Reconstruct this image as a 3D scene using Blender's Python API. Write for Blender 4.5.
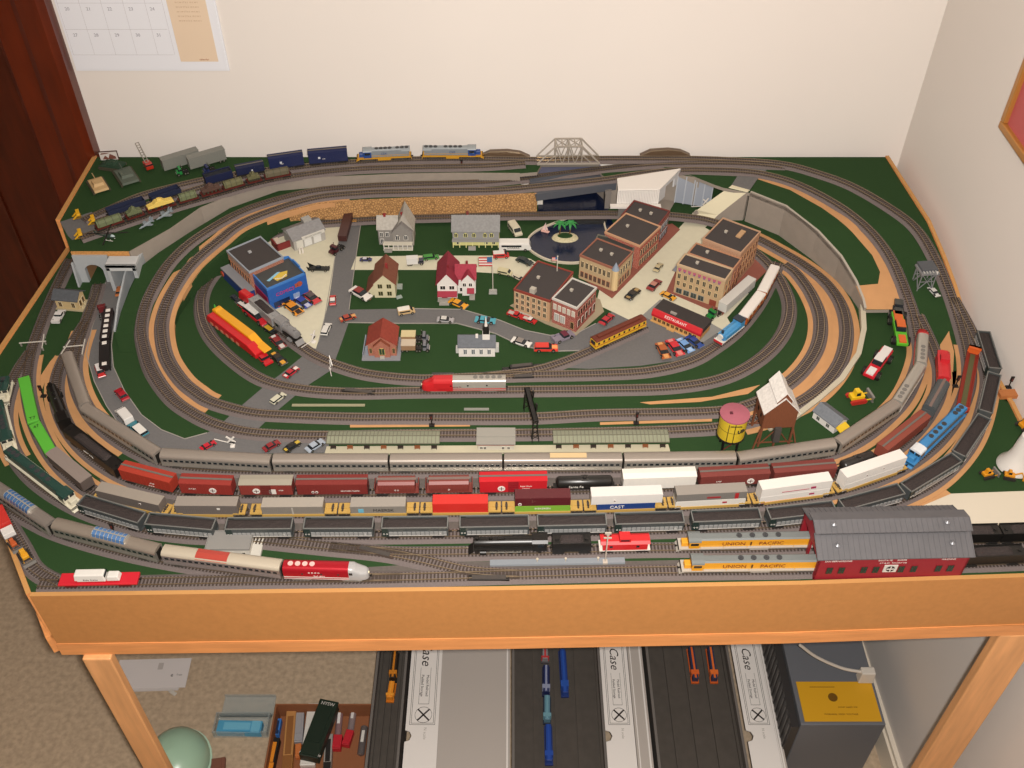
import bpy, bmesh, math, random
from mathutils import Vector, Matrix
random.seed(7)
for o in list(bpy.data.objects): bpy.data.objects.remove(o)
SC = bpy.context.scene; COL = SC.collection
PI = math.pi
# ---------------------------------------------------------------- camera
CZ = 1.95; TZ = 0.90; F = 1000.0; PITCH = math.radians(43.9)
cam = bpy.data.cameras.new('camera'); cam.sensor_width = 36; cam.lens = 36*F/1024; cam.clip_start = 0.02
camo = bpy.data.objects.new('camera', cam); COL.objects.link(camo)
camo.location = (0, 0, CZ); camo.rotation_euler = (PI/2-PITCH, 0, 0)
SC.camera = camo
# ---------------------------------------------------------------- world, lights, exposure
w = bpy.data.worlds.new('world'); SC.world = w; w.use_nodes = True
w.node_tree.nodes['Background'].inputs[0].default_value = (1, .9, .8, 1)
w.node_tree.nodes['Background'].inputs[1].default_value = 0.3
def light(name, kind, loc, rot, energy, color, **k):
    l = bpy.data.lights.new(name, kind); l.energy = energy; l.color = color
    for a, b in k.items(): setattr(l, a, b)
    o = bpy.data.objects.new(name, l); COL.objects.link(o); o.location = loc; o.rotation_euler = rot
    return o
light('camera_flash', 'AREA', (0.03, -0.015, 1.98), (math.radians(52), 0, 0), 37, (1, .95, .9), shape='DISK', size=0.03, spread=math.radians(160))
light('ceiling_light', 'AREA', (-0.15, 0.15, 2.44), (0, 0, 0), 9, (1, .89, .78), shape='DISK', size=0.6)
SC.view_settings.view_transform = 'Standard'; SC.view_settings.look = 'None'
SC.view_settings.exposure = -0.5; SC.view_settings.gamma = 1; SC.view_settings.use_curve_mapping = False

# ---------------------------------------------------------------- pixel -> place helpers
FW = Vector((0, math.cos(PITCH), -math.sin(PITCH))); UP = Vector((0, math.sin(PITCH), math.cos(PITCH)))
def ray(px, py): return FW + Vector((1, 0, 0))*(px-512)/F + UP*(384-py)/F
def W(px, py, z=0.0):
    """point on the layout at height z (mm above the table top); z may be a function of Y"""
    d = ray(px, py)
    zz = z(1.4) if callable(z) else z
    for i in range(12 if callable(z) else 1):
        h = CZ-TZ-zz*.001; t = h/(-d.z); p = d*t
        if callable(z): zz = .5*zz+.5*z(p.y)
    return Vector((p.x, p.y, TZ+zz*.001))
def onY(px, py, Y):
    d = ray(px, py); return Vector((0, 0, CZ))+d*(Y/d.y)
def onX(px, py, X):
    d = ray(px, py); return Vector((0, 0, CZ))+d*(X/d.x)
def onF(px, py, z=0.0):                     # floor, z in metres
    d = ray(px, py); t = (CZ-z)/(-d.z); p = d*t; return Vector((p.x, p.y, z))
def PX(v):
    r = v-Vector((0, 0, CZ)); dd = r.dot(FW)
    return (512+F*r.x/dd, 384-F*r.dot(UP)/dd)
def lerp_tab(tab):
    def f(y):
        if y <= tab[0][0]: return tab[0][1]
        for (a, za), (b, zb) in zip(tab, tab[1:]):
            if y <= b: return za+(zb-za)*(y-a)/(b-a)
        return tab[-1][1]
    return f
H1 = 60.0; H2 = 42.0
HR = lerp_tab([(1.12, 0), (1.20, 2.5), (1.245, 12), (1.29, 29), (1.35, 45), (1.43, 60)])

# ---------------------------------------------------------------- materials
MC = {}; ALB = [1.0]
def lin(c): return c/12.92 if c <= .04045 else ((c+.055)/1.055)**2.4
def m(hexc, rough=.5, metal=0, noise=0, ns=60, bump=0, alpha=1, stretch=None, emit=0, trans=0):
    key = (hexc, rough, metal, noise, ns, bump, alpha, stretch, emit, trans, ALB[0])
    if key in MC: return MC[key]
    rgb = [lin(int(hexc[i:i+2], 16)/255)*ALB[0] for i in (1, 3, 5)]
    mt = bpy.data.materials.new('paint_'+hexc[1:]); mt.use_nodes = True
    nt = mt.node_tree; b = nt.nodes['Principled BSDF']
    b.inputs['Base Color'].default_value = (*rgb, 1); b.inputs['Roughness'].default_value = rough
    b.inputs['Metallic'].default_value = metal; b.inputs['Alpha'].default_value = alpha
    if rough >= .6: b.inputs['Specular IOR Level'].default_value = .12 if rough > .9 else .3
    if trans: b.inputs['Transmission Weight'].default_value = trans
    if emit:
        b.inputs['Emission Color'].default_value = (*rgb, 1); b.inputs['Emission Strength'].default_value = emit
    if noise or bump:
        tc = nt.nodes.new('ShaderNodeTexCoord'); nz = nt.nodes.new('ShaderNodeTexNoise'); nz.inputs['Scale'].default_value = ns
        nz.inputs['Detail'].default_value = 4
        if stretch:
            mp = nt.nodes.new('ShaderNodeMapping'); mp.inputs['Scale'].default_value = stretch
            nt.links.new(tc.outputs['Object'], mp.inputs[0]); nt.links.new(mp.outputs[0], nz.inputs['Vector'])
        else: nt.links.new(tc.outputs['Object'], nz.inputs['Vector'])
        if noise:
            rp = nt.nodes.new('ShaderNodeValToRGB'); rp.color_ramp.elements[0].position = .3; rp.color_ramp.elements[1].position = .7
            rp.color_ramp.elements[0].color = (*[c*(1-noise) for c in rgb], 1)
            rp.color_ramp.elements[1].color = (*[min(1, c*(1+noise)) for c in rgb], 1)
            nt.links.new(nz.outputs['Fac'], rp.inputs[0]); nt.links.new(rp.outputs[0], b.inputs['Base Color'])
        if bump:
            bp = nt.nodes.new('ShaderNodeBump'); bp.inputs['Strength'].default_value = bump; bp.inputs['Distance'].default_value = .002
            nt.links.new(nz.outputs['Fac'], bp.inputs['Height']); nt.links.new(bp.outputs[0], b.inputs['Normal'])
    MC[key] = mt; return mt
def mvor(hexa, hexb, scale, rough=.8, bump=.6):          # rubble stone
    mt = bpy.data.materials.new('stone'); mt.use_nodes = True; nt = mt.node_tree; b = nt.nodes['Principled BSDF']
    A, B = [[lin(int(h[i:i+2], 16)/255) for i in (1, 3, 5)] for h in (hexa, hexb)]
    tc = nt.nodes.new('ShaderNodeTexCoord'); v = nt.nodes.new('ShaderNodeTexVoronoi'); v.feature = 'DISTANCE_TO_EDGE'; v.inputs['Scale'].default_value = scale
    rp = nt.nodes.new('ShaderNodeValToRGB'); rp.color_ramp.elements[0].color = (*B, 1); rp.color_ramp.elements[1].color = (*A, 1)
    rp.color_ramp.elements[0].position = .02; rp.color_ramp.elements[1].position = .2
    nt.links.new(tc.outputs['Object'], v.inputs['Vector']); nt.links.new(v.outputs['Distance'], rp.inputs[0]); nt.links.new(rp.outputs[0], b.inputs['Base Color'])
    bp = nt.nodes.new('ShaderNodeBump'); bp.inputs['Strength'].default_value = bump; bp.inputs['Distance'].default_value = .003
    nt.links.new(v.outputs['Distance'], bp.inputs['Height']); nt.links.new(bp.outputs[0], b.inputs['Normal'])
    b.inputs['Roughness'].default_value = rough; return mt
def mbrick(hexa, hexm, sx=160):
    key = ('brick', hexa, hexm, sx)
    if key in MC: return MC[key]
    mt = bpy.data.materials.new('brick'); mt.use_nodes = True; nt = mt.node_tree; b = nt.nodes['Principled BSDF']
    A, B = [[lin(int(h[i:i+2], 16)/255) for i in (1, 3, 5)] for h in (hexa, hexm)]
    tc = nt.nodes.new('ShaderNodeTexCoord'); mp = nt.nodes.new('ShaderNodeMapping'); mp.inputs['Rotation'].default_value = (PI/2, 0, 0)
    v = nt.nodes.new('ShaderNodeTexBrick'); v.inputs['Scale'].default_value = sx
    v.inputs['Color1'].default_value = (*A, 1); v.inputs['Color2'].default_value = (*[c*.8 for c in A], 1); v.inputs['Mortar'].default_value = (*B, 1)
    nt.links.new(tc.outputs['Object'], mp.inputs[0]); nt.links.new(mp.outputs[0], v.inputs['Vector']); nt.links.new(v.outputs['Color'], b.inputs['Base Color'])
    b.inputs['Roughness'].default_value = .8; MC[key] = mt; return mt
WHITE = m('#d2ccc4', .45); BLACK = m('#141210', .45); GLASS = m('#1c2226', .15); STEEL = m('#b8b2a6', .3, .8)
RUB = m('#17140f', .7); CHROME = m('#d8d4cc', .2, 1); GREYD = m('#4a4a4c', .6); LGREY = m('#9c9a94', .6)
GRASS = m('#283f22', .95, noise=.12, ns=900, bump=.3); TAN = m('#b4865a', .7, noise=.06, ns=40)
ROAD = m('#62605f', .85, noise=.06, ns=300); CREAM = m('#bfb9a2', .8, noise=.03, ns=100)
BED = m('#675d5a', .9, noise=.22, ns=1400, bump=.3); TIE = m('#3d332d', .8); RAILM = m('#a8977f', .28, .85)
WALLG = m('#8b8176', .8, noise=.05, ns=60); STONE = mvor('#b98c58', '#7d5a34', 230, bump=.35)
WOODL = m('#d79055', .5, noise=.12, ns=14, stretch=(1, 10, 10)); APRON = m('#b47c46', .6, noise=.05, ns=120)

# ---------------------------------------------------------------- mesh collector (millimetres)
class MB:
    def __init__(s): s.v = []; s.f = []; s.mi = []
    def quadbox(s, pts, mi=0):               # 4 bottom + 4 top points
        n = len(s.v); s.v += [tuple(p) for p in pts]
        for f in ((3, 2, 1, 0), (4, 5, 6, 7), (0, 1, 5, 4), (1, 2, 6, 5), (2, 3, 7, 6), (3, 0, 4, 7)):
            s.f.append([n+i for i in f]); s.mi.append(mi)
        return s
    def b(s, x0, x1, y0, y1, z0, z1, mi=0, tx=0, ty=0):   # box; tx, ty pull the top in
        return s.quadbox([(x0, y0, z0), (x1, y0, z0), (x1, y1, z0), (x0, y1, z0), (x0+tx, y0+ty, z1), (x1-tx, y0+ty, z1), (x1-tx, y1-ty, z1), (x0+tx, y1-ty, z1)], mi)
    def ex(s, poly, a0, a1, axis='y', mi=0, capmi=None, inset=0):     # extrude a 2-D outline along an axis
        n = len(s.v); k = len(poly)
        for a in (a0, a1):
            for (u, v) in poly:
                s.v.append({'y': (u, a, v), 'x': (a, u, v), 'z': (u, v, a)}[axis])
        cm = mi if capmi is None else capmi
        s.f.append([n+i for i in range(k)]); s.mi.append(cm)
        s.f.append([n+k+i for i in reversed(range(k))]); s.mi.append(cm)
        for i in range(k):
            j = (i+1) % k; s.f.append([n+j, n+i, n+k+i, n+k+j]); s.mi.append(mi)
        return s
    def c(s, p0, p1, r0, r1=None, n=10, mi=0, caps=True):
        r1 = r0 if r1 is None else r1
        p0 = Vector(p0); p1 = Vector(p1); d = (p1-p0).normalized()
        a = d.orthogonal().normalized(); bb = d.cross(a); k = len(s.v)
        for p, r in ((p0, r0), (p1, r1)):
            for i in range(n):
                t = 2*PI*i/n; s.v.append(tuple(p+a*r*math.cos(t)+bb*r*math.sin(t)))
        for i in range(n):
            j = (i+1) % n; s.f.append([k+i, k+j, k+n+j, k+n+i]); s.mi.append(mi)
        if caps:
            s.f.append([k+i for i in reversed(range(n))]); s.mi.append(mi); s.f.append([k+n+i for i in range(n)]); s.mi.append(mi)
        return s
    def lathe(s, prof, cx=0, cy=0, n=20, mi=0, axis='z'):
        k = len(s.v)
        for (r, z) in prof:
            for i in range(n):
                t = 2*PI*i/n
                s.v.append((cx+r*math.cos(t), cy+r*math.sin(t), z) if axis == 'z' else (z, cx+r*math.cos(t), cy+r*math.sin(t)))
        for q in range(len(prof)-1):
            for i in range(n):
                j = (i+1) % n; s.f.append([k+q*n+i, k+q*n+j, k+(q+1)*n+j, k+(q+1)*n+i]); s.mi.append(mi)
        s.f.append([k+i for i in reversed(range(n))]); s.mi.append(mi)
        s.f.append([k+(len(prof)-1)*n+i for i in range(n)]); s.mi.append(mi)
        return s
    def bar(s, p0, p1, w, mi=0): return s.c(p0, p1, w*.7, n=4, mi=mi)
    def mesh(s, name):
        me = bpy.data.meshes.new(name); me.from_pydata([(x*.001, y*.001, z*.001) for x, y, z in s.v], [], s.f)
        bm = bmesh.new(); bm.from_mesh(me)
        for f, i in zip(bm.faces, s.mi): f.material_index = i
        bmesh.ops.recalc_face_normals(bm, faces=bm.faces); bm.to_mesh(me); bm.free(); return me
    def build(s, name, mats, parent=None, bevel=0, smooth=False):
        me = s.mesh(name)
        return link(name, me, mats, parent, bevel, smooth)
def link(name, me, mats, parent=None, bevel=0, smooth=False):
    if not isinstance(mats, (list, tuple)): mats = [mats]
    if not me.materials:
        for x in mats: me.materials.append(x)
    o = bpy.data.objects.new(name, me); COL.objects.link(o)
    if parent: o.parent = parent
    if smooth:
        for p in me.polygons: p.use_smooth = True
        me.set_sharp_from_angle(angle=math.radians(40))
    if bevel:
        bv = o.modifiers.new('bevel', 'BEVEL'); bv.width = bevel*.001; bv.segments = 2; bv.limit_method = 'ANGLE'; bv.angle_limit = math.radians(50)
    return o
def tag(o, label=None, cat=None, group=None, kind=None):
    for k, v in (('label', label), ('category', cat), ('group', group), ('kind', kind)):
        if v: o[k] = v
    return o
def thing(name, label, cat, loc=(0, 0, 0), rz=0, group=None):
    o = bpy.data.objects.new(name, None); o.empty_display_size = .01; COL.objects.link(o)
    o.location = loc; o.rotation_euler = (0, 0, rz); return tag(o, label, cat, group)
def copyo(o, parent=None, loc=None, rot=None, name=None):
    c = o.copy(); COL.objects.link(c)
    if parent: c.parent = parent
    if loc is not None: c.location = [q*.001 for q in loc]
    if rot is not None: c.rotation_euler = rot
    return c
def rep(name, mb, mats, parent, locs, rots=None, bevel=0, smooth=False):
    """the same part repeated at several places (mm)"""
    first = None; out = []
    for i, l in enumerate(locs):
        if first is None: o = first = mb.build(name, mats, parent, bevel, smooth)
        else: o = copyo(first, parent)
        o.location = [q*.001 for q in l]
        if rots: o.rotation_euler = rots[i]
        out.append(o)
    return out
def text(s, size, mat, parent, loc, rot=(PI/2, 0, 0), name='lettering', align='CENTER', ext=.12, sx=1, shear=0):
    cu = bpy.data.curves.new(name, 'FONT'); cu.body = s; cu.size = size*.001; cu.extrude = ext*.001; cu.align_x = align; cu.align_y = 'CENTER'; cu.shear = shear
    cu.resolution_u = 2
    o = bpy.data.objects.new(name, cu); COL.objects.link(o)
    dg = bpy.context.evaluated_depsgraph_get(); me = bpy.data.meshes.new_from_object(o.evaluated_get(dg))
    bpy.data.objects.remove(o); bpy.data.curves.remove(cu)
    me.materials.clear(); me.materials.append(mat)
    o = bpy.data.objects.new(name, me); COL.objects.link(o); o.parent = parent
    o.location = [q*.001 for q in loc]; o.rotation_euler = rot; o.scale = (sx, 1, 1); return o
# ---------------------------------------------------------------- curves and ground pieces
def catmull(P, n=8, closed=False):
    out = []; k = len(P)
    rng = range(k) if closed else range(k-1)
    for i in rng:
        p0 = P[(i-1) % k] if closed or i > 0 else P[i]*2-P[i+1]
        p1 = P[i]; p2 = P[(i+1) % k]; p3 = P[(i+2) % k] if closed or i+2 < k else P[(i+1) % k]*2-P[i]
        for j in range(n):
            t = j/n
            out.append(.5*((2*p1)+(p2-p0)*t+(2*p0-5*p1+4*p2-p3)*t*t+(3*p1-p0-3*p2+p3)*t**3))
    if not closed: out.append(P[-1].copy())
    return out
def slab(name, pts, mat, top=.6, thick=1.0, drape=None, sides=None, smooth=0, kind='structure'):
    """flat or draped ground piece from world points; top = mm added above the points"""
    P = [Vector(p) for p in pts]
    if smooth: P = catmull(P, smooth, True)
    bm = bmesh.new(); vs = [bm.verts.new(p) for p in P]
    es = [bm.edges.new((vs[i], vs[(i+1) % len(vs)])) for i in range(len(vs))]
    bmesh.ops.triangle_fill(bm, use_beauty=True, edges=es, normal=(0, 0, 1))
    if drape:
        y = 1.06
        while y < 1.46:
            bmesh.ops.bisect_plane(bm, geom=bm.verts[:]+bm.edges[:]+bm.faces[:], plane_co=(0, y, 0), plane_no=(0, 1, 0)); y += .02
        for v in bm.verts: v.co.z = TZ+drape(v.co.y)*.001
    for v in bm.verts: v.co.z += top*.001
    for f in bm.faces:
        if f.normal.z < 0: f.normal_flip()
    r = bmesh.ops.extrude_face_region(bm, geom=bm.faces[:])
    nv = [g for g in r['geom'] if isinstance(g, bmesh.types.BMVert)]; ns = set(nv)
    for v in nv: v.co.z -= thick*.001
    bmesh.ops.recalc_face_normals(bm, faces=bm.faces)
    for f in bm.faces:
        f.material_index = 1 if (sides and abs(f.normal.z) < .5) else 0
    me = bpy.data.meshes.new(name); bm.to_mesh(me); bm.free()
    o = link(name, me, [mat]+([sides] if sides else []))
    if kind: o['kind'] = kind
    return o
def wallrib(name, pts, z0s, z1s, thick, mat, parent=None, topmat=None):
    """upright board along a polyline (world points); z in mm above table top; thick to the left of travel"""
    n = len(pts); V = []; Fc = []; mi = []
    for i, p in enumerate(pts):
        a = pts[max(0, i-1)]; b = pts[min(n-1, i+1)]; t = (b-a); t.z = 0; t.normalize(); nn = Vector((-t.y, t.x, 0))*thick*.001
        z0 = z0s[i] if isinstance(z0s, (list, tuple)) else z0s; z1 = z1s[i] if isinstance(z1s, (list, tuple)) else z1s
        for q in (p, p+nn):
            V.append((q.x, q.y, TZ+z0*.001)); V.append((q.x, q.y, TZ+z1*.001))
    for i in range(n-1):
        a = 4*i; b = a+4
        for k, f in enumerate(([a, b, b+1, a+1], [a+2, a+3, b+3, b+2], [a+1, b+1, b+3, a+3], [a, a+2, b+2, b])):
            Fc.append(f); mi.append(1 if (k == 2 and topmat) else 0)
    for e in (0, 4*(n-1)): Fc.append([e, e+1, e+3, e+2]); mi.append(0)
    me = bpy.data.meshes.new(name); me.from_pydata(V, [], Fc)
    bm = bmesh.new(); bm.from_mesh(me)
    for f, k in zip(bm.faces, mi): f.material_index = k
    bmesh.ops.recalc_face_normals(bm, faces=bm.faces); bm.to_mesh(me); bm.free()
    return link(name, me, [mat]+([topmat] if topmat else []), parent)
class Path:
    def __init__(s, pts):
        P = catmull([W(*p) if len(p) == 3 else W(p[0], p[1], 0) for p in pts], 16)
        L = [0]
        for a, b in zip(P, P[1:]): L.append(L[-1]+(b-a).length)
        s.len = L[-1]; s.P = []; n = max(2, int(s.len/.004)); k = 0
        for i in range(n+1):
            d = s.len*i/n
            while k < len(L)-2 and L[k+1] < d: k += 1
            t = (d-L[k])/max(1e-9, L[k+1]-L[k]); s.P.append(P[k].lerp(P[k+1], t))
        s.n = n
    def at(s, d):
        x = min(max(d/s.len*s.n, 0), s.n-1e-6); i = int(x); return s.P[i].lerp(s.P[i+1], x-i)
    def tan(s, d): return (s.at(d+.004)-s.at(d-.004)).normalized()
    def loc(s, px, py):
        best = min(range(s.n+1), key=lambda i: (PX(s.P[i])[0]-px)**2+(PX(s.P[i])[1]-py)**2); return best/s.n*s.len
def sweep(path, prof, i0=0, i1=None, z=0):
    """profile (offset, height) in mm swept along path.P"""
    i1 = path.n if i1 is None else i1; V = []; Fc = []; k = len(prof)
    for i in range(i0, i1+1):
        p = path.P[i]; t = path.P[min(path.n, i+1)]-path.P[max(0, i-1)]; t.z = 0; t.normalize(); nn = Vector((-t.y, t.x, 0))
        for (u, v) in prof:
            q = p+nn*u*.001; V.append((q.x, q.y, q.z+(v+z)*.001))
    for i in range(i1-i0):
        for j in range(k):
            a = i*k+j; b = i*k+(j+1) % k; Fc.append([a, b, b+k, a+k])
    Fc.append(list(range(k))); Fc.append([(i1-i0)*k+j for j in reversed(range(k))])
    return V, Fc
def raw(name, V, Fc, mat, parent=None):
    me = bpy.data.meshes.new(name); me.from_pydata(V, [], Fc)
    bm = bmesh.new(); bm.from_mesh(me); bmesh.ops.recalc_face_normals(bm, faces=bm.faces); bm.to_mesh(me); bm.free()
    return link(name, me, [mat], parent)
RAILTOP = 6.6
LEVEL = [0]
def track(label, pts, tan=None, tanw=21, bank=0):
    """a run of model track: roadbed, sleepers, two rails. tan=(pxa,pya,pxb,pyb) bare board ribbon under part of it"""
    zoff = LEVEL[0]*.15; LEVEL[0] = (LEVEL[0]+1) % 4
    # pixels are of the rail tops
    p2 = []
    for p in pts:
        z = p[2] if len(p) > 2 else 0
        if callable(z): q = W(p[0], p[1], lambda y, z=z: z(y)+6); 
        else: q = W(p[0], p[1], z+6)
        p2.append((p[0], p[1], (q.z-TZ)*1000))
    pa = Path(p2)
    for q in pa.P: q.z -= .006
    t = thing('railway_track', label, 'track', pa.P[0].copy(), 0)
    def rel(V): return [(x-t.location.x, y-t.location.y, z-t.location.z) for x, y, z in V]
    V, Fc = sweep(pa, [(-12.5, .3), (-9, 4.2+zoff), (9, 4.2+zoff), (12.5, .3)]); raw('roadbed', rel(V), Fc, BED, t)
    if tan:
        for tt in tan:
            i0, i1 = sorted((int(pa.loc(*tt[:2])/pa.len*pa.n), int(pa.loc(*tt[2:])/pa.len*pa.n)))
            V, Fc = sweep(pa, [(-tanw, -8), (-tanw, .9+zoff), (tanw, .9+zoff), (tanw, -8)], i0, i1); raw('bare_board', rel(V), Fc, TAN, t)
    if bank:
        V, Fc = sweep(pa, [(-bank*1.3, -8), (-bank, .2), (bank, .2), (bank*1.3, -8)]); raw('embankment', rel(V), Fc, GRASS, t)
    for sd in (-1, 1):
        c = 4.7*sd; V, Fc = sweep(pa, [(c-.45, 4.6+zoff), (c-.45, 6.6), (c+.45, 6.6), (c+.45, 4.6+zoff)]); raw('rail', rel(V), Fc, RAILM, t)
    V = []; Fc = []; d = .002
    while d < pa.len:
        p = pa.at(d); tg = pa.tan(d); tg.z = 0; tg.normalize(); nn = Vector((-tg.y, tg.x, 0)); k = len(V)
        for zz in (4.0, 5.0+zoff):
            for a, b2 in ((-1, -1), (1, -1), (1, 1), (-1, 1)):
                q = p+nn*(.0078*a)+tg*(.0011*b2); V.append((q.x, q.y, q.z+zz*.001))
        for f in ((4, 5, 6, 7), (0, 1, 5, 4), (1, 2, 6, 5), (2, 3, 7, 6), (3, 0, 4, 7)): Fc.append([k+i for i in f])
        d += .0046
    raw('sleepers', rel(V), Fc, TIE, t)
    return pa
# ================================================================ ROOM
def struct(name, mb_or_o, mats=None):
    o = mb_or_o.build(name, mats) if isinstance(mb_or_o, MB) else mb_or_o
    o['kind'] = 'structure'; return o
WALLM = m('#dbd3cb', .75, noise=.015, ns=3); YB = 1.665; XR = 0.748
struct('wall_back', MB().b(-2400, 860, YB*1000, YB*1000+100, 0, 2500), WALLM)
XB, XF = 736, 826
struct('wall_right', MB().quadbox([(XF, -1600, 0), (XF+100, -1600, 0), (XB+100, YB*1000, 0), (XB, YB*1000, 0), (XF, -1600, 2500), (XF+100, -1600, 2500), (XB+100, YB*1000, 2500), (XB, YB*1000, 2500)]), WALLM)
struct('wall_left', MB().b(-2500, -2400, -1600, YB*1000, 0, 2500), WALLM)
struct('wall_front', MB().b(-2400, 860, -1700, -1600, 0, 2500), WALLM)
struct('ceiling', MB().b(-2400, 860, -1600, YB*1000, 2500, 2560), m('#efe9df', .9))
struct('floor', MB().b(-2500, 860, -1700, YB*1000+100, -60, 0), m('#b6a188', .95, noise=.16, ns=90, bump=.8))
BBM = MB()
for tk, h0, h1 in ((14, 0, 62), (9, 62, 72)): BBM.quadbox([(XF-tk, -1600, h0), (XF, -1600, h0), (XB, YB*1000, h0), (XB-tk, YB*1000, h0), (XF-tk, -1600, h1), (XF, -1600, h1), (XB, YB*1000, h1), (XB-tk, YB*1000, h1)])
struct('baseboard_right', BBM, [m('#ddd2c0', .5)])
struct('baseboard_back', MB().b(-760, XB-14, YB*1000-14, YB*1000, 0, 62).b(-760, XB-14, YB*1000-9, YB*1000, 62, 72), [m('#ddd2c0', .5)])
# door with moulded casing on the back wall, left
xd = onY(94.5, 157, YB-.03).x*1000; y0 = YB*1000
DW = m('#421505', .35, noise=.3, ns=9, stretch=(8, 1, 1.2))
d = struct('door_1', MB().b(xd-900, xd-104, y0-16, y0, 0, 2050), DW)
MB().b(xd-800, xd-204, y0-22, y0-16, 1150, 1900, tx=8).build('panel', DW, d, bevel=3); MB().b(xd-800, xd-204, y0-22, y0-16, 200, 1000, tx=8).build('panel', DW, d, bevel=3)
tr = struct('trim_1', MB().ex([(xd-104, y0), (xd-104, y0-20), (xd-96, y0-26), (xd-60, y0-22), (xd-48, y0-30), (xd-12, y0-34), (xd, y0-26), (xd, y0)], 0, 2090, 'z'), m('#551d09', .3, noise=.22, ns=9, stretch=(8, 1, 1.2)))
# ---- calendar on the back wall
cm = [onY(px, py, YB-.004)*1000 for px, py in ((62, 71), (229, 68))]
x0, x1 = xd+6, cm[1].x; z0 = cm[0].z
cal = thing('wall_calendar', 'white paper wall calendar with a beige side column, taped up beside the brown door', 'calendar', (x0*.001, YB, z0*.001))
wd = x1-x0
MB().b(0, wd, -3, 0, 0, 250).b(2, wd-3, -4, -3, 3, 250).build('page', m('#dcdce0', .7), cal)
MB().b(wd-82, wd-16, -4.8, -4, 18, 250).build('side_column', m('#d9c2a8', .7), cal)
g = MB()
for i in range(8): g.b(4+i*37 if i < 7 else wd-90, 4.4+i*37 if i < 7 else wd-89.6, -4.3, -4, 30, 250)
for k in range(5): g.b(4, wd-92, -4.3, -4, 30+k*46, 30.5+k*46)
g.build('grid_lines', m('#b9b4b6', .7), cal)
dk = m('#8d8890', .7)
nn = [27, 28, 29, 30, 31]; 
for k, row in enumerate(([27, 28, 29, 30, 31], [20, 21, 22, 23, 24, 25, 26], [13, 14, 15, 16, 17, 18, 19], [6, 7, 8, 9, 10, 11, 12])):
    for i, q in enumerate(row): text(str(q), 8, dk, cal, (18+i*36, -4.2, 66+k*46), name='date_number')
for k in range(16): 
    if k != 6: text('m t w t f s s  m t w t', 4.6, m('#b8997c', .7), cal, (wd-49, -5, 92+k*8), name='note_line')
text('calendar', 5, m('#a06a50', .7), cal, (wd-40, -5, 22), name='note_line')
# ---- framed picture on the right wall
p = onX(1000, 127, XR-.01); q = onX(1023, 72, XR-.01)
pic = thing('framed_picture', 'gold framed picture with a dusty pink mat hung on the right wall', 'picture', (XR, p.y, p.z))
L = 360; H = 300
fm = m('#b07a3c', .35, .3)
for (a, b_, c, d_) in ((0, -L, 0, 12), (0, -L, H-12, H)): MB().b(-14, 0, b_, a, c, d_).build('frame', fm, pic, bevel=2)
for (a, b_) in ((-12, 0), (-L, -L+12)): MB().b(-14, 0, a, b_, 12, H-12).build('frame', fm, pic, bevel=2)
MB().b(-7, 0, -L+12, -12, 12, H-12).build('mat_board', m('#b85a58', .6), pic)
MB().b(-8.5, -7, -L+80, -70, 80, H-70).build('print', m('#d9d0c4', .6, noise=.3, ns=30), pic)

# ================================================================ TABLE
bl = W(97, 157, H1); l1 = W(60, 221, H1); l2 = W(0, 355, 0)
ch0 = W(0, 510, 0); ch1 = W(32, 594, 0); k = (-.802-ch0.x)/(ch1.x-ch0.x); chl = ch0+(ch1-ch0)*k
f3 = W(1024, 575, 0); fr = f3+(W(1024, 575, 0)-W(800, 582, 0))*((.735-f3.x)/(f3.x-W(800, 582, 0).x)); fr.x = .735
rk = W(1002, 396, 0); r2 = W(962, 312, 12); br = W(885, 156.5, H1); br.y = bl.y
def z0v(p): return Vector((p.x, p.y, TZ))
OUT = [z0v(p) for p in (bl, l1, l2, chl, ch0, ch1, W(500, 588, 0), W(800, 582.5, 0), f3, fr, Vector((.738, rk.y, TZ)), rk+Vector((.001, .004, 0)), r2, br)]
slab('table_top', OUT, GRASS, top=0, thick=12, sides=WOODL, kind=None)
tabo = bpy.data.objects['table_top']
table = thing('layout_table', 'wooden railway layout table with fibreboard apron, lower rail and square legs', 'table', (0, 1.2, 0))
tabo.parent = table; tabo.location = (0, -1.2, 0)
def ribpar(name, pts, z0, z1, th, mat, topmat=None):
    o = wallrib(name, pts, z0, z1, th, mat, None, topmat); o.parent = table; o.location = (0, -1.2, 0); return o
EDGE = m('#b5854f', .6)
ribpar('apron', OUT[5:10], -104, 4, -6, APRON, EDGE)
OFF = [p+Vector((0, -.0075, 0)) for p in OUT[5:10]]
ribpar('lower_rail', OFF, -128, -104, -1, WOODL); 
MB_ = ribpar('lower_rail', OUT[5:10], -128, -104, -8, WOODL)
ribpar('apron', OUT[2:6], -104, 4, -6, WOODL, EDGE); ribpar('lower_rail', OUT[2:6], -126, -90, -12, WOODL)
LZ = [H1+2, H1+2, 4]
ribpar('apron', [OUT[0], OUT[1]], -104, H1+3, -7, WOODL, EDGE); ribpar('apron', [OUT[1], OUT[2]], -104, 4, -7, WOODL, EDGE)
rp = [p for p in reversed(OUT[9:14])]
rr = [Vector((rp[0].x+(rp[3].x-rp[0].x)*max(0, min(1, (rp[0].y-yy)/(rp[0].y-rp[3].y))), yy, TZ)) for yy in (1.66, 1.55, 1.43, 1.35, 1.29, 1.24, 1.19, 1.10, 1.05)]
rr[0].y = bl.y
ribpar('apron', [rr[-1], z0v(OUT[9])], -104, 4, 6, WOODL, EDGE)
ribpar('apron', rr, -104, [HR(p.y)+3 for p in rr], 6, WOODL, EDGE)
LEGM = m('#dca069', .55, noise=.12, ns=10, stretch=(10, 10, 1))
la = W(80, 661, -125); lb = W(109, 660, -125)
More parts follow.
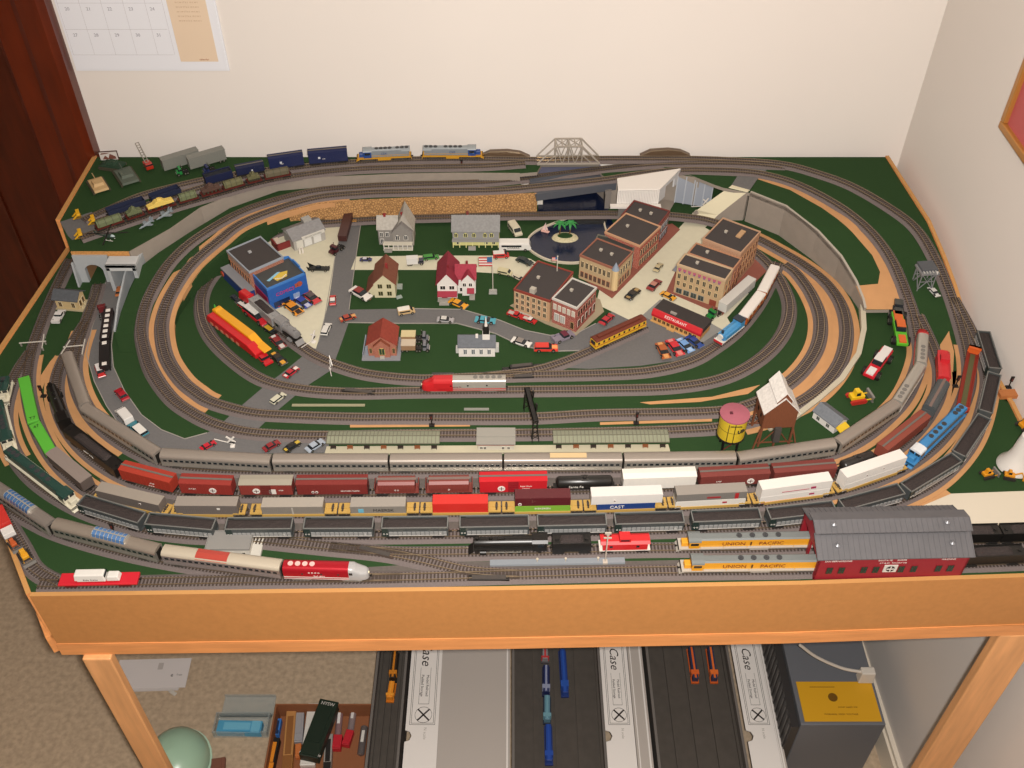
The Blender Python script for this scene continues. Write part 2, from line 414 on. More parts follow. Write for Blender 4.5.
MB().b(-19, 19, -2, 12, 0, TZ*1000-128).build('leg', LEGM, table, bevel=2).location = (((la+lb)/2).x, la.y-1.2+.006, 0)
ra = W(999, 637, -125); rb = W(1046, 634, -125)
MB().b(-28, 28, -2, 14, 0, TZ*1000-128).build('leg', LEGM, table, bevel=2).location = (((ra+rb)/2).x, ra.y-1.2+.006, 0)
for x in (-.72, .66): MB().b(-19, 19, -19, 19, 0, TZ*1000-60).build('leg', LEGM, table, bevel=2).location = (x, .37, 0)
for y in (.80, 1.2, 1.55): MB().b(-700 if y > .9 else -560, 700, -10, 10, TZ*1000-80, TZ*1000-13).build('crossbeam', LEGM, table).location = (0, y-1.2, 0)

# ================================================================ RAISED GROUND
def P_(lst, z=0): return [W(x, y, z) for x, y in lst]
wt = [(129, 252), (147, 242), (170, 229), (200, 208), (235, 193), (270, 182), (330, 177), (400, 174), (456, 173), (520, 173.5), (537, 172)]
pl = P_([(97, 157), (60, 221), (71, 252)]+wt+[(541, 165), (545, 156.5)], H1); pl[0].y = bl.y; pl[-1].y = bl.y
slab('trim_1', pl, GRASS, top=0, thick=7, sides=WALLG).name = 'upper_deck'
struct('cork_edge', wallrib('cork_edge', [z0v(W(71, 251.5, H1)), z0v(W(129, 251.5, H1))], H1-8, H1+.6, -2, m('#b5824a', .9, noise=.25, ns=300)))
# stepped middle embankment that carries two tracks round the back
st = [(120, 352, 172, 352, 0.5), (115, 335, 173, 330, 4), (121, 312, 178, 310, 12), (131, 288, 188, 288, 23), (140, 267, 205, 268, 33), (158, 253, 226, 252, 38), (190, 232, 247, 235, 41),
      (230, 208, 275, 216, 42), (284, 189, 317, 203, 42), (330, 183, 360, 199.5, 42), (400, 180, 420, 197, 42), (460, 179, 476, 195.5, 42), (510, 178, 536, 193, 42)]
def stripmesh(name, st, mat, side, skirt=0.0):
    V = []; Fc = []
    for (a, b_, c, d_, z) in st:
        p = W(a, b_, z); q = W(c, d_, z); V += [(p.x, p.y, p.z), (q.x, q.y, q.z), (p.x, p.y, TZ+skirt*.001), (q.x, q.y, TZ+skirt*.001)]
    mi = []
    for i in range(len(st)-1):
        a = 4*i; b_ = a+4
        for f, k_ in (([a, a+1, b_+1, b_], 0), ([a, b_, b_+2, a+2], 1), ([a+1, a+3, b_+3, b_+1], 1)): Fc.append(f); mi.append(k_)
    for e in (0, 4*(len(st)-1)): Fc.append([e, e+1, e+3, e+2]); mi.append(1)
    me = bpy.data.meshes.new(name); me.from_pydata(V, [], Fc); bm = bmesh.new(); bm.from_mesh(me)
    for f, k_ in zip(bm.faces, mi): f.material_index = k_
    bmesh.ops.recalc_face_normals(bm, faces=bm.faces); bm.to_mesh(me); bm.free()
    return struct(name, link(name, me, [mat, side]))
stripmesh('embankment_rear', st, GRASS, GRASS)
sb = [(288, 211, 42), (317, 203.5, 42), (360, 200, 42), (420, 197.5, 42), (476, 196, 42), (537, 193.2, 42)]
o = wallrib('stone_retaining_wall', [z0v(W(a, b_, z)) for a, b_, z in sb], [22, 10, 1, 0, 0, 0], 43, -3, STONE); tag(o, 'tan rubble stone retaining wall running behind the town below the rear tracks', 'wall')
gw = [z0v(W(x, y, H1)) for x, y in wt[:-1]]
tag(wallrib('grey_retaining_wall', gw, 0, H1+1, -3, WALLG), 'smooth grey retaining wall under the raised yard at the rear left', 'wall')
# right-hand upper ground that ramps down to the front
ub = [(597, 156.5), (885, 156.5)]
rin = [(866, 331), (865, 318), (864, 305), (855, 282), (840, 257), (817, 232), (785, 207), (750, 193), (724, 188), (715, 185), (690, 175), (664, 169), (664, 163), (600, 161)]
P = [W(597, 156.5, H1), W(885, 156.5, H1)]; P[0].y = P[1].y = bl.y
P += [Vector((p.x-.0005, p.y, p.z)) for p in rr[1:]]+[W(1000, 396, 0)]
P += [W(x, y, HR) for x, y in [(985, 398), (935, 388), (908, 368), (908, 332), (903, 309.5), (866, 310)]+rin[3:]]
slab('upper_ground', P, GRASS, top=0, thick=6, drape=HR, sides=WALLG)
rw = [z0v(W(x, y, HR)) for x, y in [(864, 309), (862, 300), (855, 282), (840, 257), (817, 232), (785, 207), (750, 193)]]
rwz = [HR(p.y)+2.5 for p in rw]
tag(wallrib('curved_retaining_wall', rw, 0, rwz, -4, WALLG, None, m('#a19a8d', .7)), 'tall smooth grey curved retaining wall right of the town', 'wall')
lw = [z0v(W(x, y, 3)) for x, y in [(864, 309), (866, 331), (861, 355), (844, 380), (820, 401), (795, 420), (770, 430)]]
tag(wallrib('low_kerb_wall', lw, 0, [12, 8, 6, 5, 5, 5, 4], -8, m('#b0a894', .7)), 'low pale grey kerb curving round the right end of the inner tracks', 'kerb')
# embankment between the bridge and the right ground
stripmesh('embankment_bridge', [(598, 171, 612, 184, H2+6), (640, 165, 640, 178, H2+11), (668, 162, 668, 173, H1-2), (690, 163, 700, 178, H1-.5)], GRASS, WALLG)
slab('river_bank', P_([(612, 184), (690, 176), (670, 210), (640, 205)], 1), WALLG, top=0, thick=1)

# ---- bare board, painted zones and roads
tz = [(757, 179), (790, 190), (822, 208), (852, 232), (872, 255), (880, 272), (878, 284), (856, 286), (861, 298), (866, 309.5), (906, 309.5), (903, 290), (890, 262), (870, 235), (842, 210), (805, 188), (765, 177)]
slab('bare_board', [W(x, y, HR) for x, y in tz], TAN, top=.5, thick=.4, drape=HR)
slab('bare_board', [W(x, y, HR) for x, y in [(940, 345), (949, 331), (954, 352), (953, 372), (940, 372)]], TAN, top=.5, thick=.4, drape=HR)
slab('bare_board', P_([(50, 362), (56, 355), (40, 395), (28, 395)]), TAN, top=.5, thick=.4)
slab('bare_board', P_([(350, 424.5), (470, 424), (470, 426.5), (350, 427.5)]), TAN, top=.5, thick=.4); slab('bare_board', P_([(600, 422.5), (712, 419), (712, 421.5), (600, 425)]), TAN, top=.5, thick=.4)
slab('bare_board', P_([(640, 402.5), (712, 397), (760, 385), (748, 394), (700, 402), (650, 404.5)]), TAN, top=.5, thick=.4)
slab('concrete_pad', P_([(1060, 490), (1060, 535), (915, 524), (918, 508), (951, 494)]), m('#c2b8a6', .8), top=.8, thick=.6)
slab('bare_board', P_([(951, 494), (918, 508), (890, 520), (850, 528), (880, 510), (935, 482)]), TAN, top=.6, thick=.4)
tag(wallrib('wooden_strip', P_([(996, 393), (1040, 391)]), 0, 7, -14, m('#a8683a', .6)), 'brown wooden strip lying across the board beside the right wall', 'wood strip')
slab('town_road', P_([(344, 218), (335, 260), (325, 318), (319, 342), (302, 357), (280, 375), (265, 386), (245, 403), (230, 416), (217, 428), (207, 433), (185, 439), (162, 430), (142, 415), (125, 391), (114, 367), (112, 345), (114, 330), (130, 285), (124, 262), (107, 265), (106, 281), (92, 330), (87, 355), (95, 382), (107, 406), (120, 425), (140, 442), (165, 455), (330, 453), (328, 438), (290, 436), (257, 430), (277, 411), (295, 396), (307, 386), (330, 371), (335, 361), (342, 342), (349, 322), (349.5, 310), (356, 260), (362, 219)]), ROAD, top=.7, thick=.5)
slab('lot_pavement', P_([(345, 310), (400, 309), (462, 310), (500, 321), (525, 331), (550, 336), (577, 334), (596, 324), (612, 312), (638, 322), (660, 305), (713, 328), (722, 341), (700, 352), (675, 361), (640, 366), (590, 369), (560, 368), (575, 356), (583, 351), (550, 352), (520, 346), (495, 334), (457, 324), (400, 324), (345, 323)]), ROAD, top=.6, thick=.4)
slab('street', P_([(696, 210), (716, 217), (705, 228), (764, 262), (752, 290), (727, 318), (735, 332), (729, 341), (713, 330), (655, 305), (637, 324), (596, 304), (600, 288), (615, 296), (640, 268), (672, 236)]), CREAM, top=1.0, thick=.8)
slab('station_forecourt', P_([(322, 219), (344, 219), (335, 260), (329, 300), (322, 330), (316, 349), (305, 347), (270, 306), (285, 270), (258, 243), (290, 226)]), CREAM, top=.9, thick=.7)
slab('lane', P_([(356, 257), (420, 256), (500, 256), (530, 259), (545, 268), (530, 283), (505, 274), (440, 270), (351, 270)]), CREAM, top=.9, thick=.7)
KERB = m('#8f8a82', .7)
for pts in ([(207, 433), (185, 439), (162, 430), (142, 415), (125, 391), (114, 367), (112, 345), (114, 330), (124, 300)], [(165, 455), (140, 442), (120, 425), (107, 406), (95, 382), (87, 355), (92, 330), (106, 283)], [(345, 323), (400, 324), (457, 324), (495, 334), (520, 346), (550, 352), (583, 351)], [(349.5, 310), (356, 260), (362, 219)], [(319, 342), (325, 318), (335, 260), (344, 220)], [(400, 309), (462, 310), (500, 321), (525, 331), (550, 336), (577, 334), (596, 324)]):
    struct('kerb', wallrib('kerb', P_(pts), 0, 1.5, 1.2, KERB))
# ramp of the street up to the far crossing
stripmesh('street_ramp', [(692, 213, 712, 221, 1.5), (697, 210, 718, 215, 12), (729.5, 187, 748, 191.5, H1+1.6), (732, 185, 750, 190, H1+1.6)], m('#c9c0a4', .8), WALLG)
slab('far_road', P_([(730.5, 187), (749, 191.5), (757, 180), (775, 162), (753, 158.5), (739, 174)], H1), ROAD, top=1.2, thick=.8)
slab('upper_road', P_([(60, 222), (92, 212), (96, 218), (100, 228), (92, 236), (72, 240), (68, 236)], H1), ROAD, top=.4, thick=.3)

# ================================================================ POND, BRIDGES, TUNNEL
WATER = m('#121a30', .18, noise=.25, ns=120, bump=.12)
pond = [(574, 217), (560, 222), (541, 229), (529, 238), (528, 247), (536, 255), (550, 261), (570, 263), (592, 262), (610, 258), (614, 240), (605, 217)]
slab('pond_water', P_([(574, 214), (556, 222), (541, 229), (529, 238), (528, 247), (536, 255), (550, 261), (570, 263), (592, 262), (612, 258), (618, 235), (608, 212), (612, 196), (612, 186), (538, 188), (538, 213)]), WATER, top=.9, thick=.6)
rim = [W(x, y, 0) for x, y in [(572, 217), (553, 224), (537, 231), (528, 239), (527, 248), (536, 256), (550, 262), (570, 264.5), (590, 263)]]
rim = catmull(rim, 5); tag(wallrib('pond_edging', rim, 0, 4, 3, m('#b8ae9a', .7)), 'pale stone edging curving round the blue pond', 'edging')
tag(wallrib('pond_edging', P_([(602, 217), (604, 228), (607, 238)]), 0, 4, 3, m('#b8ae9a', .7)), 'short straight pale stone edging at the right side of the pond', 'edging')
isl = thing('pond_island', 'small sandy island with palm trees in the pond', 'island', W(565, 238, 1))
MB().lathe([(24, 0), (22, 3), (15, 5), (0.5, 6)], n=18).build('bank', m('#b7ad8c', .9, noise=.2, ns=300), isl, smooth=True).scale = (1, .62, 1)
MB().lathe([(15, 4), (12, 6.5), (.5, 7)], n=14).build('lawn', GRASS, isl).scale = (1, .6, 1)
for i, (x, y) in enumerate(((-10, 2), (8, 3))):
    pt = thing('palm_tree', 'green palm tree on the pond island, %s of the pair' % ('left one' if i == 0 else 'right one'), 'tree', isl.location+Vector((x*.001, y*.001, .006)), 0, 'palms on the island')
    MB().c((0, 0, 0), (1.5, 0, 14), 1.1, .8, 8).c((1.5, 0, 14), (1, 0, 22), .8, .6, 8).build('trunk', m('#6b4a28', .8), pt)
    for q in range(7):
        a = q*2*PI/7+i; f = MB(); c_, s_ = math.cos(a), math.sin(a); pts = [(0, 23, 1), (5, 25.5, 2.4), (10, 24, 2), (14, 19, .4)]
        for (r, z, w_), (r2_, z2, w2) in zip(pts, pts[1:]):
            f.quadbox([(r*c_-w_*s_+1, r*s_+w_*c_, z-.3), (r*c_+w_*s_+1, r*s_-w_*c_, z-.3), (r2_*c_+w2*s_+1, r2_*s_-w2*c_, z2-.3), (r2_*c_-w2*s_+1, r2_*s_+w2*c_, z2-.3),
                       (r*c_-w_*s_+1, r*s_+w_*c_, z), (r*c_+w_*s_+1, r*s_-w_*c_, z), (r2_*c_+w2*s_+1, r2_*s_-w2*c_, z2), (r2_*c_-w2*s_+1, r2_*s_+w2*c_, z2)])
        f.build('frond', m('#2f7a3c', .6), pt)
sbt = thing('sailboat', 'small pink and white sailboat afloat on the pond', 'boat', W(545, 232, 1.2), -.4)
MB().ex([(-7, 0), (7, 0), (9, 3), (-7.5, 3)], -2.5, 2.5).build('hull', m('#c89a90', .5), sbt, bevel=.8); MB().c((1, 0, 3), (1, 0, 20), .35).build('mast', WHITE, sbt)
MB().ex([(.5, 4), (.5, 19), (-6, 4)], -.2, .2).build('sail', m('#d9b8b0', .6), sbt); MB().ex([(1.8, 5), (1.8, 16), (6, 5)], -.2, .2).build('sail', m('#d9b8b0', .6), sbt)
# plate girder bridge (middle level)
GIR = m('#4c4e54', .6)
a_ = W(536, 194, H2+6); b_ = W(616, 182, H2+8)
tag(wallrib('plate_girder', [z0v(a_), z0v(b_)], 35, 49, -3, GIR), 'dark grey plate girder of the middle level bridge facing the pond', 'girder')
a2 = W(530, 180, H2+6); b2 = W(604, 169, H2+8)
tag(wallrib('plate_girder', [z0v(a2), z0v(b2)], 35, 49, 3, GIR), 'rear plate girder of the middle level bridge nearest the wall', 'girder')
struct('bridge_deck', slab('bridge_deck', [a_, b_, b2, a2], GIR, top=-6, thick=3))
for nm_, q, l_ in (('left', (540, 204), 'white'), ('right', (607, 208), 'grey')):
    o = thing('bridge_abutment', '%s concrete abutment under the %s end of the girder bridge' % (l_, nm_), 'abutment', W(q[0], q[1], 0)); MB().b(-5, 5, -3, 40, 0, 36).b(-6, 6, -4, 42, 33, 38).build('block', m('#cfc8bc' if l_ == 'white' else '#77706a', .7), o)
# low bridge of the base track across the pond
p1, p2 = W(568, 217, 4), W(606, 217, 4)
lb_ = thing('low_bridge', 'low black deck bridge carrying the town track across the pond', 'bridge', (p1+p2)/2)
lw_ = (p2-p1).length*500
MB().b(-lw_, lw_, -14, -11, -4, 4).b(-lw_, lw_, 11, 14, -4, 4).build('girder', BLACK, lb_); MB().b(-lw_, lw_, -13, 13, 1, 3).build('deck', BLACK, lb_)
tag(wallrib('dark_culvert', P_([(570, 224), (604, 224)]), .5, 9, -2, BLACK), 'black timber edging in front of the low pond bridge', 'edging')
# grey truss bridge at the back
ta, tb = W(537, 160, H1+4), W(599, 159.5, H1+4)
trs = thing('truss_bridge', 'silver grey through truss railway bridge against the back wall', 'bridge', (ta+tb)/2, math.atan2(tb.y-ta.y, tb.x-ta.x))
Lh = (tb-ta).length*500; TR = m('#a59c90', .45, .2); hh = 36
for sd in (-14, 14):
    s = MB(); tp = Lh*.68
    s.bar((-Lh, sd, 0), (Lh, sd, 0), 2.6).bar((-tp*.62, sd, hh), (tp*.62, sd, hh), 2.4).bar((-Lh, sd, 0), (-tp*.62, sd, hh), 2.2).bar((Lh, sd, 0), (tp*.62, sd, hh), 2.2)
    for x in (-tp*.62, 0, tp*.62): s.bar((x, sd, 0), (x, sd, hh), 1.6)
    for xa, xb in ((-tp*.62, -tp*.3), (tp*.62, tp*.3)): s.bar((xa, sd, hh), (xb, sd, 0), 1.3)
    for xa, xb in ((0, -tp*.3), (0, tp*.3)): s.bar((xa, sd, hh), (xb, sd, 0), 1.3)
    s.bar((-Lh*.75, sd, 0), (-tp*.62, sd, hh*.5), 1.2).bar((Lh*.75, sd, 0), (tp*.62, sd, hh*.5), 1.2).build('side_truss', TR, trs)
s = MB()
for x in (-tp*.62, -tp*.3, 0, tp*.3, tp*.62): s.bar((x, -14, hh), (x, 14, hh), 1.4)
for xa, xb in ((-tp*.62, 0), (0, tp*.62)): s.bar((xa, -14, hh), (xb, 14, hh), 1).bar((xa, 14, hh), (xb, -14, hh), 1)
s.build('top_bracing', TR, trs); s = MB().b(-Lh, Lh, -13, 13, -7, -2)
s.build('deck', m('#6d675f', .6), trs); rep('rail', MB().b(-Lh, Lh, -.5, .5, 0, 2), RAILM, trs, [(0, -4.7, 0), (0, 4.7, 0)])
struct('river_bed', slab('river_bed', P_([(541, 166), (600, 164), (604, 175), (536, 178)], 30), m('#5e6076', .5), top=0, thick=4))
# white card cover and corrugated panels
cv = thing('white_cover', 'large white plastic tapered roof cover standing over the track behind the town', 'cover', W(640, 203, 3))
o0 = cv.location
def rel(p): return ((p.x-o0.x)*1000, (p.y-o0.y)*1000, (p.z-o0.z)*1000)
zt = 70
T4 = [W(618, 190, zt), W(660, 189, zt), W(681, 168, zt), W(617, 178, zt)]
B4 = [Vector((t_.x, t_.y, TZ+.040)) for t_ in T4]
MB().quadbox([rel(v) for v in [Vector((t_.x, t_.y, t_.z-.003)) for t_ in T4]+T4]).build('roof', WHITE, cv, bevel=1)
wl = MB(); A = rel(B4[0]); B = rel(B4[1]); ta4 = rel(T4[0]); nb = 26
for i in range(nb):
    x_ = A[0]+(B[0]-A[0])*i/nb; wl.b(x_, x_+(B[0]-A[0])/nb*.85, A[1]+2, A[1]+4.5, A[2], ta4[2]-3)
wl.build('slatted_front', m('#d8d3cc', .5), cv)
C_ = rel(B4[2]); B_ = rel(B4[1]); wz = ta4[2]-3
def sidew(k0, k1, z0_, z1_): 
    p = Vector(B_).lerp(Vector(C_), k0); q = Vector(B_).lerp(Vector(C_), k1); return [(p.x, p.y+2, z0_), (q.x, q.y, z0_), (q.x-3, q.y, z0_), (p.x-3, p.y+2, z0_), (p.x, p.y+2, z1_), (q.x, q.y, z1_), (q.x-3, q.y, z1_), (p.x-3, p.y+2, z1_)]
MB().quadbox(sidew(0, .3, A[2], wz)).quadbox(sidew(.75, 1, A[2], wz)).quadbox(sidew(.3, .75, A[2]+20, wz)).build('side_wall', m('#b9b9b9', .5), cv)
MB().b(A[0]-12, B[0]+4, A[1]-8, A[1]+1.5, A[2]-4, A[2]).build('base_flange', WHITE, cv); MB().b(A[0]+4, B[0]-2, A[1]+3, A[1]+10, -2, A[2]-4).build('footing', m('#6a6560', .8), cv)
for i, (a, b_) in enumerate((((672, 205), (690, 208)), ((691, 208), (708, 211)))):
    pa, pb = W(a[0]+2, a[1]-3, 3), W(b_[0]+2, b_[1]-3, 3); c_ = (pa+pb)/2
    pn = thing('ribbed_retaining_wall', 'blue grey ribbed wall panel leaning behind the town, %s' % ('beside the white cover' if i == 0 else 'beside the street ramp'), 'panel', c_, math.atan2(pb.y-pa.y, pb.x-pa.x)); hl = (pb-pa).length*500
    MB().ex([(0, 0), (3, 0), (9, 52), (6, 52)], -hl+.6, hl-.6, 'x').build('sheet', m('#8a8f98', .5), pn)
    rep('rib', MB().ex([(0, 0), (-2, 0), (5, 54), (7, 54)], -1, 1, 'x'), m('#a0a4aa', .5), pn, [(-hl+1, 0, 0), (0, 0, 0), (hl-1, 0, 0)])
# tunnel portals at the rear left
pa, pb = W(79, 292, 0), W(107, 292, 0); p0 = W(72, 254, H1-4); p1 = W(107, 254, H1-4)
arc = thing('arched_portal', 'pale grey tunnel portal with a round arch below the raised yard', 'tunnel portal', Vector(((p0.x+p1.x)/2, p0.y, TZ)))
hw = (p1.x-p0.x)*500; r = hw*.52; PG = m('#9fa2a3', .6)
poly = [(-hw, 0), (-r, 0)]+[(r*math.cos(t), 24+r*.85*math.sin(t)) for t in [PI-PI*i/12 for i in range(13)]]+[(r, 0), (hw, 0), (hw, H1-5), (-hw, H1-5)]
MB().ex(poly, -4, 4).build('face', PG, arc); 
tun = MB()
for i in range(12):
    t0, t1 = PI-PI*i/12, PI-PI*(i+1)/12; q = lambda t, k: (k*r*math.cos(t), 24+k*r*.85*math.sin(t))
    a, b_ = q(t0, 1), q(t1, 1); c_, d_ = q(t1, 1.1), q(t0, 1.1)
    tun.ex([a, b_, c_, d_], 4, 60)
tun.b(-r*1.1, -r, 4, 60, 0, 24).b(r, r*1.1, 4, 60, 0, 24).build('lining', m('#8c6848', .8), arc)
MB().b(-hw-1, -hw+2, -18, -4, 0, 46, ty=5).build('wing', PG, arc)
q0, q1 = W(108, 258, H1-6), W(138, 258, H1-6)
box = thing('square_portal', 'pale grey square tunnel portal over the road below the raised yard', 'tunnel portal', Vector(((q0.x+q1.x)/2, q0.y, TZ)))
hw = (q1.x-q0.x)*500
MB().b(-hw, hw, -20, 6, H1-12, H1-6, ty=0).b(-hw, hw, -20, -17, 42, H1-6).build('lintel', m('#b4b5b4', .6), box, bevel=.6)
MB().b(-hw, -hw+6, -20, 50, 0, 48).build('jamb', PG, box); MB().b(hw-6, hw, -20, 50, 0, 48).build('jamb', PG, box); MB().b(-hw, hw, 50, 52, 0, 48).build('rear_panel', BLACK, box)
wp = [W(114, 332, 0), W(119, 312, 0), W(128, 288, 0), W(136, 272, 0)]
tag(wallrib('wing_wall', [z0v(p) for p in wp], 0, [3, 14, 28, 40], -3, PG), 'sloping grey wing wall beside the road into the tunnel', 'wall')

# ================================================================ TRACKS
E = HR
T = {}
T['a'] = track('inner front main track under the silver passenger train', [(98, 283), (93, 300), (84, 325), (76, 350), (74, 372), (81, 397), (96, 420), (120, 440), (150, 456), (180, 464), (230, 468), (300, 469), (400, 469), (500, 468.5), (600, 468), (700, 467), (770, 463), (828, 452), (862, 436), (887, 416), (905, 396), (916, 373, E), (921, 352, E), (918, 333, E), (914, 314, E), (907, 293, E), (893, 260, E), (873, 232, E), (843, 207, E), (805, 186, E), (773, 175, E), (740, 170, H1), (680, 169, H1-2), (640, 173, H2+10), (600, 179, H2+5), (550, 184, H2), (500, 188.5, H2), (456, 189.5, H2), (400, 190.5, H2), (360, 192, H2), (309, 198, H2), (247, 219, H2), (217, 240, 40), (190, 264, 33), (172, 290, 22), (163, 312, 10), (161, 331, 4), (166, 356), (180, 378), (195, 391), (212, 401), (250, 411), (290, 414), (350, 416), (400, 416), (525, 416), (600, 412.5), (712, 410), (750, 403), (778, 389), (802, 370), (818, 345), (821, 318), (812, 293), (797, 272), (785, 263)],
               tan=[(130, 448, 84, 330), (815, 455, 917, 340), (350, 192.5, 215, 402), (770, 395, 790, 266)], tanw=20)
T['b'] = track('second front main track under the brown freight cars', [(84, 322), (73, 340), (62, 360), (56, 380), (57, 402), (66, 425), (82, 446), (104, 464), (130, 478), (165, 488), (200, 492), (250, 493), (400, 492), (500, 490.5), (600, 488.5), (700, 485), (770, 481), (828, 476), (866, 464), (897, 446), (922, 422), (938, 395), (941, 372, E), (936, 352, E), (928, 333, E), (919, 314, E)],
               tan=[(160, 487, 64, 355), (815, 478, 939, 360)], tanw=18)
T['c'] = track('third front main track under the yellow container cars', [(70, 258), (60, 278), (50, 300), (40, 325), (31, 352), (27, 378), (30, 405), (39, 432), (53, 456), (72, 476), (95, 492), (125, 505), (165, 512), (210, 513.5), (300, 513), (400, 512), (500, 511), (600, 509), (700, 505), (780, 499.5), (845, 488), (895, 470), (932, 445), (956, 416), (968, 388), (970, 366, E), (966, 342, E), (958, 314, E), (948, 286, E), (936, 258, E), (919, 230, E), (897, 211, E), (855, 186, E), (818, 172, E), (783, 163, H1), (740, 159.5, H1), (700, 157.8, H1), (650, 157.5, H1), (600, 157.6, H1), (540, 158.6, H1), (500, 158, H1), (450, 157.6, H1), (400, 158.6, H1), (350, 161.3, H1), (300, 166, H1), (250, 174, H1), (215, 182.5, H1), (180, 193, H1), (150, 203, H1), (120, 213, H1), (94, 222, H1)],
               tan=[(140, 509, 30, 356), (800, 497, 967, 345)], tanw=18)
T['d'] = track('outer front main track under the coal hoppers', [(30, 350), (18, 368), (8, 392), (4, 418), (10, 445), (24, 468), (45, 487), (75, 505), (105, 517), (140, 527), (180, 533), (220, 535), (300, 534.5), (400, 534), (500, 532.5), (600, 530.5), (700, 527.5), (790, 523), (835, 516), (870, 508), (905, 496), (935, 480), (958, 459), (975, 434), (985, 405), (988.5, 378, E), (982, 352, E), (974, 334, E), (966, 318, E), (955, 298, E)],
               tan=[(20, 460, 6, 400), (860, 510, 992, 370)], tanw=18)
T['e'] = track('front left curved track under the grey passenger train', [(-40, 465), (-20, 482), (0, 500), (30, 518), (60, 532), (110, 547), (165, 559), (230, 569), (290, 575), (340, 577), (400, 577)])
T['f'] = track('frontmost straight siding along the table edge', [(38, 583), (60, 583), (160, 581), (240, 579.5), (330, 578.5), (400, 577), (520, 573.5), (655, 570), (800, 568.5), (900, 565), (1024, 560), (1050, 559)])
T['g'] = track('siding of the black steam locomotive and red caboose', [(225, 535.5), (262, 539), (300, 543), (350, 548), (400, 551.5), (467, 551), (560, 549.5), (650, 547.5), (740, 547), (850, 544), (950, 541), (1024, 539), (1050, 538)])
T['h'] = track('crossover track between the two front sidings', [(330, 546), (385, 552), (425, 560), (470, 570), (520, 573.5)])
T['i'] = track('short stub track on the clipped front left corner', [(-30, 470), (-10, 495), (5, 520), (20, 545), (34, 568), (60, 583)])
T['p'] = track('outer inner-oval track running behind the station', [(785, 166, H1-3), (760, 163, H1), (718, 161.5, H1), (660, 162.5, H1-3), (609, 167, H2+6), (560, 173, H2), (500, 179.5, H2), (456, 182, H2), (400, 183.5, H2), (360, 185.5, H2), (309, 190.5, H2), (247, 208, H2), (200, 234, 41), (172, 258, 36), (155, 283, 25), (145, 305, 12), (141, 328, 4), (144, 348), (152, 371), (170, 396), (190, 411), (215, 423), (250, 431), (300, 434), (350, 434), (400, 433), (500, 432.5), (600, 431), (680, 428.5), (725, 425), (770, 414), (812, 394), (838, 366), (847, 336), (843, 307), (828, 283), (805, 264), (778, 248), (755, 236), (728, 225, 2), (708, 219, 5), (690, 216, 7), (660, 213.5, 8), (600, 212.5, 8), (540, 213.5, 8), (500, 214, 8), (440, 216, 6), (400, 217, 4), (350, 219.5, 2), (300, 224.5), (262, 238), (238, 252), (216, 270), (203, 290), (201, 312), (210, 335), (232, 358), (262, 378), (300, 387.5), (350, 391), (420, 390), (510, 389), (600, 388), (675, 385.5), (725, 376), (762, 356), (784, 331), (790, 305), (782, 281), (768, 262), (750, 246)],
               tan=[(740, 424, 735, 229)])
T['q'] = track('spur past the parking lot to the town circle', [(240, 296), (256, 308), (281, 330), (303, 346.5), (318, 356), (340, 365), (370, 373), (417, 377.5), (470, 376), (520, 374), (600, 372.5), (650, 369.5), (690, 360), (715, 346), (738, 328), (758, 303), (772, 277), (778, 262)])
T['r'] = track('branch track curving up to the yellow trolley', [(480, 376), (530, 370), (560, 362), (590, 350), (615, 339), (645, 325)])
T['s'] = track('upper rear yard track nearest the back wall', [(83, 219, H1), (107, 208.5, H1), (140, 194.5, H1), (175, 185, H1), (204, 178.5, H1), (240, 172.5, H1), (285, 167, H1)])
T['t'] = track('upper rear yard track under the brown military cars', [(80, 237, H1), (100, 230, H1), (145, 215, H1), (180, 204, H1), (220, 192.5, H1), (260, 181.5, H1), (300, 174, H1), (350, 168.5, H1), (400, 166.5, H1), (480, 165, H1), (525, 162, H1)])
# dark ground under the close-set front tracks
slab('painted_ground', P_([(165, 458), (310, 458), (520, 457), (730, 454), (800, 458), (830, 470), (830, 520), (700, 533), (500, 538), (300, 541), (200, 541), (130, 530), (100, 512), (100, 470)]), m('#57504b', .9, noise=.1, ns=200), top=.3, thick=.2)
slab('painted_ground', P_([(40, 590), (38, 578), (300, 571), (460, 562), (640, 561), (1024, 552), (1024, 571), (800, 579), (500, 585)]), m('#57504b', .9, noise=.1, ns=200), top=.3, thick=.2)
ALB[0] = .78
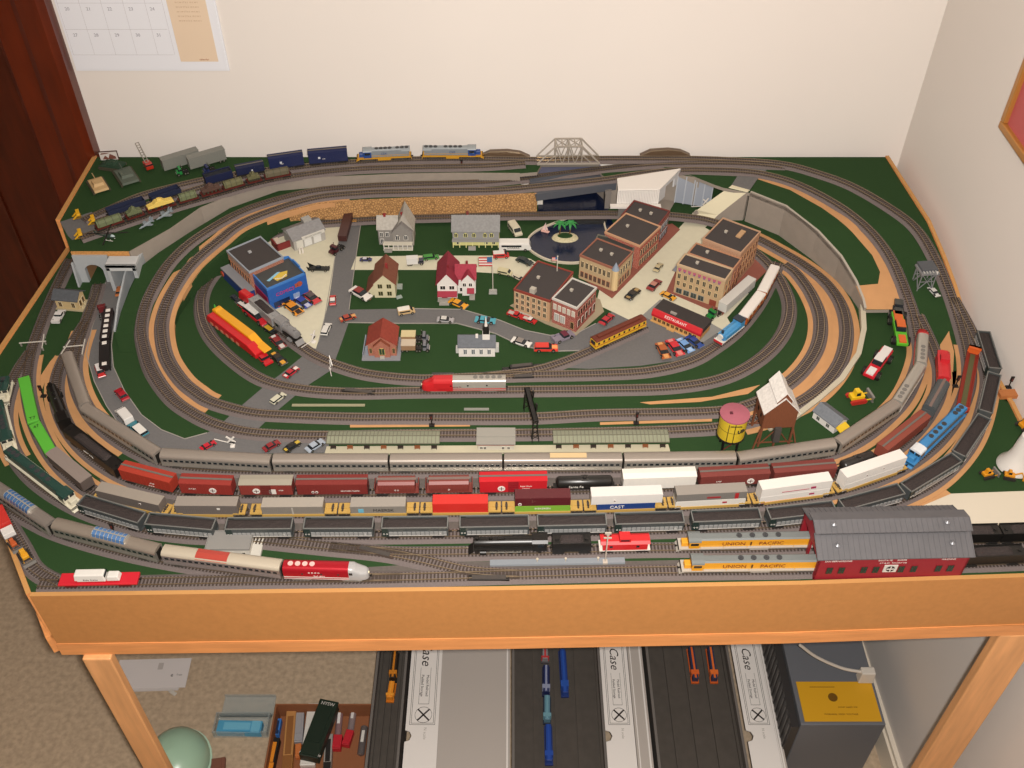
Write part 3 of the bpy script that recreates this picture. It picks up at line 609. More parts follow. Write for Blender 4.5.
# ================================================================ RAILWAY VEHICLES
def place(path, a, b_, gap=3.0):
    """centre, heading and body length (mm) from two pixels on the rails"""
    s0 = path.loc(*a); s1 = path.loc(*b_)
    L = abs(s1-s0)*1000-gap; sm = (s0+s1)/2
    p0 = path.at(sm-L*.00033); p1 = path.at(sm+L*.00033); c_ = (p0+p1)/2
    return c_+Vector((0, 0, RAILTOP*.001+.0002)), math.atan2(p1.y-p0.y, p1.x-p0.x), L
_tr = {}
def trucks(t, L, mat=None, inset=.16, wb=13, axles=2, w_=8):
    mat = mat or m('#2a2522', .7)
    for sx in (-1, 1):
        key = ('tr', mat.name, wb, axles)
        if key not in _tr:
            mb = MB()
            for sy in (-1, 1):
                mb.ex([(-wb*.62, 3.2), (-wb*.5, 1.6), (wb*.5, 1.6), (wb*.62, 3.2), (wb*.3, 4.6), (-wb*.3, 4.6)], sy*w_-1, sy*w_+.2)
            mb.b(-2, 2, -w_, w_, 2.8, 5.4); _tr[key] = mb.build('truck', mat, t)
            o = _tr[key]; o['x'] = 0
            del o['x']
        else: o = copyo(_tr[key], t)
        o.location = (sx*(L*(.5-inset))*.001, 0, 0)
        k2 = ('ws',)
        for q in range(axles):
            if k2 not in _tr: _tr[k2] = wo = MB().c((0, -5.4, 2.7), (0, -3.9, 2.7), 2.6, 2.6, 12).c((0, 3.9, 2.7), (0, 5.4, 2.7), 2.6, 2.6, 12).c((0, -4, 2.7), (0, 4, 2.7), .6, n=6).build('wheelset', m('#6a6058', .4, .7), o)
            else: wo = copyo(_tr[k2], o)
            wo.location = ((-wb/2+wb*q/(axles-1))*.001, 0, 0)
_cp = {}
def couplers(t, L):
    for sx in (-1, 1):
        if 'c' not in _cp: o = _cp['c'] = MB().b(0, 3.4, -.8, .8, 3.6, 5).b(2.4, 3.6, -1.4, 1.4, 3.4, 5.2).build('coupler', RUB, t)
        else: o = copyo(_cp['c'], t)
        o.location = (sx*(L/2-1.8)*.001, 0, 0); o.rotation_euler = (0, 0, 0 if sx > 0 else PI)
def rstart(name, label, cat, path, a, b_, gap, group, flip=False):
    c_, rz, L = place(path, a, b_, gap)
    if flip: rz += PI
    return thing(name, label, cat, c_, rz, group), L
def boxcar(label, path, a, b_, col, roof=None, door=None, h=22, marks=(), name='boxcar', ribs=True, w_=17.5, group=None, gap=5, walk=True):
    t, L = rstart(name, label, 'train car', path, a, b_, gap, group); hw = w_/2; c_ = m(col, .5); x = L/2
    MB().b(-x, x, -hw+1.5, hw-1.5, 4, 6).build('underframe', BLACK, t)
    mb = MB().b(-x+.5, x-.5, -hw, hw, 6, 3.5+h)
    if ribs:
        n = max(6, int(L/7))
        for i in range(n):
            xx = -x+2+(2*x-4)*i/(n-1)
            if abs(xx) > 8 or not door: mb.b(xx-.35, xx+.35, -hw-.35, hw+.35, 6.5, 3+h)
    mb.build('body', c_, t)
    MB().ex([(-hw-.3, 3.5+h), (hw+.3, 3.5+h), (hw+.3, 4.1+h), (0, 5.3+h), (-hw-.3, 4.1+h)], -x, x, 'x').build('roof', m(roof or col, .6), t)
    if walk: MB().b(-x, x, -1.4, 1.4, 5.4+h, 5.9+h).build('roof_walk', m('#6f6861', .6), t)
    if door:
        for sy in (-1, 1):
            mb = MB().b(-7, 7, sy*hw-.7, sy*hw+.7, 6.5, 3+h)
            for k in range(4): mb.b(-6.4, 6.4, sy*hw-1, sy*hw+1, 8.4+k*h/5, 8.8+k*h/5)
            mb.build('door', m(door, .5), t)
    marks_(t, marks, hw); trucks(t, L); couplers(t, L+2.5); return t
def marks_(t, marks, hw):
    for mk in marks:
        if mk[0] == 'disc':
            for sy in (-1, 1):
                MB().c((mk[1]*(-sy), sy*(hw+.3), mk[2]), (mk[1]*(-sy), sy*(hw+.8), mk[2]), mk[3], n=20).build('emblem', WHITE, t)
                MB().b(mk[1]*(-sy)-mk[3]*.7, mk[1]*(-sy)+mk[3]*.7, *sorted((sy*(hw+.7), sy*(hw+1))), mk[2]-.5, mk[2]+.5).b(mk[1]*(-sy)-.5, mk[1]*(-sy)+.5, *sorted((sy*(hw+.7), sy*(hw+1))), mk[2]-mk[3]*.7, mk[2]+mk[3]*.7).build('emblem_cross', m('#5a2420', .6), t)
        elif mk[0] == 'text':
            col = m(mk[5] if len(mk) > 5 else '#ece6dc', .5)
            text(mk[4], mk[3], col, t, (mk[1], -hw-.6, mk[2]))
            text(mk[4], mk[3], col, t, (-mk[1], hw+.6, mk[2]), (PI/2, 0, PI))
        elif mk[0] == 'panel':
            for sy in (-1, 1): MB().b(min(mk[1], mk[2])*1, max(mk[1], mk[2])*1, *sorted((sy*(hw+.3), sy*(hw+.7))), mk[3], mk[4]).build('side_panel', m(mk[5], .5), t)
def hopper(label, path, a, b_, group=None, gap=5, col='#565a5a', dark='#24332f'):
    t, L = rstart('coal_hopper', label, 'train car', path, a, b_, gap, group); x = L/2; hw = 9.2; c_ = m(col, .45, .3)
    mb = MB()
    for sy in (-1, 1):                                       # side walls, bulging belly
        mb.ex([(sy*hw, 23), (sy*hw, 9), (sy*(hw-2.5), 5), (sy*(hw-3.6), 5), (sy*(hw-1.2), 9.5), (sy*(hw-1.2), 23)], -x+9, x-1, 'x')
        n = 14
        for i in range(n): mb.b(-x+10+(2*x-12)*i/(n-1)-.4, -x+10+(2*x-12)*i/(n-1)+.4, *sorted((sy*hw, sy*(hw+.7))), 9, 22.6)
    mb.ex([(-hw+1, 5), (hw-1, 5), (hw-1.2, 6), (-hw+1.2, 6)], -x+1, x-1, 'x').build('side_sheets', c_, t)
    MB().b(-x+1, -x+9, -hw, -hw+1.2, 6, 23).b(-x+1, -x+9, hw-1.2, hw, 6, 23).build('dark_end_panel', m(dark, .5), t)
    rep('end_sheet', MB().b(-.7, .7, -hw+1, hw-1, 9, 23.4), c_, t, [(-x+1.7, 0, 0), (x-1.7, 0, 0)])
    MB().b(-x+.6, x-.6, -hw-.8, -hw+.6, 22.8, 24).b(-x+.6, x-.6, hw-.6, hw+.8, 22.8, 24).b(-x+.6, -x+2, -hw, hw, 22.8, 24).b(x-2, x-.6, -hw, hw, 22.8, 24).build('top_rim', m('#7c7c78', .45, .2), t)
    MB().b(-x+10, x-3, -9.9, -9, 9, 15.5).b(-x+10, x-3, 9, 9.9, 9, 15.5).build('lower_panel', m('#9a9a98', .5), t); MB().b(-x+10, x-3, -10, -9, 8.2, 9).b(-x+10, x-3, 9, 10, 8.2, 9).build('white_line', WHITE, t)
    mb = MB(); n, k = 12, 4; V = []
    random.seed(len(label))
    coal(t, x-2.2, hw-1.3, 21, 22.4)
    for sx in (-1, 1): text('O O' if sx < 0 else '12', 3.4, WHITE, t, (sx*(x-5.5) if sx < 0 else x-12, -hw-.75, 12))
    trucks(t, L); couplers(t, L+2.5); return t
def coal(t, hx, hy, z0, z1, mat=None, name='coal_load'):
    V = []; Fc = []; n, k = 16, 5
    for i in range(n+1):
        for j in range(k+1):
            u = -1+2*i/n; v = -1+2*j/k; z = z0+(z1-z0)*(1-max(abs(u)**6, abs(v)**4))+random.uniform(-.35, .35)
            V.append((u*hx*.001, v*hy*.001, z*.001))
    for i in range(n):
        for j in range(k): a = i*(k+1)+j; Fc.append([a, a+1, a+k+2, a+k+1])
    me = bpy.data.meshes.new(name); me.from_pydata(V, [], Fc); return link(name, me, [mat or m('#3a3230', .85, noise=.3, ns=900, bump=.5)], t)
def covered_hopper(label, path, a, b_, col, group=None, gap=5, marks=()):
    t, L = rstart('covered_hopper', label, 'train car', path, a, b_, gap, group); x = L/2; c_ = m(col, .5)
    prof = [(-8.6, 9), (-8.9, 16), (-8.4, 23), (-5, 26), (5, 26), (8.4, 23), (8.9, 16), (8.6, 9)]
    mb = MB().ex(prof, -x+5, x-5, 'x')
    n = 11
    for i in range(n): xx = -x+6+(2*x-12)*i/(n-1); mb.b(xx-.4, xx+.4, -9.4, 9.4, 9, 23)
    mb.build('body', c_, t)
    MB().ex([(-x+6, 9), (-x*.45, 3.6), (-x*.3, 3.6), (-x*.15, 9)], -6, 6).ex([(-x*.12, 9), (-3, 3.6), (3, 3.6), (x*.12, 9)], -6, 6).ex([(x*.15, 9), (x*.3, 3.6), (x*.45, 3.6), (x-6, 9)], -6, 6).build('bay', c_, t)
    MB().b(-x, x, -8.5, 8.5, 6.5, 7.6).b(-x, -x+1, -8, 8, 7.6, 20).b(x-1, x, -8, 8, 7.6, 20).build('end_frame', c_, t)
    MB().b(-x+3, x-3, -2, 2, 26, 27).build('hatch_row', m('#7d6a62', .6), t)
    marks_(t, marks, 9.2); trucks(t, L); couplers(t, L+2.5); return t
def tankcar(label, path, a, b_, col, group=None, gap=5, marks=()):
    t, L = rstart('tank_car', label, 'train car', path, a, b_, gap, group); x = L/2; c_ = m(col, .35)
    MB().lathe([(2, -x+3), (6.5, -x+4.5), (8.3, -x+7), (8.3, x-7), (6.5, x-4.5), (2, x-3)], 0, 14.5, 20, axis='x').build('tank', c_, t, smooth=True)
    MB().c((0, 0, 22), (0, 0, 25.5), 3.2, 3, 14).build('dome', c_, t); MB().b(-x, x, -6, 6, 4.6, 6).build('underframe', BLACK, t)
    MB().b(-5, 5, -5, 5, 21.6, 22.6).b(-x+3, x-3, -9.6, -9, 8.6, 9.2).b(-x+3, x-3, 9, 9.6, 8.6, 9.2).build('walkway', m('#3a3633', .5), t)
    marks_(t, marks, 8.6); trucks(t, L); couplers(t, L+2.5); return t
def passenger(label, path, a, b_, col='#a8a198', roof='#8d8279', group=None, gap=3, dome=None, marks=(), flute=True, lower=None, patch=None, sidecol=None):
    t, L = rstart('passenger_car', label, 'train car', path, a, b_, gap, group); x = L/2; c_ = m(sidecol or col, .3, .55)
    mb = MB().b(-x, x, -8.6, 8.6, 4, 20)
    for k in range(3): mb.b(-x, x, -8.9, 8.9, 5.5+k*2, 6.3+k*2)
    mb.build('body', c_, t)
    MB().ex([(-8.8, 20), (8.8, 20), (8.4, 22.4), (6, 24.6), (0, 25.6), (-6, 24.6), (-8.4, 22.4)], -x, x, 'x').build('roof', m(roof, .38, .25), t, smooth=True)
    wb = MB(); n = int(L/8)
    for i in range(n):
        xx = -x+6+(2*x-12)*i/(n-1); wb.b(xx-2.4, xx+2.4, -8.85, 8.85, 13.4, 17)
    wb.build('window_band', GLASS, t)
    rep('vestibule', MB().b(-.6, .6, -5, 5, 5, 21), RUB, t, [(-x-.6, 0, 0), (x+.6, 0, 0)])
    if dome:
        d0, d1, colr = dome
        mb = MB(); 
        mb.ex([(-7.4, 23.2), (7.4, 23.2), (6.2, 28), (3, 29.8), (-3, 29.8), (-6.2, 28)], d0*x, d1*x, 'x').build('dome_glass', m(colr, .2), t)
        fr = MB(); n = 8
        for i in range(n+1): xx = d0*x+(d1-d0)*x*i/n; fr.ex([(-7.6, 23.2), (7.6, 23.2), (6.4, 28.1), (3.1, 30), (-3.1, 30), (-6.4, 28.1)], xx-.45, xx+.45, 'x')
        fr.b(d0*x, d1*x, -.8, .8, 29.4, 30.3).build('dome_frame', m('#c8c4ba', .3, .5), t)
    if patch: MB().ex([(-8.9, 21.5), (-6.1, 24.8), (0, 25.9), (6.1, 24.8), (8.9, 21.5)], patch[0]*x, patch[1]*x, 'x').build('roof_panel', m(patch[2], .4), t)
    marks_(t, marks, 8.8); trucks(t, L, m('#55504a', .5, .3), inset=.13); couplers(t, L+3); return t
def handrails(mb, x0, x1, hw, z0, z1, n=6):
    for sy in (-1, 1):
        mb.c((x0, sy*hw, z1), (x1, sy*hw, z1), .3, n=4)
        for i in range(n+1): xx = x0+(x1-x0)*i/n; mb.c((xx, sy*hw, z0), (xx, sy*hw, z1), .3, n=4)
    return mb
def diesel(label, path, a, b_, side, roof, cabcol=None, marks=(), flip=False, sill=None, group=None, gap=4, nosecol=None, fans=True, hoodcol=None, railcol=None, backpatch=None):
    """hood unit; cab at +x"""
    t, L = rstart('diesel_locomotive', label, 'locomotive', path, a, b_, gap, group, flip); x = L/2; S = m(side, .4); R_ = m(roof, .45)
    MB().b(-x, x, -9, 9, 6, 8).b(-x, -x+1, -9, 9, 3, 8).b(x-1, x, -9, 9, 3, 8).b(-12, 12, -7.5, 7.5, 1.8, 6).build('sill', m(sill or side, .45), t)
    MB().b(-x+4, x-26, -6.2, 6.2, 8, 21, ty=.4).build('hood', m(hoodcol or side, .4), t, bevel=.5)
    mb = MB().b(-x+4, x-26, -6.3, 6.3, 21, 22.8, ty=2).b(-x+2, -x+18, -7.6, 7.6, 18.6, 22.4, ty=1.2); mb.build('hood_roof', R_, t)
    if fans: rep('roof_fan', MB().c((0, 0, 0), (0, 0, 1), 3.6, 3.6, 16).c((0, 0, 1), (0, 0, 1.4), 1, n=8), m('#3c3d3f', .5), t, [(-x+8+i*8.5, 0, 22.7) for i in range(3)]+[(-x*.22, 0, 22.7), (-x*.06, 0, 22.7), (x*.1, 0, 22.7), (x*.26, 0, 22.7)])
    MB().b(x-27, x-13, -8.6, 8.6, 8, 20.5).build('cab', m(cabcol or side, .4), t, bevel=.5)
    MB().ex([(-9, 20.4), (9, 20.4), (8, 22.6), (4, 24), (-4, 24), (-8, 22.6)], x-28, x-12, 'x').build('cab_roof', R_, t)
    MB().b(x-25, x-15, -8.8, 8.8, 14, 18.4).b(x-13.4, x-12.8, -7.4, -1, 15, 19.4).b(x-13.4, x-12.8, 1, 7.4, 15, 19.4).build('cab_window', GLASS, t)
    MB().b(x-13, x-4, -5, 5, 8, 15, tx=.6, ty=.6).build('nose', m(nosecol or cabcol or side, .4), t, bevel=.8)
    MB().b(x-4, x, -8, 8, 3.4, 6).ex([(x-1, 6), (x+2, 1.5), (x+1, 1.5), (x-2, 6)], -8, 8).build('pilot', m(sill or side, .5), t)
    handrails(MB(), -x+2, x-28, 8.8, 8, 13).build('handrail', m(railcol or '#d8d0c0', .5), t)
    gr = MB()
    for i in range(int((L-36)/5)): gr.b(-x+7+i*5, -x+10.5+i*5, -6.7, 6.7, 10, 17)
    gr.build('louvre', m('#6b6760', .5) if not backpatch else m(backpatch, .5), t) if backpatch != 'none' else None
    marks_(t, marks, 6.7); trucks(t, L, m('#7a746c', .6) if sill is None else m('#4a4642', .6), inset=.2, wb=22, axles=3, w_=7.5); couplers(t, L+2.5); return t
def cabunit(label, path, a, b_, body, nose, marks=(), flip=False, roof=None, gap=3, booster=False, name='diesel_locomotive', lower=None):
    """streamlined carbody locomotive, nose at +x"""
    t, L = rstart(name, label, 'locomotive', path, a, b_, gap, None, flip); x = L/2; B = m(body, .3, .4 if body.startswith('#b') else 0)
    cs = [(-8.4, 4), (8.4, 4), (8.4, 20), (7, 23), (4, 24.6), (-4, 24.6), (-7, 23), (-8.4, 20)]
    x1 = x if booster else x-24
    mb = MB().ex(cs, -x, x1, 'x'); mb.build('body', B, t, smooth=True)
    if not booster:
        V = MB(); secs = [(x1, 1, 1), (x1+6, 1, .98), (x1+9, .98, .84), (x1+15, .95, .66), (x1+20, .8, .6), (x1+23, .55, .5), (x1+24, .3, .3)]
        n = len(V.v)
        for (xx, ws, hs) in secs:
            for (u, v) in cs: V.v.append((xx, u*ws, 4+(v-4)*hs))
        for i in range(len(secs)-1):
            for j in range(8): k2 = (j+1) % 8; V.f.append([n+i*8+j, n+i*8+k2, n+(i+1)*8+k2, n+(i+1)*8+j]); V.mi.append(0)
        V.f.append([n+(len(secs)-1)*8+j for j in range(8)]); V.mi.append(0)
        V.build('nose', m(nose, .3), t, smooth=True)
        MB().quadbox([(x1+6.5, -6.6, 19.2), (x1+9.6, -6.2, 16.8), (x1+9.6, 6.2, 16.8), (x1+6.5, 6.6, 19.2), (x1+6.3, -5, 23), (x1+9.2, -5, 19.8), (x1+9.2, 5, 19.8), (x1+6.3, 5, 23)]).b(x1+.5, x1+5, -8.55, 8.55, 14.5, 19).build('windscreen', GLASS, t)
        MB().c((x-1.4, 0, 11), (x+.4, 0, 11), 1.5, n=12).build('headlight', m('#fff2c8', .2), t)
    MB().b(-x, x1, -8.7, 8.7, 8, 9.2).b(-x, x1, -8.7, 8.7, 5, 5.8).build('stripe', m(lower or '#d8d4cc', .4), t)
    rep('roof_fan', MB().c((0, 0, 0), (0, 0, .9), 3.4, 3.4, 16), m('#7a7670' if roof is None else roof, .5), t, [(-x+9+i*9, 0, 24.4) for i in range(4 if L < 110 else 5)])
    rep('porthole', MB().c((0, -8.7, 0), (0, 8.7, 0), 1.4, n=12), GLASS, t, [(-x*.55, 0, 15), (-x*.1, 0, 15), (x*.3, 0, 15)])
    marks_(t, marks, 8.6); trucks(t, L, m('#8a857c', .5, .2), inset=.2, wb=20, axles=3, w_=7.6); couplers(t, L+2.5); return t
def steam(label, path, a, b_, split, col='#1c1a18', flip=False, gap=3):
    """engine at +x end, tender behind as its own thing"""
    t, L = rstart('steam_locomotive', label, 'locomotive', path, a, b_, gap, None, flip); x = L/2; K = m(col, .35, .2)
    MB().lathe([(3, x-4), (6.6, x-4.6), (7, x-6), (7, x-28), (8, x-L*.62), (8, -x+18)], 0, 17, 20, axis='x').build('boiler', K, t, smooth=True)
    MB().c((x-9, 0, 22), (x-9, 0, 27.5), 2.4, 2.9, 14).build('smokestack', K, t); MB().c((x-26, 0, 22), (x-26, 0, 26.5), 2.8, 2, 14).build('steam_dome', K, t); MB().b(x-44, x-34, -2.6, 2.6, 22, 26.4, tx=1, ty=1).build('sand_dome', K, t, bevel=.6)
    MB().b(-x, -x+18, -8.8, 8.8, 8, 24).build('cab', K, t); MB().ex([(-9.4, 24), (9.4, 24), (6, 27), (-6, 27)], -x-1, -x+19, 'x').build('cab_roof', K, t); MB().b(-x+4, -x+12, -9, 9, 16, 21).build('cab_window', GLASS, t)
    MB().b(-x+6, x-3, -7, 7, 7, 9.2).b(-x+18, x-6, -8.6, 8.6, 12, 12.8).build('running_board', m('#2c2926', .4, .3), t)
    MB().ex([(x-3, 8), (x+3, 1.2), (x+1, 1.2), (x-5, 8)], -7, 7).build('pilot', K, t)
    MB().c((x-12, -8, 6), (x-20, -8, 6), 3.2, n=12).c((x-12, 8, 6), (x-20, 8, 6), 3.2, n=12).build('cylinder', K, t)
    n = max(3, int((L-42)/12)); wheel = MB().c((0, -6.6, 5), (0, -5, 5), 4.9, 4.9, 18).c((0, 5, 5), (0, 6.6, 5), 4.9, 4.9, 18)
    rep('driving_wheel', wheel, m('#3a3430', .4, .4), t, [(x-28-i*11.5, 0, 0) for i in range(n)])
    rep('pony_wheel', MB().c((0, -6, 2.7), (0, -4.6, 2.7), 2.6, n=12).c((0, 4.6, 2.7), (0, 6, 2.7), 2.6, n=12), m('#3a3430', .4, .4), t, [(x-8, 0, 0), (-x+9, 0, 0)])
    MB().b(x-30-(n-1)*11.5, x-15, -7.6, -7, 4.2, 5.4).b(x-30-(n-1)*11.5, x-15, 7, 7.6, 4.2, 5.4).build('side_rod', STEEL, t)
    return t
def tender(label, path, a, b_, col='#1c1a18', marks=(), gap=3, boxy=True):
    t, L = rstart('tender', label, 'train car', path, a, b_, gap, None); x = L/2; K = m(col, .4, .1)
    MB().b(-x, x, -8.6, 8.6, 5.4, 21).b(-x, x, -9, -8.4, 20, 23).b(-x, x, 8.4, 9, 20, 23).build('tank_body', K, t, bevel=.5)
    coal(t, x*.62, 7, 20.5, 24.5); rep('filler_cap', MB().c((0, 0, 0), (0, 0, 1.6), 2.4, n=12), K, t, [(-x+6, 0, 21), (x-6, 0, 21)])
    marks_(t, marks, 8.8); trucks(t, L, m('#22201e', .5)); couplers(t, L+2.5); return t
def wellcar(label, path, a, b_, group, gap=2, col='#c09a50'):
    t, L = rstart('container_car', label, 'train car', path, a, b_, gap, group); x = L/2; Y = m(col, .5)
    mb = MB().b(-x+16, x-16, -9, -8, 2.6, 7).b(-x+16, x-16, 8, 9, 2.6, 7).b(-x+16, x-16, -8, 8, 3.6, 5)
    mb.build('well', Y, t)
    for sx in (-1, 1):
        a0, a1 = sorted((sx*(x-16), sx*x)); MB().b(a0, a1, -8.6, 8.6, 7, 9).b(a0+2, a1-2, -1.2, 1.2, 9, 10.4).b(a0+3, a0+4.5, -8, 8, 9, 9.8).b(a1-4.5, a1-3, -8, 8, 9, 9.8).build('end_platform', Y, t)
    rep('hitch', MB().b(-1.6, 1.6, -2.6, 2.6, 0, 2.6).c((0, -6, 1), (0, -4, 1), 1.3, n=8).c((0, 4, 1), (0, 6, 1), 1.3, n=8), m('#4a4038', .6), t, [(-x+5.5, 0, 9), (x-5.5, 0, 9)])
    trucks(t, L, m('#2a2522', .7), inset=.07, wb=11); return t, L
def container(label, car_t, L, z, col, h=15.5, roof=None, frac=.76, marks=(), dx=0, w_=15.6, band=None, long=False):
    Lc = L-34 if not long else L-17; z = z+1.4
    M4 = car_t.matrix_basis
    t = thing('shipping_container', label, 'container', M4 @ Vector((dx*.001, 0, z*.001)), car_t.rotation_euler.z, 'containers on the yellow cars'); x = Lc/2; hw = w_/2
    mb = MB().b(-x, x, -hw, hw, 0, h-.4); n = int(Lc/2.6)
    for i in range(n): xx = -x+1.5+(2*x-3)*i/(n-1); mb.b(xx-.45, xx+.45, -hw-.25, hw+.25, 1, h-1)
    mb.build('body', m(col, .45), t)
    MB().b(-x-.2, x+.2, -hw-.3, hw+.3, h-.5, h).build('roof', m(roof or col, .5), t)
    rep('end_frame', MB().b(-.6, .6, -hw-.4, hw+.4, 0, h-.6), m(col, .5), t, [(-x+.3, 0, 0), (x-.3, 0, 0)])
    if band: MB().b(band[0]*x, band[1]*x, -hw-.5, hw+.5, band[2]*h, band[3]*h).build('stripe', m(band[4], .5), t)
    marks_(t, marks, hw); return t

G_ = 'silver passenger cars on the innermost front track'
px = [(70, 365, 94, 418), (94, 418, 167, 461), (167, 461, 277, 469), (277, 469, 390, 469), (390, 469, 504, 468.5), (504, 468.5, 620, 468), (620, 468, 733, 466), (733, 466, 828, 452), (828, 452, 889, 414)]
LBL = ['short silver passenger car at the rear left end of the silver train', 'silver passenger car curving below the two cars on the left road', 'silver passenger car in front of the parked cars by the level crossing', 'silver passenger car in front of the left station platform', 'silver passenger car in front of the station building', 'silver passenger car with a cream roof board, in front of the right canopy', 'silver passenger car in front of the pink roofed water tower', 'silver passenger car in front of the brown coal tipple', 'silver passenger car on the right curve below the yellow bulldozer']
for q, l in zip(px, LBL):
    t = passenger(l, T['a'], q[:2], q[2:], col='#b4ada2', roof='#9a8f84', group=G_)
    if 'cream roof board' in l: MB().b(-18, 32, -4, 4, 25, 26.6).build('roof_board', m('#d6b98a', .5), t)
cabunit('silver ribbed booster diesel unit behind the red nosed engine on the right curve', T['a'], (889, 414), (915, 377), '#b9b3a8', '#b9b3a8', booster=True)
cabunit('silver streamlined diesel with a red nose heading up the right curve', T['a'], (915, 377), (920.5, 336), '#b9b3a8', '#c6252a', lower='#c6252a')
# second track: freight
G_ = 'mixed freight cars on the second front track'
steam('black steam locomotive curving beside the green flatcars at the left', T['b'], (56, 396), (72, 436), 0, flip=True)
tender('long black tender behind the left steam locomotive', T['b'], (74, 438), (127, 477), marks=[('text', 0, 13, 5, 'SANTA FE')])
boxcar('bright red boxcar right behind the black tender', T['b'], (127, 477), (182, 491), '#a83a2a', group=G_, marks=[('text', 10, 14, 3.4, 'ATSF'), ('text', 8, 9, 2.6, 'Santa Fe')])
boxcar('dull red boxcar with a white round emblem, second of the freight train', T['b'], (183, 491), (240, 493), '#93342c', group=G_, marks=[('disc', 9, 14, 5), ('text', -18, 16, 3.4, 'A.T.S.F.')])
boxcar('red boxcar with a pale grey roof and a white door sheet', T['b'], (241, 493), (298, 493.5), '#8c3a32', roof='#a09888', group=G_, door='#6a2a26', marks=[('disc', -13, 14, 5), ('panel', 4, 13, 8, 17, '#e4ded4'), ('text', 20, 15, 3, 'ATSF')], walk=False)
boxcar('long maroon boxcar with two small white circles', T['b'], (299, 493.5), (371, 493), '#7d2f2a', group=G_, marks=[('disc', -26, 11, 2), ('disc', -21, 11, 2), ('text', 24, 13, 2.8, 'SOUTHERN PACIFIC')])
covered_hopper('maroon covered hopper in front of the left platform end', T['b'], (374, 493), (422, 492.5), '#7f3a32', group=G_, marks=[('text', 0, 14, 3.4, 'O O')])
covered_hopper('maroon covered hopper directly left of the bright red boxcar', T['b'], (425, 492), (476, 491.5), '#7f3a32', group=G_, marks=[('text', 0, 14, 3.4, 'SP')])
boxcar('bright crimson high boxcar with a white cross emblem and SANTA FE lettering', T['b'], (477, 491), (548, 490), '#c41f28', group=G_, h=24, door='#8f1620', marks=[('disc', -16, 14, 5), ('text', 17, 18, 3.2, 'Super Shock'), ('text', 17, 13, 3.2, 'Control')])
tankcar('black tank car lettered Santa Fe in white', T['b'], (552, 490), (616, 488), '#201e1c', group=G_, marks=[('text', -12, 14, 6, 'Santa Fe')])
boxcar('plain white refrigerator car behind the white double stack', T['b'], (619, 488), (694, 486), '#e2dcd2', roof='#e8e2d8', group=G_, h=24, marks=[('text', -14, 12, 4, 'fe')], walk=False)
boxcar('brown boxcar with a white round emblem left of its twin at the right', T['b'], (694, 486), (766, 481.5), '#7a3a34', group=G_, marks=[('disc', 22, 13, 5), ('text', -22, 15, 3.4, 'ATSF')])
boxcar('plain brown boxcar at the start of the right curve', T['b'], (767, 481), (832, 475), '#7a3a34', group=G_)
tankcar('black low tank car between two brown boxcars on the right curve', T['b'], (834, 475), (872, 462), '#2a2624', group=G_)
boxcar('weathered brown boxcar on the right curve beside the silver cars', T['b'], (874, 461), (919, 427), '#8a4638', group=G_)
covered_hopper('dark grey covered hopper on the right curve ahead of the brown boxcar', T['b'], (921, 425), (939, 392), '#4f5354', group=G_)
t, L = rstart('caboose', 'bright red caboose at the end of the freight train on the right curve', 'train car', T['b'], (939, 391), (939, 362), 3, None); x = L/2
MB().b(-x+3, x-3, -8.4, 8.4, 5.5, 19).build('body', m('#cc2a30', .45), t); MB().ex([(-9, 19), (9, 19), (5, 21.6), (-5, 21.6)], -x, x, 'x').build('roof', m('#cc2a30', .45), t); MB().b(-x, x, -8.4, 8.4, 4.6, 5.6).build('platform', m('#cc2a30', .5), t)
MB().b(2, 16, -6.6, 6.6, 20, 27, tx=.6).build('cupola', m('#c4242c', .45), t); MB().b(4, 14, -6.8, 6.8, 22.6, 25.6).b(-12, -8, -8.6, 8.6, 11, 15).build('side_window', GLASS, t); trucks(t, L); couplers(t, L+2)
# third track: green flats, container train
for (a, l) in (((27.5, 385, 38, 430), 'bright green loaded flatcar, the one nearer the crossing at the left'), ((38, 430, 57, 461), 'bright green loaded flatcar, the one nearer the brown car at the left')):
    t, L = rstart('flatcar', l, 'train car', T['c'], a[:2], a[2:], 2, 'bright green flatcars'); x = L/2
    MB().b(-x, x, -8, 8, 4.4, 6).b(-x, x, -8.6, 8.6, 6, 7.4).build('deck', m('#3f6a34', .6), t); MB().b(-x+1, x-1, -8.4, 8.4, 7.4, 11.5, ty=.6).build('tarpaulin', m('#5cb83a', .55), t, bevel=.8)
    text('47' if 'brown' in l else 'T7', 8, BLACK, t, ((-x+10) if 'brown' in l else x-8, 0, 11.6), (0, 0, PI/2)); trucks(t, L); couplers(t, L+2)
boxcar('brownish grey boxcar right behind the green flatcars', T['c'], (60, 463), (97, 492), '#5f544e', roof='#8d8078', h=20, walk=False)
YL = 'yellow container cars on the third front track'
def stack(a, b_, lbl, boxes):
    t, L = wellcar(lbl, T['c'], a, b_, YL)
    for c_ in boxes: container(car_t=t, L=L, **c_)
    return t
stack((102, 497), (173, 513), 'yellow well car at the left bend with a brown grey container', [dict(long=True, label='brown grey container on the yellow car at the left bend', z=3.6, col='#6f6660', roof='#9a9084', h=20, marks=[('disc', 18, 13, 1.8)])])
stack((174, 513), (249, 514), 'yellow well car with a grey container, in front of the emblem boxcar', [dict(long=True, label='long grey container with a small white square, in front of the emblem boxcar', z=3.6, col='#716862', roof='#968c82', h=20, marks=[('panel', 14, 18, 12, 15, '#e0dad0')])])
stack((251, 514), (338, 513), 'yellow well car left of the one with the MAERSK container', [dict(label='pale grey two part container left of the MAERSK one', z=3.6, col='#8a8278', roof='#a59c90', h=17, marks=[('panel', -1, 1, 1, 15, '#b4aca0')])])
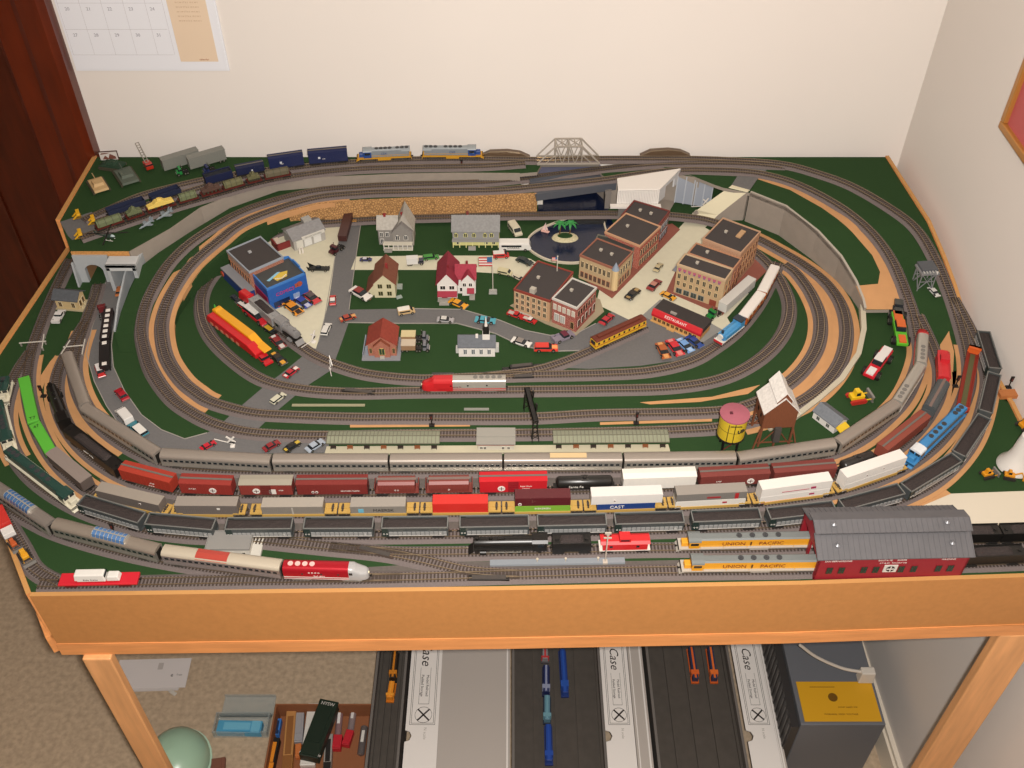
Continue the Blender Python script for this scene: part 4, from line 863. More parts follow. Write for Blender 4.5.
stack((339, 513), (420, 512), 'yellow well car carrying the MAERSK container', [dict(label='grey container lettered MAERSK', z=3.6, col='#8a837a', roof='#9c948a', h=16, marks=[('text', 7, 8, 7.5, 'MAERSK', '#1c1815'), ('panel', -26, -19, 4, 11, '#6fb3c8')])])
stack((421, 512), (502, 511), 'yellow well car carrying the plain red container', [dict(label='plain bright red container', z=3.6, col='#cf2f28', h=20)])
stack((503, 511), (582, 509.5), 'yellow well car carrying maroon and green containers', [dict(label='bright green container under the maroon one', z=3.6, col='#7fae3c', h=13, marks=[('text', 0, 8, 4, 'EVERGREEN')]), dict(label='maroon container stacked on the green one', z=16.8, col='#5a1f24', h=16, marks=[('disc', -30, 4, 2.4)])])
stack((583, 509.5), (666, 507), 'yellow well car carrying the white and blue CAST containers', [dict(label='blue container lettered CAST under the white one', z=3.6, col='#24407c', h=13, marks=[('text', -12, 7, 8, 'CAST')]), dict(long=True, label='plain white container with a small blue mark, stacked on the blue one', z=16.8, col='#ddd8d2', h=17, marks=[('disc', -16, 7, 1.6)])])
stack((667, 507), (747, 501.5), 'yellow well car carrying grey over white containers', [dict(long=True, label='white lower container with a small red flag mark', z=3.6, col='#dcd6cc', h=13, marks=[('panel', 16, 22, 6, 9, '#a83440')]), dict(long=True, label='grey container with a red oval and red end, stacked on a white one', z=16.8, col='#7d7872', roof='#958d84', h=14, marks=[('panel', -6, 12, 4, 7, '#9a2c30'), ('panel', 31, 36, 1, 12, '#b02a2c')])])
stack((748, 501.5), (828, 491), 'yellow well car carrying two white containers with red stripes', [dict(long=True, label='lower white container with an orange red sill stripe', z=3.6, col='#e4ded6', h=13, band=(-.95, .4, 0, .16, '#d08860'), marks=[('panel', 20, 27, 6, 9, '#a83458')]), dict(long=True, label='upper white container with a thin red stripe along its side', z=16.8, col='#e6e0d8', h=16, marks=[('panel', -20, 18, 5, 6, '#b04a5a'), ('panel', 20, 27, 5, 9, '#a83458')])])
stack((829, 491), (899, 467), 'yellow well car on the right curve carrying tall white containers', [dict(long=True, label='lower plain white container on the right curve', z=3.6, col='#e4ded6', h=13), dict(long=True, label='upper tall white container on the right curve behind the blue locomotive', z=16.8, col='#e8e2da', h=16, marks=[('disc', -14, 6, 1.2), ('disc', 12, 9, 1.2)])])
diesel('sky blue diesel locomotive with a white cab on the right curve', T['c'], (901, 466), (955, 417), '#3f86bc', '#3f86bc', cabcol='#3f86bc', flip=True, fans=True, railcol='#3f86bc')
o = [c_ for c_ in bpy.data.objects if c_.name.startswith('cab_roof')][-1]; o.data.materials.clear(); o.data.materials.append(m('#dfe2e4', .4))
t, L = rstart('bulkhead_flatcar', 'maroon bulkhead flatcar with an orange end wall on the right curve', 'train car', T['c'], (956, 416), (969, 357), 3, None); x = L/2
MB().b(-x, x, -8.6, 8.6, 5, 7).b(-x, x, -9, -7, 5.6, 9).b(-x, x, 7, 9, 5.6, 9).build('deck', m('#8a2f22', .6), t); MB().b(-x+6, x-8, -3.6, 3.6, 7, 8).build('centre_planks', m('#5f5a3a', .7), t)
MB().b(x-5, x-1, -9, 9, 7, 20).b(x-9, x-1, -9, 9, 18, 20).build('end_bulkhead', m('#dd6224', .5), t); MB().b(-x, -x+3, -9, 9, 7, 14).build('low_end_wall', m('#b03a24', .5), t); trucks(t, L); couplers(t, L+2)
# fourth track: hoppers and green locomotives
HG = 'coal hoppers on the fourth front track'
jt = [(86, 511, 151, 530), (152, 530, 223, 535), (227, 535.5, 299, 535), (304, 534.5, 377, 534.5), (382, 534, 453, 534), (459, 533.5, 530, 532.5), (535, 532.5, 607, 531), (611, 531, 683, 529), (686, 528.5, 759, 525.5), (761, 525, 832, 517), (834, 516.5, 896, 500), (897, 500, 949, 469), (950, 468, 979, 429), (978, 428, 988, 386), (988, 385, 978, 342)]
HLB = ['coal hopper coupled right behind the green and cream locomotives', 'coal hopper directly left of the white walled signal house', 'coal hopper half hidden by the white walled signal house', 'coal hopper in front of the yellow car left of MAERSK', 'coal hopper in front of the MAERSK container', 'coal hopper in front of the plain red container', 'coal hopper in front of the maroon over green containers', 'coal hopper in front of the white over blue containers', 'coal hopper in front of the grey over white containers', 'coal hopper behind the red engine house roof edge', 'coal hopper just above the engine house roof', 'coal hopper on the right curve beside the blue locomotive', 'coal hopper on the right curve, third from its rear end', 'coal hopper on the right curve beside the maroon flatcar', 'last coal hopper against the right wall, topmost on the right curve']
for q, l in zip(jt, HLB): hopper(l, T['d'], q[:2], q[2:], HG)
for (q, l) in (((18, 459, 85, 511), 'dark green and cream diesel locomotive pulling the coal hoppers'), ((3, 412, 17, 458), 'dark green and cream diesel locomotive, middle of the three'), ((8, 388, 3, 411), 'dark green and cream diesel locomotive at the left table edge, topmost of the three')):
    t = diesel(l, T['d'], q[:2], q[2:], '#1f3a34', '#24443c', cabcol='#d8d0b8', sill='#e0d8c0', nosecol='#d8d0b8', railcol='#e6dfc8', group='dark green and cream locomotives', backpatch='none')
# outer passenger train, front left
G_ = 'grey roofed passenger cars at the front left'
passenger('grey roofed dome car at the far left, cut by the table edge', T['e'], (-30, 474), (61, 533), roof='#8b827a', dome=(.1, .62, '#4a6f9c'), group=G_)
passenger('grey roofed dome car in front of the green locomotive', T['e'], (62, 533), (166, 560), roof='#95897c', dome=(-.2, .42, '#5a7fae'), group=G_)
passenger('cream roofed passenger car with a red roof panel behind the red engine', T['e'], (167, 560), (285, 575), roof='#c9bda8', patch=(-.42, .12, '#b04438'), col='#a89c98', group=G_)
cabunit('crimson streamlined passenger diesel with a silver nose at the front left', T['e'], (287, 575), (371, 577.5), '#b81c2a', '#a8a6a4', marks=[('text', -14, 18.4, 3.6, 'O O O O'), ('text', -8, 12, 3, 'Rock Island')], roof='#e0b8b0')
# sidings
t, L = rstart('flatcar', 'red flatcar carrying a white load on the frontmost siding at the left', 'train car', T['f'], (62, 583), (143, 581), 3, None); x = L/2
MB().b(-x, x, -9, 9, 4.4, 7.4).build('deck', m('#d02030', .45), t, bevel=.6); MB().b(-x, x, -7, 7, 3, 4.4).build('underframe', m('#a01824', .5), t); trucks(t, L, m('#5a1a1c', .6)); couplers(t, L+2)
vz = thing('covered_van_load', 'white covered van body tied on the red flatcar', 'load', t.matrix_basis @ Vector((-.001, 0, .0076)), t.rotation_euler.z)
MB().b(-27, 12, -6.8, 6.8, 1.5, 13, ty=1.6, tx=1.5).build('body', m('#e2ded6', .4), vz, bevel=1.4); MB().b(12, 29, -6, 6, 1.5, 9, ty=1.2, tx=2).build('cab', m('#e2ded6', .4), vz, bevel=1.2); MB().b(-26, -23, -7, 7, 2, 4).b(-22, 22, -6.4, 6.4, 0, 1.6).build('skirt', m('#c6252a', .5), vz); MB().b(11.4, 12.4, -5.2, 5.2, 9, 12).build('rear_window', GLASS, vz)
text('Ricky Creme', 3.4, m('#4a4440', .5), vz, (-6, -7, 6))
steam('large black articulated steam locomotive on the siding left of the red caboose', T['g'], (469, 551), (548, 550), 0, flip=True)
tender('black tender behind the large siding steam locomotive', T['g'], (549, 550), (592, 549.5))
t, L = rstart('caboose', 'bright red caboose with a white sill stripe behind the siding steam locomotive', 'train car', T['g'], (596, 549.5), (650, 548.5), 3, None); x = L/2
MB().b(-x+4, x-4, -8.4, 8.4, 5.5, 18).build('body', m('#cc2226', .45), t); MB().ex([(-9, 18), (9, 18), (5, 20.4), (-5, 20.4)], -x+1, x-1, 'x').build('roof', m('#cc2226', .45), t); MB().b(-x, x, -8.6, 8.6, 4.4, 6).build('platform', m('#e4dcd0', .5), t)
MB().b(-8, 7, -6.4, 6.4, 19, 25.4, tx=.6).build('cupola', m('#cc2226', .45), t); MB().b(-6, 5, -6.6, 6.6, 21.4, 24).b(-20, -16, -8.6, 8.6, 11, 15).b(14, 18, -8.6, 8.6, 11, 15).build('side_window', GLASS, t); trucks(t, L); couplers(t, L+2)
UPt = [('text', -12, 14.6, 7.4, 'UNION', '#b0282a'), ('text', 30, 14.6, 7.4, 'PACIFIC', '#b0282a')]
for (pth, a, b_, l) in (('g', (674, 547.8), (838, 545), 'yellow and grey UNION PACIFIC diesel on the rear engine house track'), ('f', (678, 570.5), (838, 568), 'yellow and grey UNION PACIFIC diesel on the front engine house track')):
    t = diesel(l, T[pth], a, b_, '#e3a02a', '#767a78', cabcol='#e3a02a', flip=True, sill='#b8b0a4', marks=[('text', -34, 14.6, 9, 'UNION', '#6e181a'), ('text', 14, 14.6, 9, 'PACIFIC', '#6e181a'), ('panel', 11, 13, 10, 18, '#4a2a20')], railcol='#e8b040', backpatch='none')
    for c_ in list(t.children):
        if c_.name.startswith('lettering'):
            if abs(c_.rotation_euler.z) > 1: c_.location.x = -c_.location.x if False else c_.location.x
for (pth, a, b_, l) in (('g', (955, 541), (993, 540), 'black tender leaving the engine house on the rear track'), ('g', (995, 540), (1046, 538), 'black steam tender cut by the picture edge on the rear track'), ('f', (955, 563), (1017, 560), 'black tender leaving the engine house on the front track'), ('f', (1020, 560), (1049, 559), 'black car end cut by the picture edge on the front track')):
    tender(l, T[pth], a, b_, gap=2)
cabunit('red and silver streamlined diesel on the inner oval front track', T['p'], (507, 389), (421, 390), '#b9b3a8', '#c6252a', flip=True, marks=[('text', -10, 13, 4, 'Santa Fe', '#8a2a2a')], lower='#c6252a')
# make the front third of that engine red
t = [o for o in bpy.data.objects if o.get('label') == 'red and silver streamlined diesel on the inner oval front track'][0]
MB().ex([(-8.7, 4.2), (8.7, 4.2), (8.7, 20.1), (7.2, 23.2), (4.1, 24.9), (-4.1, 24.9), (-7.2, 23.2), (-8.7, 20.1)], 16, 44, 'x').build('red_front_body', m('#c6252a', .35), t)
# rear yard
G_ = 'dark blue freight cars in the rear yard'
def yc(a, b_): return a, b_
boxcar('dark blue boxcar nearest the blue and grey locomotives at the rear', T['c'], (309, 164.6), (351, 161.2), '#1d2650', h=23, group=G_, marks=[('text', -8, 14, 3, 'CSX'), ('panel', 14, 18, 15, 19, '#cfd0d4')])
boxcar('dark blue boxcar second from the rear locomotives', T['c'], (268, 170.6), (307, 165), '#1d2650', h=23, group=G_, marks=[('text', -8, 14, 3, 'CSX'), ('panel', 8, 12, 15, 19, '#cfd0d4')])
def gondola(label, path, a, b_, col, load=None, h=9, group=None, lcol=None):
    t, L = rstart('gondola', label, 'train car', path, a, b_, 3, group); x = L/2; c_ = m(col, .6)
    MB().b(-x, x, -8.4, 8.4, 4.4, 6).b(-x, x, -8.8, -7.8, 6, 6+h).b(-x, x, 7.8, 8.8, 6, 6+h).b(-x, -x+1, -8, 8, 6, 6+h).b(x-1, x, -8, 8, 6, 6+h).build('tub', c_, t)
    if load: coal(t, x-1.2, 7.7, 4+h, load, m(lcol or '#2a2624', .8)); 
    trucks(t, L); couplers(t, L+2); return t
boxcar('low dark blue boxcar left of the two tall blue boxcars', T['c'], (235, 177), (266, 171), '#1b2244', h=15, group=G_, marks=[('panel', -4, -1, 9, 13, '#cfd0d4')])
gondola('dark blue gondola beside the green truck tractor', T['c'], (204, 185.5), (233, 177.5), '#1b2244', h=13, group=G_, load=18, lcol='#20242c')
gondola('dark blue gondola between the yard bumpers and the military cars', T['c'], (150, 203), (180, 193), '#262c44', h=7, group=G_)
gondola('dark blue gondola nearest the yellow bumpers', T['c'], (107, 217.5), (147, 204), '#262c44', h=7, group=G_)
for (a, l) in (((414, 158.4, 357, 160.9), 'blue and grey CSX diesel with a yellow sill, left of the pair at the rear'), ((421, 158.2, 484, 157.8), 'blue and grey CSX diesel with a yellow sill, right of the pair at the rear')):
    fl = a[0] > a[2]
    diesel(l, T['c'], a[:2], a[2:], '#8f9498', '#9aa0a2', cabcol='#2b4b8c', sill='#d39a2a', nosecol='#2b4b8c', hoodcol='#8a9094', flip=(l.find('right of') > 0), marks=[('text', 0, 15, 6, 'CSX', '#26427e')], railcol='#d39a2a', backpatch='none')
G_ = 'flatcars with military loads in the rear yard'
ml = [((96, 231.5), (124, 222), 'green tarpaulin load on a brown flatcar, nearest the left edge', '#6c7352', 0), ((126, 221), (145, 215), 'green vehicle load on a brown flatcar, second from the left edge', '#6c7352', 1), ((147, 214.5), (177, 204.5), 'bright yellow machine load on a brown flatcar', '#f0cf6a', 1), ((178, 204.5), (198, 198.5), 'olive green load on a brown flatcar right of the yellow machine', '#6c7352', 0),
      ((200, 198), (222, 192), 'dark brown load on a flatcar with small white lights', '#5a4238', 1), ((223, 191.7), (245, 185.5), 'olive load on a brown flatcar left of the short one', '#6b6848', 0), ((246, 185), (262, 181), 'short olive load on a brown flatcar', '#6b6848', 1), ((264, 180.5), (292, 175), 'olive brown load on the last flatcar of the military row', '#645c48', 0)]
for a, b_, l, col, kd in ml:
    t, L = rstart('flatcar', 'brown flatcar under the '+l.split(' on a')[0].split(' on the')[0]+(' ' + l.split(',')[1].strip() if ',' in l else ' in the rear yard') if True else l, 'train car', T['t'], a, b_, 2, G_); x = L/2
    MB().b(-x, x, -8.4, 8.4, 4.4, 6.6).build('deck', m('#5f241c', .6), t); trucks(t, L); couplers(t, L+1)
    ld = thing('vehicle_load' if kd else 'tarpaulin_load', l, 'load', t.matrix_basis @ Vector((0, 0, .0068)), t.rotation_euler.z); cm_ = m(col, .7)
    if kd:
        MB().ex([(-x+2, 3), (-x+2, 7), (-x*.5, 9), (-x*.3, 13), (x*.2, 13), (x*.4, 9), (x-3, 8), (x-2, 3)], -6, 6).build('hull', cm_, ld, bevel=.7); MB().b(-x*.2, x*.12, -4, 4, 13, 16, tx=1, ty=1).build('turret', cm_, ld, bevel=.5)
        rep('road_wheel', MB().c((0, -6.8, 0), (0, 6.8, 0), 2, n=12), m('#3c3a2c', .7), ld, [(-x+5+(2*x-10)*i/4, 0, 2.1) for i in range(5)])
    else:
        MB().ex([(-7, 0), (7, 0), (6, 7), (3, 11), (-3, 11), (-6, 7)], -x+2, x-2, 'x').build('cover', cm_, ld, bevel=1); mb = MB()
        for i in range(4): xx = -x+5+(2*x-10)*i/3; mb.ex([(-7.3, 0), (7.3, 0), (6.3, 7.2), (3.1, 11.4), (-3.1, 11.4), (-6.3, 7.2)], xx-.4, xx+.4, 'x')
        mb.build('tie_rope', m('#4a4a38', .7), ld)
for (x_, y_, l) in ((79, 213.5, 'yellow buffer stop at the rear left edge, topmost'), (94, 219, 'yellow buffer stop, the middle one of three'), (81, 233, 'yellow buffer stop, lowest of the three')):
    bp = thing('buffer_stop', l, 'buffer stop', W(x_, y_+3, H1+2), .45, 'yellow buffer stops'); YM = m('#e8b020', .5)
    MB().b(-3, 3, -9, 9, 6, 10).build('beam', YM, bp, bevel=.5); rep('strut', MB().ex([(-11, 0), (-8, 0), (2, 9), (0, 10)], -1, 1), YM, bp, [(0, -5, 0), (0, 5, 0)]); MB().b(-8, 4, -7, 7, 0, 1.6).build('foot', m('#8a6a2a', .6), bp)
# blue tank engine and orange coaches (plain, faceless)
te, L = rstart('tank_locomotive', 'small sky blue tank engine with a white front at the parking lot corner', 'locomotive', T['q'], (716, 345), (738, 328), 1, None, True); x = L/2; BL_ = m('#4b93c4', .4)
MB().lathe([(4, x-4), (5, x-4.4), (5, -x+12)], 0, 13, 16, axis='x').build('boiler', BL_, te, smooth=True); MB().c((x-4.2, 0, 13), (x-2, 0, 13), 5, 4.6, 18).build('smokebox_door', m('#d8d4cc', .4), te)
MB().b(-x+10, x-8, -8, 8, 6, 14).build('side_tank', BL_, te, bevel=.6); MB().b(-x, -x+12, -7.6, 7.6, 6, 20).build('cab', BL_, te); MB().b(-x-1, -x+13, -8.4, 8.4, 20, 21.5).build('cab_roof', m('#27333e', .5), te)
MB().c((x-8, 0, 17), (x-8, 0, 23), 1.8, 2.2, 12).build('chimney', m('#27333e', .5), te); MB().c((x-17, 0, 17), (x-17, 0, 20), 2, 1.4, 12).build('dome', BL_, te)
MB().b(-x, x, -8.4, 8.4, 4.4, 6).b(x-1, x+.6, -8.4, 8.4, 3, 8).build('footplate', m('#e4ddd2', .5), te); MB().b(x+.6, x+1.2, -8, 8, 3, 7).build('buffer_beam', m('#c2262c', .5), te)
rep('wheel', MB().c((0, -6.4, 3.4), (0, 6.4, 3.4), 3.4, n=14), m('#3a74a0', .5), te, [(x-8, 0, 0), (0, 0, 0), (-x+8, 0, 0)])
for a, l in (((739, 327, 757, 303), 'orange coach with a white roof coupled to the blue tank engine'), ((757.5, 302, 771, 278), 'orange coach with a white roof at the tail of the little train')):
    t, L = rstart('coach', l, 'train car', T['q'], a[:2], a[2:], 1, 'orange coaches with white roofs'); x = L/2
    MB().b(-x, x, -8, 8, 4, 18).build('body', m('#b85a22', .45), t); MB().ex([(-8.8, 18), (8.8, 18), (7, 20.6), (-7, 20.6)], -x-.5, x+.5, 'x').build('roof', WHITE, t, bevel=.4)
    rep('side_window', MB().b(-2, 2, -8.3, 8.3, 0, 4), m('#e6d2a8', .4), t, [(-x+7+(2*x-14)*i/4, 0, 11) for i in range(5)]); trucks(t, L)
# yellow trolley
t, L = rstart('trolley', 'yellow trolley car with a brown roof turning into the parking lot', 'tram', T['r'], (592, 349.5), (641, 327), 0, None); x = L/2; TY = m('#e0b02c', .45)
MB().b(-x, x, -8, 8, 4, 18, tx=1.5).build('body', TY, t, bevel=.8); MB().ex([(-8.6, 18), (8.6, 18), (5, 20.6), (-5, 20.6)], -x+1, x-1, 'x').build('roof', m('#6b3222', .6), t); MB().b(-x+9, x-9, -3.4, 3.4, 20.4, 22.6).build('clerestory', m('#6b3222', .6), t)
rep('side_window', MB().b(-1.7, 1.7, -8.2, 8.2, 0, 4.4), GLASS, t, [(-x+6+(2*x-12)*i/9, 0, 11.5) for i in range(10)]); MB().b(-x-.2, x+.2, -4.6, 4.6, 11, 16).build('end_window', GLASS, t); MB().b(-x, x, -8.3, 8.3, 9, 10).build('stripe', m('#a03a20', .5), t); MB().b(-x-1, x+1, -6, 6, 3, 4.4).build('sill', m('#3a3430', .6), t); trucks(t, L)
# black low things parked at the turnouts
SWM = m('#201d1c', .4)
for (x0_, y0_, x1_, y1_, l, col, z) in ((332, 391, 386, 396, 'black switch machine lying beside the inner oval track at the left', '#201d1c', 0), (346, 546, 405, 562, 'brown and black switch machine on the crossover at the front', '#4a3c34', 0), (455, 580, 523, 580, 'black switch machine at the very front of the table', '#201d1c', 0), (506, 379, 541, 378, 'black switch machine beside the red and silver engine', '#201d1c', 0), (502, 370, 541, 366, 'small black switch machine near the trolley branch', '#201d1c', 0), (480, 155.5, 530, 156.5, 'brown curved track section lying at the rear left of the truss bridge', '#66523f', H1), (640, 155, 690, 154.5, 'brown curved track section lying at the rear right of the truss bridge', '#66523f', H1), (432, 374, 454, 374, 'thin dark plate beside the inner oval track', '#3a3a38', 0), (464, 409.5, 489, 409.5, 'thin pale strip lying on the grass before the station', '#8a8a80', 0),
                                      (292, 405.5, 365, 405.5, 'long pale strip lying on the grass near the crossing', '#9c9678', 0)):
    a, b_ = W(x0_, y0_, z+.5), W(x1_, y1_, z+.5); t = thing('switch_machine' if 'switch' in l else ('track_section' if 'section' in l else 'strip'), l, 'switch machine' if 'switch' in l else 'strip', (a+b_)/2, math.atan2(b_.y-a.y, b_.x-a.x)); x = (b_-a).length*500; c_ = m(col, .35)
    if 'switch' in l: MB().b(-x*.62, x*.62, -4.6, 4.6, 0, 6, tx=1, ty=1).b(-x, -x*.62, -3, 3, 0, 3, tx=.6).b(x*.62, x, -3, 3, 0, 3, tx=.6).build('housing', c_, t, bevel=.5); MB().b(-x*.5, x*.5, -3, 3, 6, 6.8).build('cover_plate', m('#5a5450', .3, .4), t)
    elif 'section' in l: MB().ex([(-x, 0), (x, 0), (x*.6, 9), (x*.1, 12), (-x*.6, 10)], -6, 6).build('riser', c_, t); MB().ex([(x, 1), (x*.6, 10), (x*.1, 13), (-x*.6, 11), (-x, 1), (-x*.6, 9.4), (x*.1, 12)], -4.7, -3.9).build('rail', RAILM, t)
    else: MB().b(-x, x, -2.5, 2.5, 0, 1.2).b(-x, x, -2.5, -2, 1.2, 2).build('body', c_, t, bevel=.3); t['category'] = 'strip'
# ================================================================ BUILDINGS
def frame(name, label, cat, A, B, C=None, h=0, group=None):
    """A, B front corners and C the rear right corner, as pixels at height h; returns thing, width, depth (mm)"""
    a, b_ = W(*A, h), W(*B, h); rz = math.atan2(b_.y-a.y, b_.x-a.x); w_ = (b_-a).length*1000; d_ = 0
    if C: c_ = W(*C, h)-b_; d_ = abs(-math.sin(rz)*c_.x+math.cos(rz)*c_.y)*1000
    return thing(name, label, cat, Vector((a.x, a.y, TZ+.0008)), rz, group), w_, d_
_w = {}
def wins(t, face, at_, pts, w_, h, fr='#ddd6c8', gl='#23262a', name='window', arch=False):
    """windows on the 'f'ront/'b'ack (plane y=at_) or 'r'ight/'l'eft (plane x=at_)"""
    key = (w_, h, fr, gl, arch)
    if arch: out = [(-w_/2-.7, -.7), (w_/2+.7, -.7), (w_/2+.7, h*.8), (w_*.3, h+.9), (-w_*.3, h+.9), (-w_/2-.7, h*.8)]
    else: out = [(-w_/2-.7, -.7), (w_/2+.7, -.7), (w_/2+.7, h+.7), (-w_/2-.7, h+.7)]
    rz = {'f': 0, 'b': PI, 'r': PI/2, 'l': -PI/2}[face]
    for (u, z) in pts:
        if key not in _w: o = MB().ex(out, -.5, .3).build(name, m(fr, .6), t); g = MB().b(-w_/2, -.25, -.8, .3, 0, h).b(.25, w_/2, -.8, .3, 0, h).build('pane', m(gl, .2), o); _w[key] = (o, g)
        else: o = copyo(_w[key][0], t); copyo(_w[key][1], o)
        o.location = [q*.001 for q in ((u, at_, z) if face in 'fb' else (at_, u, z))]; o.rotation_euler = (0, 0, rz)
def gable(t, x0, x1, y0, y1, ze, zr, axis, col, over=2.0, th=1.4, name='roof', wall=None, z0=0):
    rm = m(col, .75, noise=.12, ns=250)
    if axis == 'x':
        ym = (y0+y1)/2; sl = (zr-ze)/(ym-y0); p = [(y0-over, ze-over*sl), (ym, zr), (y1+over, ze-over*sl), (y1+over, ze-over*sl+th), (ym, zr+th*1.3), (y0-over, ze-over*sl+th)]
        o = MB().ex(p, x0-over, x1+over, 'x').build(name, rm, t)
        if wall: MB().ex([(y0, z0), (y1, z0), (y1, ze), (ym, zr), (y0, ze)], x0, x1, 'x').build('wall', wall, t)
    else:
        xm = (x0+x1)/2; sl = (zr-ze)/(xm-x0); p = [(x0-over, ze-over*sl), (xm, zr), (x1+over, ze-over*sl), (x1+over, ze-over*sl+th), (xm, zr+th*1.3), (x0-over, ze-over*sl+th)]
        o = MB().ex(p, y0-over, y1+over, 'y').build(name, rm, t)
        if wall: MB().ex([(x0, z0), (x1, z0), (x1, ze), (xm, zr), (x0, ze)], y0, y1, 'y').build('wall', wall, t)
    return o
def wm(col): return m(col, .7, noise=.04, ns=300)
# 1 victorian
t, w_, _ = frame('victorian_house', 'grey two storey house with white trimmed windows and three gables', 'house', (379, 247), (414, 247)); G1 = wm('#b4aca0'); G2 = wm('#8b8680')
gable(t, 0, w_*.55, 6, 36, 34, 50, 'x', '#b0aaa0', wall=G2); gable(t, w_*.52, w_, 4, 40, 34, 66, 'y', '#b5aea2', wall=G1); gable(t, w_*.42, w_*.98, -4, 20, 32, 50, 'y', '#85807c', wall=G2, over=1.2)
wins(t, 'f', 6, [(6, 18), (16, 18), (6, 4)], 5, 8, '#ece7dc', '#4a4a4c'); wins(t, 'f', -4, [(w_*.56, 18), (w_*.8, 18)], 6, 8, '#ece7dc', '#4a4a4c', arch=True)
MB().b(w_*.15, w_-1, -12, -4, 0, 2).b(w_*.15, w_-1, -13, -3, 12, 13.4).build('porch', m('#d5cebc', .6), t); rep('porch_post', MB().c((0, 0, 2), (0, 0, 12), .8, n=8), WHITE, t, [(w_*.17+i*(w_*.8)/6, -11, 0) for i in range(7)])
MB().b(w_*.18, w_*.4, -18, -12, 0, 2.4).b(w_*.18, w_*.4, -16, -12, 2.4, 3.8).build('steps', m('#9a968e', .7), t)
rep('chimney', MB().b(-2, 2, -2, 2, 0, 10).b(-2.5, 2.5, -2.5, 2.5, 9, 10.6), m('#8c2c2c', .8), t, [(w_*.2, 21, 44), (w_*.72, 10, 54)])
# 2 long grey and yellow house
t, w_, _ = frame('long_house', 'long grey house with cream yellow ground floor and yellow trimmed windows', 'house', (453, 245.5), (499, 245.5))
gable(t, 0, w_, 0, 44, 30, 47, 'x', '#8d8c8a', wall=wm('#92918f')); MB().b(-.4, w_+.4, -.6, 44.4, 0, 12).build('ground_floor', m('#ddd58e', .7), t)
MB().b(-1, w_+1, -8, 0, 12, 14).build('porch_roof', m('#9a9894', .7), t); rep('porch_post', MB().b(-.7, .7, -.7, .7, 0, 12), m('#e6df9c', .6), t, [(1+i*(w_-2)/7, -7, 0) for i in range(8)])
wins(t, 'f', 0, [(6, 18), (w_*.28, 18), (w_*.46, 18), (w_*.7, 18), (w_*.84, 18)], 5.4, 7, '#e8e08a', '#4a4c48', arch=True); wins(t, 'f', -.6, [(w_*.12, 3), (w_*.72, 3), (w_*.88, 3)], 5.4, 6, '#efe9c0', '#3a3c38')
MB().b(w_*.34, w_*.5, -16, -8, 0, 2.6).b(w_*.34, w_*.5, -13, -8, 2.6, 4).build('steps', m('#a5a29a', .7), t); MB().b(w_*.3, w_*.3+4, 24, 28, 44, 53).build('chimney', m('#7c3a34', .8), t)
# 3 brown roofed
t, w_, _ = frame('brown_roofed_house', 'small beige house with a steep brown roof and lean-to', 'house', (375, 298), (396, 298)); BW = wm('#d0c7a4')
gable(t, 0, w_, 0, 52, 30, 48, 'y', '#7c4a38', wall=BW, over=2.4); MB().ex([(0, 26), (-16, 4), (-16, 2), (0, 24)], 4, 50).build('lean_to_roof', m('#7a4634', .75), t); MB().ex([(0, 24), (-14, 5), (-14, 0), (0, 0)], 6, 48).build('lean_to_wall', BW, t)
wins(t, 'f', 0, [(w_*.3, 5), (w_*.72, 5), (w_*.3, 20), (w_*.72, 20)], 7, 8, '#c8bf9a', '#3c3a22'); MB().b(w_*.55, w_*.55+4, 20, 24, 38, 54).build('chimney', m('#8c2f2c', .8), t); MB().b(w_, w_+9, 22, 30, 0, 6).build('step_block', m('#9aa097', .7), t)
MB().b(-12, -6, -6, 2, 0, 6, tx=1).build('dog_house', m('#b5584a', .7), t)
t, w_, _ = frame('grey_slab', 'small grey step lying on the lawn beside the brown roofed house', 'slab', (397, 300), (404, 298)); MB().b(0, 10, 0, 7, 0, 2.4).b(2, 8, 1, 6, 2.4, 3.2).build('block', m('#9aa59c', .7), t, bevel=.3)
# 4 red roofed
t, w_, _ = frame('red_roofed_house', 'white farmhouse with bright red roofs and porches', 'house', (438, 299), (457.5, 299)); WW = wm('#e2dcd4'); RR = '#9a3040'
gable(t, 0, w_, 0, 58, 32, 52, 'y', '#8c2c3a', wall=WW, over=2.6); gable(t, w_-2, w_+30, 14, 44, 32, 48, 'x', RR, wall=WW, over=2); gable(t, w_+8, w_+28, 8, 20, 32, 44, 'y', RR, wall=WW, over=1.4)
MB().ex([(0, 16), (-9, 11), (-9, 10), (0, 14.6)], 0, w_, 'x').build('porch_roof', m(RR, .7), t); MB().ex([(8, 16), (0, 11), (0, 10), (8, 14.6)], w_+16, w_+28, 'x').build('porch_roof', m(RR, .7), t)
wins(t, 'f', 0, [(w_*.28, 20), (w_*.74, 20)], 8, 6.6, '#efe9e0', '#26221f'); wins(t, 'f', 8, [(w_+12, 20), (w_+22, 20)], 5, 6, '#efe9e0', '#26221f'); wins(t, 'f', 14, [(w_+8, 5)], 8, 7, '#efe9e0', '#26221f')
MB().b(w_*.2, w_*.5, -.8, 0, 0, 10).build('front_door', m('#8a2430', .5), t); MB().b(3, w_*.6, -18, -9, 0, 3).b(5, w_*.55, -14, -9, 3, 5).b(0, w_, -9, 0, 0, 2).build('steps', m('#a39e94', .7), t); MB().b(w_+20, w_+29, -4, 8, 0, 4).build('side_steps', m('#a39e94', .7), t)
rep('chimney', MB().b(-1.8, 1.8, -1.8, 1.8, 0, 11), m('#7c2228', .8), t, [(w_*.55, 18, 44), (w_+16, 32, 42)])
